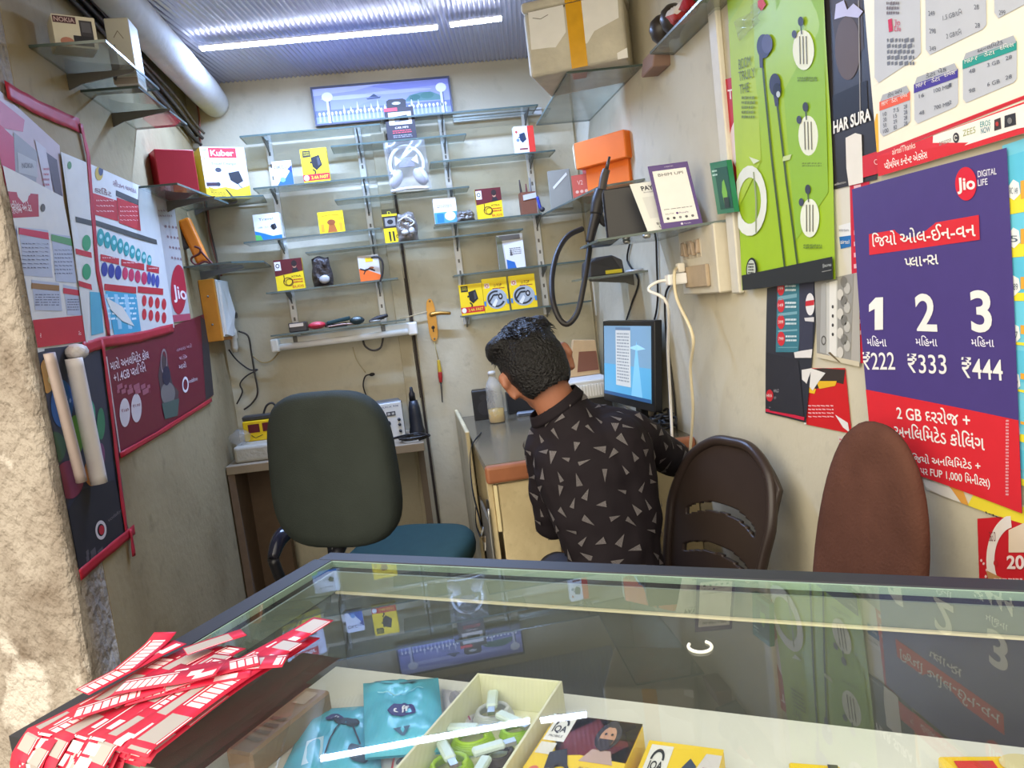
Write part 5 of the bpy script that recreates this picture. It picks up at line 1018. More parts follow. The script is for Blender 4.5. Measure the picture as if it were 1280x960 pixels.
for u, v in ((.38, .55), (.32, .86), (.80, .48), (.80, .62), (.80, .80)):
    m = MB(); p = o+N*.005+U*u+V3((0, 0, .138*(1-v))); m.lathe(p, [(.010 if u < .5 else .006, 0), (.009 if u < .5 else .005, .010), (.0, .011)], P((44, 44, 46), .4), 14, N); m.build('knob', fp_)
q = aty(519, 520, 2.93); t = thing('iron_holder', 'black soldering iron standing upright in its holder beside the station', 'soldering iron', (q.x, 2.95, ZP))
m = MB(); m.lathe((q.x, 2.95, ZP), [(.030, 0), (.030, .012), (.026, .03), (.024, .07), (.022, .10), (.016, .13)], P((36, 38, 44), .4), 16); m.build('holder', t); m = MB(); m.lathe((q.x-.002, 2.95, ZP+.131), [(.013, 0), (.012, .025), (.007, .035), (.006, .05), (.001, .052)], P((30, 30, 34), .4), 12); m.build('iron', t)
m = MB(); c = V3((-.035, 2.80, ZP+.006)); pts = [c+V3((.05*math.cos(a)+.01*math.sin(a*2.3), .04*math.sin(a), .0006*k)) for k, a in enumerate([2*PI*j/9-1 for j in range(24)])]
pts += [V3((-.12, 2.80, ZP+.018)), V3((-.17, 2.84, ZP+.012))]; m.tube(pts, .004, P((34, 32, 32), .4), 6, sub=4); m.build('cable', label='black cable coiled on the plank table in front of the soldering station', cat='cable')
m = MB(); q = [aty(a, b, 3.07) for a, b in ((441, 434), (446, 450), (457, 466))]; m.tube(q, .002, P((180, 166, 130))); m.build('thin_wire', label='thin tan wire hanging below the tube light', cat='wire')
m = MB(); q = [aty(a, b, 3.07) for a, b in ((465, 468), (457, 470), (454, 480), (456, 490), (462, 505), (464, 530))]; m.tube(q, .0028, P((44, 40, 38))); m.ball(q[0], (.012, .008, .007), P((36, 34, 34)), sub=2); m.build('thin_wire', label='dark wire with a small plug hanging above the office chair back', cat='wire')

# ------------------------------------------------------------------ corner electrics on the left
t = thing('wooden_switchboard', 'orange wooden switchboard in the left back corner', 'switchboard', (XL+.026, 2.94, 1.225)); xa, xb, zb, zt = XL+.001, XL+.054, 1.225, 1.445
m = MB(); m.box(xa, xb, 2.845, 2.865, zb, zt, P((214, 140, 44), .5, var=.15), .002); m.box(xa, xb-.008, 2.866, 3.06, zb, zt, P((200, 130, 44), .5, var=.15), .002); brd = m.build('board', t)
m = MB(); m.box(xb-.0075, xb+.003, 2.868, 3.055, zb+.012, zt-.002, P((222, 220, 214), .45), .002)
m.prism([(xb+.004, 2.87, zb+.02), (xb+.004, 2.96, zb+.01), (xb+.012, 3.02, zb+.10), (xb+.004, 3.0, zt-.03), (xb+.004, 2.88, zt-.01)], (.008, .002, 0), P((226, 224, 218), .6)); m.build('white_cover', t)
for zq in (zt-.06, zb+.06):
    m = MB(); m.lathe((xa+.026, 2.8445, zq), [(.004, 0), (.003, .003)], STEEL, 10, (0, -1, 0)); m.build('screw', brd)
q = aty(287, 400, 3.05); t = thing('lamp_holder', 'small white lamp holder hanging from a black plug beside the orange board', 'lamp holder', (q.x, 3.06, q.z-.14))
m = MB(); m.box(q.x-.035, q.x+.028, 3.035, 3.075, q.z+.004, q.z+.028, P((44, 42, 44), .4), .006, 2); m.build('plug', t)
m = MB(); m.lathe((q.x+.002, 3.05, q.z-.125), [(.010, 0), (.013, .02), (.013, .05), (.017, .055), (.017, .085), (.009, .10)], P((216, 208, 190), .4), 14); m.build('holder', t); m = MB(); m.tube([(q.x+.01, 3.05, q.z+.005), (q.x+.008, 3.05, q.z-.03)], .004, P((60, 54, 50))); m.build('cord', t)
for pts, c, r, lb in (((((286, 437), (296, 450), (312, 462), (322, 462), (308, 470), (300, 480), (303, 490), (296, 505))), (54, 48, 44), .003, 'dark knotted wire hanging under the lamp holder'), (((298, 414), (310, 420), (314, 440), (318, 465), (322, 490), (316, 503), (305, 512)), (60, 54, 48), .0035, 'dark wire looping down from the white cover to the yellow box'), (((352, 436), (340, 450), (328, 453), (316, 445)), (176, 156, 112), .003, 'tan wire from the tube light to the left corner')):
    m = MB(); m.tube([aty(a, b, 3.07) for a, b in pts], r, P(c, .5)); m.build('wire', label=lb, cat='wire')

# ------------------------------------------------------------------ electrics on the right wall
q = [atx(a, b, XR) for a, b in ((864, 283), (908, 274), (872, 367), (922, 358))]; y1 = (q[0].y+q[2].y)/2+.01; y0 = 1.735; zt, zb = 1.368, 1.205
t = thing('switchboard', 'cream electrical board with five rocker switches and a socket on the right wall', 'switchboard', (XR-.02, (y0+y1)/2, zb)); XP = XR-.035
PN = P((206, 198, 178), .45, var=.1)
m = MB(); m.box(XP, XR, y0, y1, zb, zt, PN, .003); m.build('case', t)
for k in range(5):
    y = y1-.035-.026*k; m = MB(); m.frame((XP-.001, y+.010, zt-.072), (0, -.020, 0), (0, 0, .046), (.002, 0, 0), P((190, 178, 156), .4), .001); m.frame((XP-.011, y+.006, zt-.066+(.0 if k % 2 else .004)), (0, -.012, 0), (-.004 if k % 2 else .004, 0, .034), (.011, 0, 0), P((168, 148, 126), .4, var=.2), .002); m.build('rocker_switch', t)
m = MB(); m.box(XP-.010, XP-.0005, y0+.045, y1-.045, zb+.018, zb+.072, P((178, 158, 132), .5, var=.2), .002); m.build('socket', t)
ys = y1-.055; zs = zb+.044
t = thing('usb_charger', 'white phone charger block plugged into the socket on the right wall', 'charger', (XP-.03, ys, zs)); m = MB(); m.frame((XP-.062, ys+.016, zs-.014), (0, -.030, 0), (0, 0, .028), (.0515, 0, 0), P((240, 240, 238), .3), .004, seg=2); m.build('block', t)
m = MB(); m.tube([V3((XP-.06, ys+.008, zs)), V3((XP-.085, ys+.012, zs-.002)), V3((XP-.105, ys+.02, zs-.02)), atx(834, 380, XP-.07), atx(835, 440, XP-.04), atx(838, 500, XP-.02), atx(840, 550, XP-.03), atx(838, 578, XP-.035)], .0042, P((236, 232, 224), .4)); m.build('charging_cable', t)
t = thing('socket_plug', 'cream plug with a long cream cable hanging down to the desk', 'plug', (XP-.02, ys+.01, zs-.03)); m = MB(); m.frame((XP-.030, ys+.016, zs+.016), (0, -.022, 0), (0, 0, .024), (.0195, 0, 0), P((222, 216, 202), .4), .004, seg=2); m.build('block', t)
m = MB(); m.tube([V3((XP-.031, ys+.004, zs+.028)), V3((XP-.05, ys-.028, zs+.012)), V3((XP-.05, ys-.03, zs-.05)), atx(866, 420, XP-.04), atx(863, 460, XP-.03), atx(866, 510, XP-.02), atx(863, 560, XP-.02), atx(862, 582, XP-.02)], .0042, P((220, 206, 172), .4)); m.build('power_cable', t)
for pts, lb in ((((790, 296), (784, 325), (798, 350), (790, 378), (783, 400)), 'black cable hanging from the payment card shelf behind the monitor, left one'), (((820, 290), (821, 330), (822, 375), (816, 405), (803, 420)), 'black cable hanging from the payment card shelf to the monitor, right one'), (((852, 348), (836, 358), (831, 380), (834, 430), (842, 490), (846, 540)), 'black cable hanging from the switch panel down to the desk')):
    m = MB(); m.tube([atx(a, b, XR-.006) for a, b in pts], .0032, P((36, 34, 34), .4)); m.build('cable', label=lb, cat='cable')
# welding torch style hose
t = thing('hot_air_gun', 'black hot air gun with a looping hose hanging before the orange carton', 'hot air gun', aty(745, 290, 2.22)); RB = P((40, 36, 34), .45, var=.15)
g = lambda a, b, Y=2.22: aty(a, b, Y)
m = MB(); m.tube([g(762, 196), g(758, 212)], [.0035, .006], P((86, 82, 78), .35, .5), 10); m.tube([g(758, 212), g(755, 222), g(752, 240)], [.011, .0125, .012], P((74, 66, 60), .45), 12); m.build('nozzle', t)
m = MB(); m.tube([g(752, 238), g(748, 252), g(745, 268)], [.019, .021, .018], RB, 14); m.tube([g(747, 262), g(741, 285), g(737, 303)], [.018, .014, .012], RB, 12); m.tube([g(747, 266), g(756, 280), g(764, 274)], [.013, .009, .006], RB, 8); m.build('grip', t)
m = MB(); m.tube([g(738, 300), g(735, 325, 2.20), g(729, 360, 2.18), g(722, 390, 2.17), g(710, 405, 2.17), g(699, 398, 2.18), g(691, 375, 2.2), g(690, 345, 2.25), g(697, 315, 2.30), g(710, 295, 2.35), g(728, 286, 2.38)], .0085, RB, 10); m.build('hose', t)
m = MB(); m.tube([g(750, 252), g(770, 248, 2.24), g(788, 246, 2.28), g(796, 250, 2.34)], .007, RB, 8); m.build('back_hose', t)

# ------------------------------------------------------------------ the sitting person
def remesh(shapes, voxel, smooth_it=6, name='blob'):
    """capsules (p0,r0,p1,r1) and ellipsoids (c,(rx,ry,rz),M) melted into one continuous surface"""
    m = MB(); dm = P((128, 128, 128))
    for s in shapes:
        if len(s) == 4:
            p0, a, p1, b_ = V3(s[0]), s[1], V3(s[2]), s[3]; n = max(2, int((p1-p0).length/.012))
            ax = (p1-p0).normalized() if (p1-p0).length > 1e-6 else V3((0, 0, 1)); x = ax.orthogonal().normalized(); y = ax.cross(x); prof = []
            for k in range(7): an = PI/2*k/6; prof.append((-a*math.cos(an), a*math.sin(an)))
            L = (p1-p0).length; prof += [(L*k/n, a+(b_-a)*k/n) for k in range(1, n)]
            for k in range(7): an = PI/2*k/6; prof.append((L+b_*math.sin(an), b_*math.cos(an)))
            m.lathe(p0, [(max(r, 1e-4), h) for h, r in prof], dm, 18, ax)
        else: m.ball(s[0], s[1], dm, s[2], 3)
    me = bpy.data.meshes.new(name); me.from_pydata(m.v, [], m.f); me.update()
    bm = bmesh.new(); bm.from_mesh(me); bmesh.ops.recalc_face_normals(bm, faces=bm.faces[:]); bm.to_mesh(me); bm.free()
    o = bpy.data.objects.new(name, me); COL.objects.link(o)
    r = o.modifiers.new('r', 'REMESH'); r.mode = 'VOXEL'; r.voxel_size = voxel; r.use_smooth_shade = True
    sm = o.modifiers.new('s', 'SMOOTH'); sm.factor = .5; sm.iterations = smooth_it
    dg = bpy.context.evaluated_depsgraph_get(); dg.update(); ev = o.evaluated_get(dg); me2 = ev.to_mesh()
    vs = [v.co.copy() for v in me2.vertices]; fs = [tuple(p.vertices) for p in me2.polygons]; ev.to_mesh_clear()
    bpy.data.objects.remove(o); bpy.data.meshes.remove(me); return vs, fs
pelv, wst, chst, nkb = V3((.395, 1.665, .53)), V3((.40, 1.675, .68)), V3((.375, 1.72, .85)), V3((.335, 1.765, .965))
hd = V3((.283, 1.80, 1.082))
shL, shR = V3((.286, 1.775, .890)), V3((.485, 1.735, .900))
elL, haL = V3((.290, 1.84, .690)), V3((.40, 2.02, .86))
elR, haR = V3((.632, 1.89, .790)), V3((.50, 2.12, .875))
hipL, hipR = V3((.32, 1.70, .51)), V3((.455, 1.69, .51))
knL, knR = V3((.31, 1.98, .50)), V3((.46, 1.96, .50)); anL, anR = V3((.31, 1.87, .09)), V3((.46, 1.86, .09))
# head frame: faces away and down to the left
hf = V3((.06, .93, -.34)).normalized(); hq = V3((-.34, .2, .92)); hu = (hq-hf*hq.dot(hf)).normalized(); hr = hf.cross(hu).normalized()
HM = Matrix((hr, hf, hu)).transposed()
def H(x, y, z): return hd+HM @ V3((x, y, z))
def bodyshapes(g=0.0):
    return [(pelv, .105+g, wst, .095+g), (wst, .098+g, chst, .105+g), (chst, .100+g, nkb, .062+g), (V3(chst)+V3((-.045, .01, .0)), .085+g, V3(wst)+V3((-.045, 0, .02)), .075+g), (V3(chst)+V3((.055, -.01, .02)), .085+g, V3(wst)+V3((.035, 0, .02)), .075+g),
            (shL, .050+g, nkb+V3((-.015, 0, -.03)), .055+g), (shR, .050+g, nkb+V3((.02, 0, -.03)), .055+g),
            (shL, .050+g, elL, .040+g), (elL, .039+g, haL, .029+g), (shR, .050+g, elR, .040+g), (elR, .039+g, haR, .029+g)]
def hand(o, d, up, flip):
    d = d.normalized(); s = d.cross(up).normalized()*flip; up = s.cross(d).normalized()*flip; out = [(o, .022, o+d*.045+s*.012, .020), (o, .022, o+d*.045-s*.014, .019)]
    for k, (off, L) in enumerate(((.030, .062), (.011, .070), (-.009, .066), (-.028, .052))):
        a = o+d*.058+s*off; b_ = a+d*L*.5-up*.006; c = b_+d*L*.42-up*.022; out += [(a, .0088, b_, .0082), (b_, .0082, c, .0070)]
    a = o+d*.015+s*.026; b_ = a+d*.03+s*.022-up*.006; out += [(a, .012, b_, .0095), (b_, .0095, b_+d*.028+s*.002-up*.008, .008)]
    return out
shp = [(s[0], s[1]-.008, s[2], s[3]-.008) for s in bodyshapes()]
shp += [(nkb+V3((.0, 0, -.02)), .052, H(0, -.018, -.06), .049), (hd, (.073, .090, .100), HM), (H(0, .035, -.055), (.052, .055, .055), HM), (H(0, .050, -.095), (.028, .024, .018), HM), (H(0, -.03, .02), (.070, .066, .078), HM)]
shp += [(H(0, .086, -.005), .009, H(0, .103, -.035), .013), (H(-.012, .09, -.038), .008, H(.012, .09, -.038), .008), (H(-.02, .078, -.068), .009, H(.02, .078, -.068), .009), (H(-.04, .076, .018), .009, H(.04, .076, .018), .009), (H(-.045, .06, -.03), .016, H(-.03, .07, -.045), .014), (H(.045, .06, -.03), .016, H(.03, .07, -.045), .014)]
for s in (-1, 1):
    shp += [(H(s*.078, -.010, -.035), .010, H(s*.082, -.020, .006), .013), (H(s*.081, -.022, .010), .011, H(s*.086, -.026, -.012), .009), (H(s*.072, -.006, -.04), .009, H(s*.078, -.012, -.044), .008)]
for hp, kn, an in ((hipL, knL, anL), (hipR, knR, anR)): shp += [(hp, .075, kn, .052), (kn, .050, an, .034), (an, .034, an+V3((0, .10, -.05)), .028)]
shp += hand(haL, haL-elL, V3((0, 0, 1)), 1)+hand(haR, haR-elR, V3((0, 0, 1)), -1)
root = thing('person', 'person in a dark triangle-print shirt seated at the desk, back turned', 'person', (.42, 1.68, 0))
SKIN = P((150, 98, 74), .5, var=.1, scale=12)
vs, fs = remesh(shp, .0052, 4); m = MB(); m.add(vs, fs, SKIN, True); m.build('body', root)
# face details
m = MB()
for s in (-1, 1):
    m.ball(H(s*.030, .080, -.004), (.012, .007, .007), P((230, 226, 220), .2), HM, 2); m.ball(H(s*.030, .0865, -.004), (.005, .002, .005), P((30, 20, 16), .2), HM, 2)
m.build('eyes', root)
m = MB(); m.ball(H(0, .092, -.066), (.020, .006, .005), P((132, 70, 62), .4), HM, 2); m.build('lips', root)
# hair
HAIR = P((17, 15, 16), .42, var=.5, scale=90, bump=.9, bscale=160, spec=.35)
hs = [(H(0, -.010, .024), (.079, .094, .094), HM), (H(0, -.042, .0), (.075, .064, .086), HM), (H(0, -.044, -.040), (.066, .052, .052), HM), (H(-.05, -.005, .075), (.04, .07, .032), HM), (H(.045, .0, .078), (.04, .07, .032), HM), (H(0, .058, .060), (.054, .026, .032), HM), (H(.0, -.025, .092), (.05, .05, .022), HM)]
vs, fs = remesh(hs, .006, 4)
def hv(v):
    l = HM.inverted() @ (v-hd); n = noise.noise(V3((l.x*60, l.y*22, l.z*60)))*.0022+noise.noise(V3((l.x*130, l.y*50, l.z*130)))*.0012
    return v+(v-hd).normalized()*n
vs = [hv(v) for v in vs]
keep = []
for f in fs:
    c = HM.inverted() @ (sum((vs[i] for i in f), V3())/len(f)-hd)
    if c.y > .055+.02*min(1, max(0, (c.z-.02)/.05)) and c.z < .040: continue
    if c.y > .018 and c.z < .0 and abs(c.x) > .03: continue
    if c.z < -.074: continue
    keep.append(f)
m = MB(); m.add(vs, keep, HAIR, True); rd = random.Random(4)
for k in range(230):
    a = rd.uniform(0, 2*PI); e = rd.uniform(.05, 1.15); sx, sy_2, sz = math.cos(a)*math.sin(e), math.sin(a)*math.sin(e), math.cos(e)
    p = H(sx*.082, -.012+sy_2*.098, .024+sz*.096); tn = HM @ V3((math.cos(a+.7)*.8, math.sin(a+.7)*.8, -.3-.5*math.sin(e))); nrm = (p-hd).normalized()
    m.tube([p-nrm*.006, p+tn*.010+nrm*.002, p+tn*.022+nrm*(.001+rd.uniform(-.002, .004))], [.0022, .0017, .0004], HAIR, 4, sub=3)
m.build('hair', root)
# shirt
ss = bodyshapes(.006)
ss = ss[:-2]+[ss[-2], (elR, .044, elR.lerp(haR, .85), .036)]; ss[8] = (elL, .044, elL.lerp(haL, .85), .036)
ss += [(pelv+V3((0, 0, .02)), .118, wst, .105)]
vs, fs = remesh(ss, .0065, 5)
def sv(v): return v+V3((noise.noise(v*14)*.007+noise.noise(v*32)*.003, noise.noise(v*14+V3((5, 5, 5)))*.007+noise.noise(v*30)*.0025, noise.noise(v*10)*.004))
vs = [sv(v) for v in vs]; SHIRT = P((30, 25, 29), .8, var=.2, scale=16, spec=.15)
keep = []
for f in fs:
    c = sum((vs[i] for i in f), V3())/len(f)
    if c.z < .50: continue
    if (c-(nkb+V3((-.022, .010, .062)))).length < .072 : continue
    keep.append(f)
m = MB(); m.add(vs, keep, SHIRT, True); shirt = m; rd = random.Random(9); TRI = P((108, 103, 104), .75, var=.3, scale=300); placed = []
cents = [(sum((vs[i] for i in f), V3())/len(f), f) for f in keep]; tries = 0
while len(placed) < 330 and tries < 16000:
    tries += 1; c, f = cents[rd.randrange(len(cents))]
    if any((c-q).length < .033 for q in placed): continue
    placed.append(c); n = (vs[f[1]]-vs[f[0]]).cross(vs[f[2]]-vs[f[0]]).normalized()
    a = n.orthogonal().normalized(); b_ = n.cross(a); th = rd.uniform(0, 2*PI); x = a*math.cos(th)+b_*math.sin(th); y = n.cross(x); h, w2 = rd.uniform(.021, .031), rd.uniform(.004, .0095)
    for k in range(6):      # a triangle drawn as a fan of strokes
        p0 = -1+2*k/6; p1 = p0+.24; q0 = c+n*.0022-x*h*.4; m.add([q0, q0+x*h+y*w2*p0, q0+x*h+y*w2*p1], [(0, 1, 2)], TRI)
shirt_o = m.build('shirt', root)
m = MB(); cc = nkb+V3((-.014, .004, .014)); ax = (H(0, -.018, -.06)-nkb).normalized(); aa = ax.orthogonal().normalized(); bb_ = ax.cross(aa)
m.grid(lambda u, v: cc+(aa*math.cos(2*PI*u)+bb_*math.sin(2*PI*u))*(.074-.008*v)+ax*(.0+.024*v-.006*math.sin(2*PI*u)), 36, 4, SHIRT, .003); m.build('collar', shirt_o)
ts = [(pelv+V3((0, 0, -.01)), .112, pelv+V3((0, 0, .03)), .110)]
for hp, kn, an in ((hipL, knL, anL), (hipR, knR, anR)): ts += [(hp, .084, kn, .062), (kn, .060, an+V3((0, 0, .03)), .048)]
vs, fs = remesh(ts, .009, 4); m = MB(); m.add(vs, fs, P((30, 32, 42), .85, var=.15), True); m.build('trousers', root)
for an in (anL, anR):
    m = MB(); m.ball(an+V3((0, .06, -.05)), (.042, .12, .040), P((40, 34, 32), .5)); m.build('shoe', root)

# ------------------------------------------------------------------ posters on the right wall
def sheet(name, label, cat, px, X, off, draw, warp=None, back=(214, 212, 204), group=None, nu=14, clip=None, step=.00045):
    m = MB(); q = [atx(a, b, X) for a, b in px]
    if clip:
        for v in q: v.y = max(v.y, clip)
    cv = Canvas(m, *q, plane=(0, X), off=off, warp=warp, step=step)
    cv.base(P(back, .45), nu, nu); draw(cv)
    c = sum(q, V3())/4; return m.build(name, label=label, cat=cat, group=group, base=(X, c.y, min(v.z for v in q)))
wv = lambda a, fu, fv, ph=0: (lambda u, v: a*(1+math.sin(fu*u+fv*v+ph)))
DK = (44, 44, 50); AIR = (214, 40, 44)
# rearmost: white wall sheet between the posters
sheet('poster', 'white poster strip with a small blue logo right of the green earphone poster', 'poster', ((1030, 225), (1084, 215), (1036, 352), (1090, 342)), XR, .0008, lambda c: (c.p([(1049, 282), (1064, 278), (1065, 300), (1051, 304)], (226, 228, 230)), c.p([(1050, 296), (1065, 294), (1065, 308), (1052, 311)], (40, 110, 176), 2), c.x('airtel', 1052, 1063, 302, 5, WHITE, 3), c.x('xstream', 1050, 1062, 287, 4, (150, 150, 156), 3)), back=(216, 212, 200))
def redside(c):
    c.r(1066, 220, 1080, 455, (208, 36, 60)); [c.r(1069, 232+14*k, 1078, 236+14*k, (236, 190, 196), 2) for k in range(14)]
sheet('poster', 'narrow red poster edge left of the purple plan poster', 'poster', ((1062, 170), (1086, 165), (1068, 455), (1094, 452)), XR, .0016, redside, back=(206, 40, 62))
# dark torn actor poster with white lettering
def har(c):
    c.p([(1040, 0), (1080, 0), (1082, 60), (1050, 90)], (70, 62, 60)); c.e(1062, 60, 16, 40, (92, 78, 72), 2); c.p([(1042, 120), (1086, 100), (1088, 150), (1044, 158)], (34, 34, 38), 2); c.line([(1076, 0), (1078, 140)], 1.2, (150, 146, 140), 3)
    c.p([(1048, 5), (1058, 0), (1062, 12), (1070, 4), (1082, 14), (1076, 22), (1060, 20), (1046, 24)], (190, 192, 230), 4)
    c.x('HAR SURA', 1045, 1092, 159, 15, (240, 238, 232), 5, .03, -17)
    c.p([(1060, 172), (1072, 166), (1080, 168), (1082, 230), (1064, 232), (1061, 210)], (226, 222, 214), 4); c.x('in collection', 1042, 1060, 231, 3, (200, 198, 190), 3, 0, -4)
sheet('poster', 'dark torn poster with the white words HAR SURA behind the green earphone poster', 'poster', ((1026, -20), (1092, -32), (1030, 240), (1098, 224)), XR, .0026, har, back=(50, 48, 50))
# red anniversary poster behind the green one
def tarr(c):
    c.r(906, 98, 962, 285, (190, 34, 46)); c.x('TARA', 912, 940, 118, 12, (238, 214, 210), 2, .02, -5); c.ring(940, 178, 26, 42, .30, (226, 206, 200), 2); c.x('365', 921, 930, 160, 6, (150, 40, 50), 3, 0); c.e(940, 178, 16, 26, (196, 36, 46), 3); c.r(931, 176, 938, 188, (236, 190, 60), 4); c.x('20', 928, 942, 205, 9, (240, 225, 220), 4, .02); c.p([(922, 225), (940, 210), (958, 214), (950, 250), (925, 255)], (120, 44, 40), 3)
sheet('poster', 'red poster with a pale ring emblem half hidden behind the green earphone poster', 'poster', ((905, 100), (962, 84), (917, 262), (974, 250)), XR, .0034, tarr, back=(190, 34, 46))
# green earphone poster
def green(c):
    G1 = (150, 186, 36); c.p([(1036, -40), (1040, 240), (1000, 300), (975, -20)], (142, 184, 50), 1); c.p([(912, 30), (945, -20), (958, 200), (925, 260)], (172, 198, 60), 1)
    for x0, y0, x1, y1, rx, ry in ((960, 70, 990, 335, 0, 0), (978, 120, 1006, 333, 0, 0)): c.line([(x0, y0), ((x0+x1)/2-3, (y0+y1)/2), (x1-3, y1)], 2.2, (64, 84, 40), 3)
    c.e(963, 57, 9, 15, (58, 62, 92), 4); c.e(968, 54, 7, 12, (84, 86, 120), 5); c.p([(957, 66), (962, 66), (962, 84), (958, 84)], (66, 66, 90), 4)
    c.e(977, 105, 7, 14, (52, 54, 78), 4); c.e(980, 112, 5, 9, (30, 32, 44), 5); c.e(982, 117, 2.4, 4, (190, 200, 200), 6); c.p([(975, 118), (981, 120), (981, 132), (977, 132)], (60, 60, 84), 4)
    for x, y, rx, ry in ((1012, 62, 13, 25), (1016, 169, 12, 25), (1018, 272, 12, 24)):
        c.e(x, y, rx, ry, (228, 232, 212), 3); [c.line([(x-4+4*k, y-ry*.7), (x-3.5+4*k, y+ry*.7)], 1.3, (110, 110, 96), 4) for k in range(3)]; c.e(x-10, y-20, 3, 5, (66, 70, 90), 5); c.e(x-2, y-36, 3.4, 6, (58, 62, 74), 5); c.line([(x-2, y-32), (x-1, y-20)], 1.2, (60, 62, 70), 5)
        c.lines(x-8, y+ry+9, x+16, y+ry+15, 2, (110, 140, 40), 3)
    c.x('BOOM', 930, 946, 80, 13, (104, 118, 60), 5, 0, -5); c.x('TRULY', 930, 952, 95, 12, (104, 118, 60), 5, 0, -6); c.x('THE', 931, 944, 111, 12, (104, 118, 60), 5, 0, -3); c.lines(934, 120, 952, 150, 5, (124, 142, 60), 5)
    for k in range(22):
        a0, a1 = 2*PI*k/22, 2*PI*(k+1)/22; c.p([(945+f*math.cos(a)*21+.1*f*0, 250+f*math.sin(a)*44) for f, a in ((1, a0), (1, a1), (.66, a1), (.66, a0))], (226, 228, 214), 4)
    c.line([(950, 214), (953, 250), (953, 290)], 1.6, (150, 160, 120), 5); c.p([(986, 195), (996, 192), (994, 199), (985, 201)], (196, 210, 150), 4); c.p([(944, 195), (958, 200), (950, 204)], (216, 224, 190), 5)
    c.p([(938, 343), (1054, 319), (1056, 348), (940, 366)], (40, 42, 40), 6); c.e(949, 336, 6, 15, (30, 30, 32), 7); c.e(949, 336, 4.6, 12.5, (190, 196, 180), 8); c.lines(946, 328, 952, 346, 5, (50, 50, 50), 9); c.x('boAt-lifestyle', 1017, 1030, 335, 4, (190, 196, 190), 8, 0, -2); c.x('@boat.nirvana', 1038, 1050, 331, 4, (190, 196, 190), 8, 0, -2); c.e(1013, 336, 2.2, 3.6, (226, 228, 226), 8); c.e(1034, 332, 2.2, 3.6, (226, 228, 226), 8)
    c.line([(945, 357), (1050, 336)], .8, (150, 150, 146), 8); c.p([(955, 0), (962, -2), (966, 5), (960, 13), (955, 8)], (206, 60, 60), 4)
def gw(u, v): return .002+.004*(1-math.cos(u*5+v*3))*.5+.022*max(0, .18-u)*max(0, v-.55)*4+.0012*math.sin(v*8)*u
sheet('poster', 'lime green earphone poster curling off the right wall', 'poster', ((912, -8), (1034, -40), (937, 362), (1051, 348)), XR, .0046, green, warp=gw, back=(158, 192, 40), nu=24, step=.0008)
# clear plastic scrap at its top corner
m = MB(); q = [atx(a, b, XR-.018) for a, b in ((918, 30), (948, 2), (924, 52), (950, 26))]; cv = Canvas(m, *q, warp=lambda u, v: .008*math.sin(u*9)*math.cos(v*8)); cv.base(CLEAR, 10, 10); m.build('plastic_scrap', label='crumpled clear plastic scrap at the top left corner of the green poster', cat='plastic scrap')
# dark poster with red price dots
def dots(c):
    c.r(975, 358, 1000, 440, (60, 120, 134)); [(c.e(979.5, 360+21*k, 4.6, 9, (206, 50, 58), 2), c.x(('199', '149', '399', '799')[k], 976.5, 982.5, 360+21*k, 4, WHITE, 3), c.lines(985, 356+21*k, 998, 366+21*k, 2, (206, 222, 224), 2), c.r(976, 370.5+21*k, 999, 371.3+21*k, (120, 166, 176), 2)) for k in range(4)]
    c.p([(1002, 352), (1020, 348), (1020, 440), (1001, 438)], (58, 60, 76), 1); c.e(1015, 380, 5.5, 14, (226, 224, 222), 2); c.r(1010, 376, 1020, 381, (196, 44, 54), 3); c.p([(1008, 397), (1020, 396), (1020, 402), (1009, 401)], (214, 212, 210), 3)
    c.p([(995, 440), (1005, 438), (1020, 436), (1021, 447), (996, 447)], (222, 218, 212), 3); c.p([(961, 440), (1000, 450), (1008, 520), (960, 512)], (46, 46, 52), 2); c.e(965, 494, 4.2, 7.5, (196, 40, 50), 3); c.x('HRA', 961.5, 968, 494, 4, WHITE, 4); c.x('HALO', 970, 976, 488, 4, (170, 170, 174), 3); c.x('Welcome to', 970, 982, 497, 4, (150, 150, 156), 3); c.x('TeknoCity', 973, 986, 506, 4, (150, 150, 156), 3); c.r(960, 514, 1009, 521, (206, 36, 66), 3); c.lines(964, 508, 990, 512, 1, (120, 120, 126), 3)
sheet('poster', 'dark poster with four red price dots below the green earphone poster', 'poster', ((961, 360), (1026, 346), (959, 516), (1010, 528)), XR, .0028, dots, warp=wv(.0012, 4, 3), back=(48, 50, 58))
def redlow(c):
    c.p([(1002, 462), (1030, 455), (1060, 462), (1056, 480), (1040, 476), (1022, 486), (1012, 480)], (58, 48, 42)); c.p([(1000, 462), (1016, 458), (1034, 466), (1026, 476), (1018, 488), (1009, 478), (1000, 474)], (226, 222, 214), 3); c.p([(1022, 476), (1048, 476), (1046, 482), (1026, 486)], (226, 180, 40), 2); c.p([(1012, 484), (1022, 486), (1020, 492), (1010, 490)], (236, 190, 40), 2)
    c.lines(1012, 506, 1044, 524, 4, (236, 180, 180), 2); c.p([(1046, 518), (1062, 528), (1064, 540), (1056, 534)], (230, 224, 218), 3); c.p([(1007, 488), (1009.5, 488), (1010, 530), (1007, 530)], (230, 226, 220), 3)
sheet('poster', 'torn red poster piece with yellow bits right of the dark price poster', 'poster', ((1004, 460), (1058, 460), (1007, 530), (1066, 542)), XR, .0022, redlow, back=(206, 36, 40))
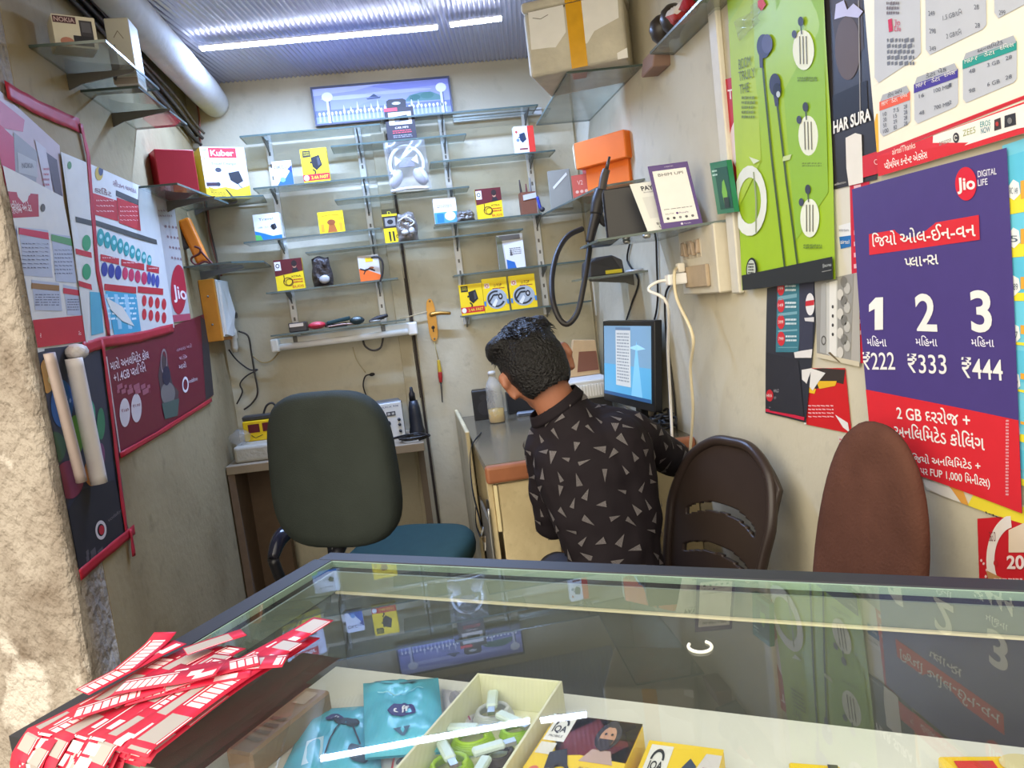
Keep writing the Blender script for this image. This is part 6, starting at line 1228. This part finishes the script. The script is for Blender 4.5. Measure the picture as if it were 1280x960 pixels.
def speaker_p(c):
    c.p([(1020, 352), (1070, 340), (1066, 450), (1024, 444)], (150, 148, 142)); c.p([(1030, 355), (1050, 350), (1050, 446), (1028, 440)], (196, 196, 190), 2); c.p([(1030, 355), (1036, 352), (1036, 442), (1028, 440)], (168, 168, 164), 3); c.p([(1040, 352), (1049, 350), (1049, 445), (1040, 444)], (226, 224, 216), 3); [c.e(1044.5, 383+11.5*k, 1.3, 2.2, (70, 68, 66), 4) for k in range(4)]; c.ring(1033, 425, 3, 6, .3, (90, 88, 84), 4)
    for k in range(12): c.e(1058+5*math.sin(k*2.1), 352+8*k, 4, 7, ((120, 118, 112), (186, 184, 176), (206, 202, 192))[k % 3], 3)
    c.p([(1020, 440), (1080, 452), (1080, 462), (1022, 450)], (206, 196, 170), 4); c.line([(1040, 440), (1054, 470), (1078, 492)], 3, (110, 96, 70), 5); c.p([(1050, 455), (1084, 470), (1090, 510), (1064, 480)], (150, 134, 104), 4)
sheet('poster', 'grey poster of a speaker cabinet with scuffed lower edge, left of the purple plan poster', 'poster', ((1021, 352), (1076, 340), (1024, 446), (1078, 458)), XR, .0038, speaker_p, back=(176, 172, 164))
sheet('poster', 'peeled paper scrap with faint pink writing on the wall beside the brown felt chair', 'poster', ((1048, 545), (1074, 548), (1050, 558), (1078, 568)), XR, .0008, lambda c: (c.lines(1050, 548, 1074, 562, 3, (200, 90, 104), 2)), back=(204, 196, 184))
# bright blue and yellow sheet at the frame edge
def hexa(c):
    for k in range(7):
        y = 196+60*k; c.r(1258, y, 1330, y+50, ((96, 196, 226), (110, 206, 232))[k % 2]); c.r(1258, y+50, 1330, y+60, (240, 226, 60), 2); c.p([(1262, y+38), (1269, y+28), (1276, y+32), (1278, y+46), (1270, y+54), (1263, y+50)], (236, 240, 240), 3); c.r(1278, y+30, 1320, y+44, (236, 170, 60), 3); c.x(('RC 149', '5', '7 89', '147', '49', '199', '99')[k], 1265, 1275, y+42, 8, (80, 100, 120), 4)
sheet('poster', 'bright blue and yellow tariff sheet with white badges right of the purple plan poster', 'poster', ((1254, 182), (1350, 150), (1262, 600), (1370, 640)), XR, .0014, hexa, back=(120, 206, 230), clip=.66)
# purple plan poster
PURP = (76, 62, 126); JR = (214, 40, 50)
def jio(c):
    c.band(0, .735, 1, 1, JR, 1, 10, 6)
    c.e(1213.5, 229, 13, 21, (216, 32, 52), 2, 36); c.x('Jio', 1203, 1225, 229.5, 15, WHITE, 3, .03, -2); c.x('DIGITAL', 1228, 1251, 217, 8, (228, 226, 236), 2, .012, -4); c.x('LIFE', 1228, 1240, 228, 8, (228, 226, 236), 2, .012, -2)
    c.p([(1093, 292), (1229, 268), (1230, 299), (1094, 318)], JR, 2)
    c.x('િજયો ઓલ-ઈન-વન', 1098, 1225, 301, 15, WHITE, 3, .010, -15)
    c.x('પ|લાન|સ', 1138, 1179, 327, 14, WHITE, 2, .010, -5)
    c.p([(1102, 371), (1111, 370.5), (1111, 411), (1101, 411.5), (1101, 385), (1094, 389), (1094, 380)], WHITE, 2)
    for k, (x0, x1, y, dg) in enumerate(((1151, 1176, 389.5, '2'), (1218, 1244, 388, '3'))): c.x(dg, x0, x1, y, (45, 50)[k], WHITE, 2, .022)
    for k, (x0, x1, y) in enumerate(((1092, 1115, 426), (1151, 1177, 426), (1219, 1247, 427))): c.x('મિહના', x0, x1, y, 10, (236, 234, 244), 2, .008, 1)
    for k, (x0, x1, y, tx) in enumerate(((1085, 1125, 450, '₹222'), (1141, 1188, 453.5, '₹333'), (1207, 1258, 459, '₹444'))): c.x(tx, x0, x1, y, (21, 23, 25)[k], WHITE, 2, .006, (0, 1, 3)[k])
    c.x('2 GB દરરોજ +', 1127, 1217, 515, 15, WHITE, 2, .012, 10); c.x('અનિલિમટેડ કોિલંગ', 1124, 1235, 537, 15, WHITE, 2, .012, 17)
    c.x('(જયો થી િજયો અનિલિમટેડ +', 1112, 1230, 568, 9, WHITE, 2, .012, 14); c.x('અન|ય નેટવર|ક પર FUP 1,000 િમનીટ|સ)', 1116, 1242, 586, 9, WHITE, 2, .012, 17)
    c.lines(1262, 524, 1266, 620, 24, (236, 190, 196), 2, .6)
sheet('poster', 'large purple and red mobile plan poster with prices 222, 333 and 444', 'poster', ((1069.5, 236), (1263, 184), (1097, 573), (1283, 641)), XR, .0052, jio, warp=lambda u, v: .0015+.006*max(0, .22-u)*math.sin(PI*v)*4*.5+.0022*math.sin(u*4+v*2), back=PURP, nu=24)
# tariff poster above
def tariff(c):
    c.r(1080, -160, 1400, 140, (240, 232, 206), 1) if 0 else None
    c.p([(1076, -140), (1097, -140), (1104, 190), (1101, 190), (1090, 186)], (240, 180, 44), 1); GB = (190, 194, 202)
    def panel(x0, y0, x1, y1, sl): c.p([(x0, y0), (x1, y0-sl), (x1+1, y1-sl-6), (x1-4, y1-sl), (x0+5, y1), (x0, y1-7)], GB, 2)
    panel(1100, -60, 1157, 103, 32); panel(1164, -80, 1239, 68, 32); panel(1250, -90, 1320, 22, 32)
    c.r(1118, 24, 1124, 38, (196, 30, 70), 4); c.x('Jio', 1126, 1133, 27, 8, (196, 60, 90), 4); c.x('Life', 1126, 1134, 35, 7, (196, 60, 90), 4); c.lines(1116, 2, 1132, 20, 3, (120, 112, 116), 4); c.lines(1116, 48, 1150, 84, 5, (110, 114, 124), 3)
    c.x('1.5 GB/દિન', 1186, 1210, 22, 6, (90, 94, 104), 3, 0, -8); c.x('2 GB/દિન', 1190, 1209, 45, 6, (90, 94, 104), 3, 0, -6); c.x('28', 1225, 1231, 8, 6, (90, 94, 104), 3); c.x('28', 1226, 1232, 31, 6, (90, 94, 104), 3); c.x('249', 1168, 1176, 16, 6, (90, 94, 104), 3); c.x('298', 1169, 1177, 38, 6, (90, 94, 104), 3); c.x('349', 1169, 1177, 60, 6, (90, 94, 104), 3); c.x('299', 1256, 1264, 15, 6, (90, 94, 104), 3)
    for x0, x1, y0, hh, col, tt, rows in ((1106, 1144, 118, 52, (226, 92, 60), 'ટોપ અપ', (('10', '7.5', '28'), ('20', '15', '28'), ('50', '39', '28'), ('100', '82', '28'))), (1149, 1204, 96, 58, (70, 56, 150), 'ડેટા પેક', (('16', '100 MB', '1'), ('48', '700 MB', '2'))), (1210, 1278, 66, 62, (36, 150, 138), 'અન| લિમટેડ', (('48', '3 GB', '28'), ('98', '6 GB', '28')))):
        w_ = x1-x0; sl = w_*.36; c.p([(x0+4, y0), (x1-4, y0-sl+2), (x1, y0-sl+11), (x0, y0+11)], (170, 174, 182), 3); c.x(tt, x0+w_*.28, x1-w_*.25, y0+5-sl*.3, 5, (70, 74, 84), 4, 0, -sl*.5); c.p([(x0, y0+9), (x1, y0+9-sl), (x1, y0+20-sl), (x0, y0+20)], col, 3); c.x('MRP ₹', x0+3, x0+w_*.28, y0+13-sl*.1, 5, WHITE, 4, 0, -sl*.2); c.x('ડેટા', x0+w_*.4, x0+w_*.6, y0+14-sl*.5, 5, WHITE, 4, 0, -sl*.15); c.x('દિવસ', x0+w_*.7, x1-3, y0+13-sl*.8, 5, WHITE, 4, 0, -sl*.2)
        c.p([(x0, y0+20), (x1, y0+20-sl), (x1, y0+hh-sl-6), (x1-4, y0+hh-sl-1), (x0+4, y0+hh), (x0, y0+hh-5)], GB, 2); n = len(rows)
        for k, r_ in enumerate(rows):
            y = y0+26+(hh-28)*k/max(1, n-.6)
            for j, tx in enumerate(r_):
                xx = x0+w_*(.12+.34*j); L_ = 3.2*len(tx)*w_/55; c.x(tx, xx, xx+L_, y-sl*(.12+.34*j), 5, (90, 94, 104), 4, 0, -L_*.3)
    c.p([(1096, 192), (1278, 122), (1360, 92), (1360, 97), (1278, 127), (1096, 197)], (206, 44, 54), 2); c.p([(1098, 196), (1175, 168), (1360, 100), (1360, 152), (1280, 168), (1104, 220)], AIR, 3)
    c.p([(1173, 169), (1360, 104), (1360, 148), (1280, 160), (1172, 194)], (240, 236, 228), 4); c.x('airtelThanks', 1122, 1151, 189, 8, (250, 226, 214), 5, .004, -9); c.x('પ|રીમિયમ કન|ટેન|ટ એક|સેસ', 1112, 1166, 207, 9, (250, 240, 234), 5, .012, -15)
    c.x('amazon', 1181, 1196, 178, 7, (150, 146, 140), 5, 0, -5); c.e(1202.5, 171.5, 4, 6.5, (58, 54, 54), 5); c.ring(1202.5, 171.5, 2.2, 3.6, .4, (220, 216, 206), 6, .6, 5.7); c.x('ZEE5', 1211, 1227, 166, 8, (150, 160, 90), 5, 0, -5); c.x('EROS', 1233, 1246, 155, 7, (60, 150, 150), 5, .01, -3); c.x('NOW', 1234, 1246, 163, 7, (50, 120, 140), 5, .01, -3); c.p([(1251, 149), (1259, 146), (1260, 160), (1251, 163)], (66, 52, 48), 5); c.p([(1264, 144), (1278, 140), (1279, 155), (1264, 159)], (50, 48, 48), 5); c.e(1255, 154, 2, 3, (190, 60, 50), 6); c.e(1271, 150, 3, 4, (120, 118, 116), 6)
sheet('poster', 'large cream tariff poster with yellow edge and red footer at the top right', 'poster', ((1077, -120), (1390, -240), (1104, 220), (1390, 136)), XR, .0064, tariff, warp=wv(.0012, 3, 4), back=(240, 234, 214), clip=.655, nu=20)
sheet('poster', 'short red poster tab reading Ov under the yellow edged tariff poster', 'poster', ((1078, 196), (1108, 186), (1081, 222), (1110, 214)), XR, .0040, lambda c: (c.x('Ov', 1096, 1106, 202, 7, (240, 200, 190), 2),), back=(204, 38, 48))
# lower scraps
def idea(c):
    c.p([(1155, 596), (1200, 604), (1215, 640), (1180, 630), (1158, 608)], (226, 220, 208)); c.p([(1188, 606), (1205, 610), (1214, 634), (1206, 636)], (224, 160, 70), 2); c.p([(1222, 612), (1300, 640), (1300, 660), (1236, 652), (1214, 640)], (240, 218, 60), 2); c.x('Idea', 1236, 1262, 647, 13, (60, 56, 50), 3, 0, 4)
sheet('poster', 'torn cream and yellow strip with the word Idea under the plan poster', 'poster', ((1152, 590), (1310, 640), (1160, 612), (1310, 668)), XR, .0022, idea, back=(222, 214, 190), clip=.655)
def days(c):
    c.ring(1272, 700, 36, 58, .28, (232, 222, 214), 2, PI*.75, PI*1.45); c.x('365 D', 1240, 1248, 670, 12, (110, 50, 50), 3); c.e(1248, 703, 2.6, 4, (190, 40, 44), 3, 10); c.p([(1264, 662), (1290, 650), (1290, 690), (1264, 690)], (226, 206, 180), 2); c.x('20', 1262, 1284, 702, 16, (240, 220, 214), 3, .03); c.p([(1236, 712), (1256, 722), (1262, 730), (1240, 728)], (186, 140, 90), 3); c.lines(1246, 722, 1282, 732, 2, (240, 200, 200), 4)
    [c.e(1230+7*math.sin(k*2.7), 700+4*k, 1.5, 2, (236, 200, 200), 3, 6) for k in range(8)]
sheet('poster', 'red poster with a pale ring reading 365 D at the lower right behind the counter', 'poster', ((1224, 648), (1320, 640), (1228, 775), (1330, 800)), XR, .0030, days, back=(202, 36, 46), clip=.655)

# ------------------------------------------------------------------ posters on the left wall
def lsheet(name, label, px, off, draw, warp=None, back=(214, 212, 204), nu=14):
    m = MB(); q = [atx(a, b, XL) for a, b in px]
    for v in q: v.y = max(v.y, 1.58)
    cv = Canvas(m, *q, plane=(0, XL), off=off, warp=warp, step=.00045); cv.base(P(back, .5), nu, nu); draw(cv); c = sum(q, V3())/4
    return m.build(name, label=label, cat='poster', base=(XL, c.y, min(v.z for v in q)))
def lpink(c):
    c.p([(-20, 110), (30, 150), (28, 165), (-20, 150)], (196, 110, 130), 1); c.p([(-20, 140), (16, 172), (18, 215), (-20, 225)], (190, 40, 76), 2); c.p([(16, 165), (46, 190), (44, 232), (18, 214)], (150, 150, 152), 2); c.p([(20, 190), (44, 202), (46, 222), (22, 216)], (176, 176, 176), 3); c.x('NOKIA', 26, 40, 207, 6, (110, 112, 116), 4); c.p([(42, 174), (56, 186), (66, 244), (56, 240)], (196, 190, 196), 3); c.p([(56, 190), (70, 200), (78, 252), (68, 246)], (84, 70, 74), 3); c.lines(52, 210, 60, 236, 4, (190, 90, 110), 4); c.p([(20, 225), (45, 235), (60, 248), (25, 238)], (60, 56, 58), 4)
lsheet('poster', 'pink and grey poster strip above the leftmost tariff poster, under red tape', ((-20, 96), (74, 182), (-20, 236), (80, 262)), .0008, lpink, back=(188, 170, 172))
def ltar(c):
    c.p([(-20, 228), (45, 243), (46, 271), (-20, 262)], (172, 40, 48), 1); c.x('પ|રીપેઇડ અને ડેટા', -12, 36, 250, 9, (240, 226, 220), 2, .014, 10); c.x('રિચાર|જ', -5, 24, 259, 6, (230, 200, 196), 2, .004, 4); c.e(51, 260, 3, 5, (84, 74, 60), 2); GB = (178, 182, 194)
    for x0, x1, y0, y1, col in ((-18, 17, 278, 340, (62, 76, 116)), (20, 58, 284, 345, (196, 44, 70)), (62, 88, 292, 352, (96, 150, 96))):
        c.p([(x0, y0), (x1, y0+4), (x1+6, y1+2), (x0+6, y1)], GB, 1); c.p([(x0, y0+1), (x1, y0+7), (x1+1, y0+16), (x0, y0+9)], col, 2); c.lines(x0+4, y0+20, x1, y1-6, 7, (104, 104, 120), 2, .35)
    for x0, x1, y0, y1, col in ((-14, 28, 344, 410, (130, 150, 120)), (36, 72, 350, 388, (150, 110, 60)), (77, 96, 356, 394, (196, 54, 66))):
        c.p([(x0, y0), (x1, y0+4), (x1+4, y1+1), (x0+5, y1)], GB, 1); c.p([(x0, y0+4), (x1, y0+7), (x1, y0+14), (x0, y0+11)], col, 2); c.lines(x0+5, y0+18, x1, y1-4, 5, (110, 110, 124), 2, .35)
    c.p([(30, 401), (106, 394), (112, 430), (34, 437)], (190, 40, 50), 3); c.x('વધુ માહિતી', 52, 94, 411, 5, (236, 206, 200), 4, 0, -3); c.x('કૉલ કરો ૧૯૯', 46, 98, 419, 6, (240, 220, 214), 4, .006, -3)
lsheet('poster', 'leftmost white tariff poster with grey tables and a red footer, partly behind the pillar', ((-18, 200), (77, 246), (-18, 448), (111, 426)), .0024, ltar, warp=wv(.001, 5, 3), back=(216, 212, 204))
def lteal(c):
    c.p([(76, 195), (106, 204), (112, 300), (100, 430), (106, 430), (84, 300)], (214, 210, 200), 1); c.e(83, 207, 2.6, 5, (80, 130, 70), 2); c.e(120, 217, 5, 9, (196, 166, 70), 2); c.e(122, 214, 3, 6, (70, 80, 110), 3); c.x('ક|રિકેટ', 114, 136, 237, 6, (130, 80, 80), 2, 0, 6); c.x('સીઝન ધમાકા', 138, 168, 229, 6, (150, 110, 120), 2, 0, 10)
    c.p([(110, 241), (143, 251), (145, 277), (112, 268)], (184, 40, 48), 2); c.p([(142, 238), (171, 250), (171, 257), (142, 245)], (76, 76, 76), 2); c.p([(143, 247), (171, 257), (174, 289), (146, 279)], (184, 40, 48), 2); c.lines(116, 250, 139, 270, 3, (236, 200, 196), 3, .3); c.lines(147, 258, 170, 280, 4, (236, 200, 196), 3, .3)
    c.p([(114, 275), (193, 300), (194, 306), (115, 282)], (72, 72, 70), 2); c.x('UNLIMITED', 145, 180, 291, 4, (220, 216, 210), 3, 0, 9)
    for k in range(9): c.e(122+9*k-.25*k*k*.6, 297+3.6*k, 4.6-.25*k, 11-.5*k, (44, 150, 150), 2); c.e(122+9*k-.15*k*k, 296+3.6*k, 2, 3, (170, 214, 214), 3, 10)
    for x0, x1, y in ((122, 146, 318), (149, 178, 324), (181, 196, 331)): c.p([(x0, y), (x1, y+(x1-x0)*.22), (x1, y+(x1-x0)*.22+8), (x0, y+8)], (190, 44, 54), 2); c.lines(x0+2, y+4, x1-2, y+7, 1, (236, 200, 200), 3)
    for k in range(3): c.e(127+9*k, 337+2*k, 4.2, 9, (52, 60, 140), 2)
    for k in range(4): c.e(154+8*k, 342+2*k, 3.6, 8, (196, 50, 90), 2); 
    for k in range(3): c.e(184+5*k, 348+2*k, 2.4, 8, (70, 76, 150), 2)
    for x0, x1, y in ((127, 168, 355), (170, 201, 358)): c.p([(x0, y), (x1, y+(x1-x0)*.10), (x1, y+(x1-x0)*.1+8), (x0, y+8)], (190, 44, 54), 2)
    c.p([(128, 364), (168, 368), (174, 414), (140, 420)], (74, 164, 196), 2); [c.r(131+13*k, 368, 132+13*k, 412, (160, 206, 226), 3) for k in range(3)]; c.lines(131, 372, 168, 404, 5, (220, 236, 240), 3, .3)
    for k in range(4):
        for j in range(2): c.e(178+8*k, 376+1.5*k+17*j, 2.8, 7, (196, 46, 56), 2)
    for y, col in ((286, (70, 70, 68)), (326, (190, 44, 54)), (366, (190, 44, 54))): c.p([(90, y-15), (110, y-10), (111, y-3), (91, y-8)], col, 2)
    for y in (304, 340): c.e(104, y, 5.5, 10, (60, 150, 100), 2)
    c.p([(108, 365), (122, 366), (126, 416), (110, 420)], (90, 168, 190), 2); c.p([(128, 372), (150, 384), (165, 408), (150, 402), (135, 388)], (224, 220, 210), 5)
lsheet('poster', 'white recharge poster with rows of teal, blue and red badges on the left wall', ((73, 190), (191, 240), (104, 432), (215, 410)), .0038, lteal, warp=wv(.0014, 6, 2), back=(216, 214, 208), nu=20)
def ljio(c):
    c.e(222, 362, 9.5, 31, (176, 34, 54), 2, 30); c.x('Jio', 215, 231, 364, 16, (236, 220, 220), 3, .02, 3); [c.x('● ● ● ●', 204+3*k, 224+2*k, 283+13*k, 3, (140, 110, 110), 2, 0, 3) for k in range(4)]; c.p([(190, 240), (214, 252), (216, 262), (191, 256)], (196, 192, 186), 2); c.p([(204, 395), (236, 392), (237, 402), (205, 404)], (176, 70, 90), 2); c.lines(196, 262, 214, 275, 2, (150, 130, 130), 2)
lsheet('poster', 'tall grey poster with a red oval logo in the far left corner', ((188, 238), (216, 252), (206, 405), (237, 400)), .0016, ljio, warp=wv(.001, 3, 5), back=(186, 182, 178))
def lmar(c):
    M2 = (106, 28, 44); c.line([(131, 446), (148, 566)], 1.4, (190, 180, 176), 2); c.x('મારો અનલિમટેડ કૉલ', 136, 184, 458, 11, (220, 200, 202), 2, .012, -15); c.x('+1.4GB પ|રતિ દિન', 140, 180, 473, 11, (220, 200, 202), 2, .012, -14); c.lines(144, 482, 186, 494, 2, (160, 90, 104), 2)
    for x in (154, 168.5): c.e(x, 516-(x-154)*.4, 6.6, 18, (204, 192, 190), 2); c.x('₹169' if x < 160 else '₹199', x-4.5, x+4.5, 514-(x-154)*.4, 4, (130, 60, 70), 3, 0, -2)
    c.p([(196, 470), (200, 440), (207, 450), (214, 480), (222, 490), (218, 520), (204, 524)], (76, 60, 62), 2); c.e(208, 492, 9, 14, (120, 112, 108), 3); c.p([(200, 505), (222, 498), (220, 520), (204, 524)], (74, 92, 84), 4); c.ring(203, 452, 4, 16, .2, (150, 130, 130), 3); c.e(206, 470, 5, 12, (44, 40, 60), 4)
    c.ring(230, 481, 4, 10, .32, (232, 224, 224), 3); c.x('vodafone', 234, 245, 477, 5, (224, 210, 212), 3, 0, -4); c.x('મારો', 222, 231, 459, 6, (220, 200, 204), 3, .006, -3); c.x('તમારા માટે', 219, 238, 438, 4, (200, 160, 170), 3, 0, -6); c.x('છે', 222, 232, 448, 4, (200, 160, 170), 3, 0, -2); c.p([(249, 394), (262, 400), (268, 492), (256, 500)], (56, 50, 52), 1)
lsheet('poster', 'maroon landscape poster with two pale ovals low on the left wall', ((125, 441), (256, 392), (146, 571), (266, 494)), .0030, lmar, back=(112, 28, 46), nu=18)
def ldark(c):
    for x, y, rx, ry, col in ((56, 470, 10, 22, (196, 140, 60)), (75, 505, 14, 30, (50, 96, 150)), (92, 545, 10, 26, (104, 150, 56)), (66, 560, 14, 20, (60, 90, 66)), (84, 600, 18, 24, (126, 54, 76)), (112, 590, 9, 18, (190, 120, 50)), (110, 520, 7, 20, (70, 150, 120)), (124, 530, 5, 20, (60, 120, 84)), (98, 515, 6, 20, (176, 60, 50)), (60, 448, 8, 8, (40, 60, 110)), (124, 570, 5, 16, (120, 70, 100))): c.e(x, y, rx, ry, col, 2)
    c.e(60, 474, 3, 6, (216, 190, 120), 3); [c.e(70+5*k, 492+3*k, 1.4, 3, (150, 180, 220), 3, 8) for k in range(4)]; c.p([(78, 640), (100, 612), (140, 600), (158, 662), (95, 730)], (44, 42, 48), 4); c.ring(123, 663, 7, 12, .35, (206, 196, 194), 5); c.e(123.5, 663, 3.4, 6, (176, 40, 52), 6); c.x('vodafone', 132, 152, 651, 5, (120, 112, 116), 5, 0, -16); c.lines(104, 690, 150, 704, 2, (90, 84, 88), 5)
lsheet('poster', 'tall dark colourful poster behind the leaning tubes at the lower left wall', ((36, 438), (128, 428), (82, 740), (158, 660)), .0030, ldark, back=(50, 52, 66), nu=18)
def tape(label, pts, wd, off):
    m = MB(); q = [atx(a, b, XL) for a, b in pts]
    for v in q: v.y = max(v.y, 1.57)
    ps = []
    for i in range(len(q)-1):
        for k in range(6): ps.append(q[i].lerp(q[i+1], k/6))
    ps.append(q[-1]); n = len(ps)-1
    def fn(u, v):
        i = round(v*n); d = (ps[min(n, i+1)]-ps[max(0, i-1)]).normalized(); s = V3((1, 0, 0)).cross(d); return ps[i]+s*((u-.5)*wd*(1+.05*math.sin(i*1.7)))+V3((off+.0012*(1+math.sin(i*.9+u*3))*.5, 0, 0))
    m.grid(fn, 3, n, P((176, 34, 52), .5, var=.2, scale=40), .0006); m.build('red_tape', label=label, cat='tape')
tape('wide red tape sloping down across the top of the left wall posters', ((4, 112), (45, 135), (98, 158)), .034, .004)
tape('red tape hanging down between the two white left wall posters', ((97, 155), (106, 195), (112, 270), (118, 340), (128, 392), (132, 420)), .020, .007)
tape('red tape under the white posters above the maroon landscape poster', ((100, 436), (126, 428), (170, 422), (214, 410)), .026, .006)
tape('red tape along the right edge of the tall dark poster', ((124, 425), (134, 500), (142, 570), (148, 620), (156, 676)), .018, .006)
tape('red tape along the lower edge of the maroon landscape poster', ((146, 570), (190, 545), (230, 520), (262, 500)), .014, .007)
tape('red tape along the slanted bottom of the tall dark poster', ((92, 722), (120, 698), (164, 662)), .022, .007)
tape('short red tape end hanging at the bottom corner of the tall dark poster', ((158, 662), (162, 696)), .018, .009)
# rolled tubes leaning against the wall
for lb, a, b_, r, col in (('white rolled paper tube leaning on the left wall poster', (92, 448), (124, 604), .022, (214, 208, 206)), ('grey thin tube leaning left of the white rolled tube', (41, 444), (102, 602), .014, (168, 152, 146))):
    p0, p1 = atx(a[0], a[1], XL+.024), atx(b_[0], b_[1], XL+.024); p0.y = max(p0.y, 1.578); m = MB(); m.tube([p0, p0.lerp(p1, .5), p1], r*.75, P(col, .5), 16); d = (p1-p0).normalized()
    m.lathe(p1, [(r*.6, .0004), (r*.55, .0008)], P((90, 80, 76)), 14, d); m.build('paper_tube', label=lb, cat='tube')
# taped mount clip for the tubes
m = MB(); q = atx(96, 440, XL+.02); m.ball(q, (.022, .03, .018), P((206, 200, 196), .5, bump=.5), sub=2); m.build('tape_lump', label='crumpled pale tape at the top of the white rolled tube', cat='tape')
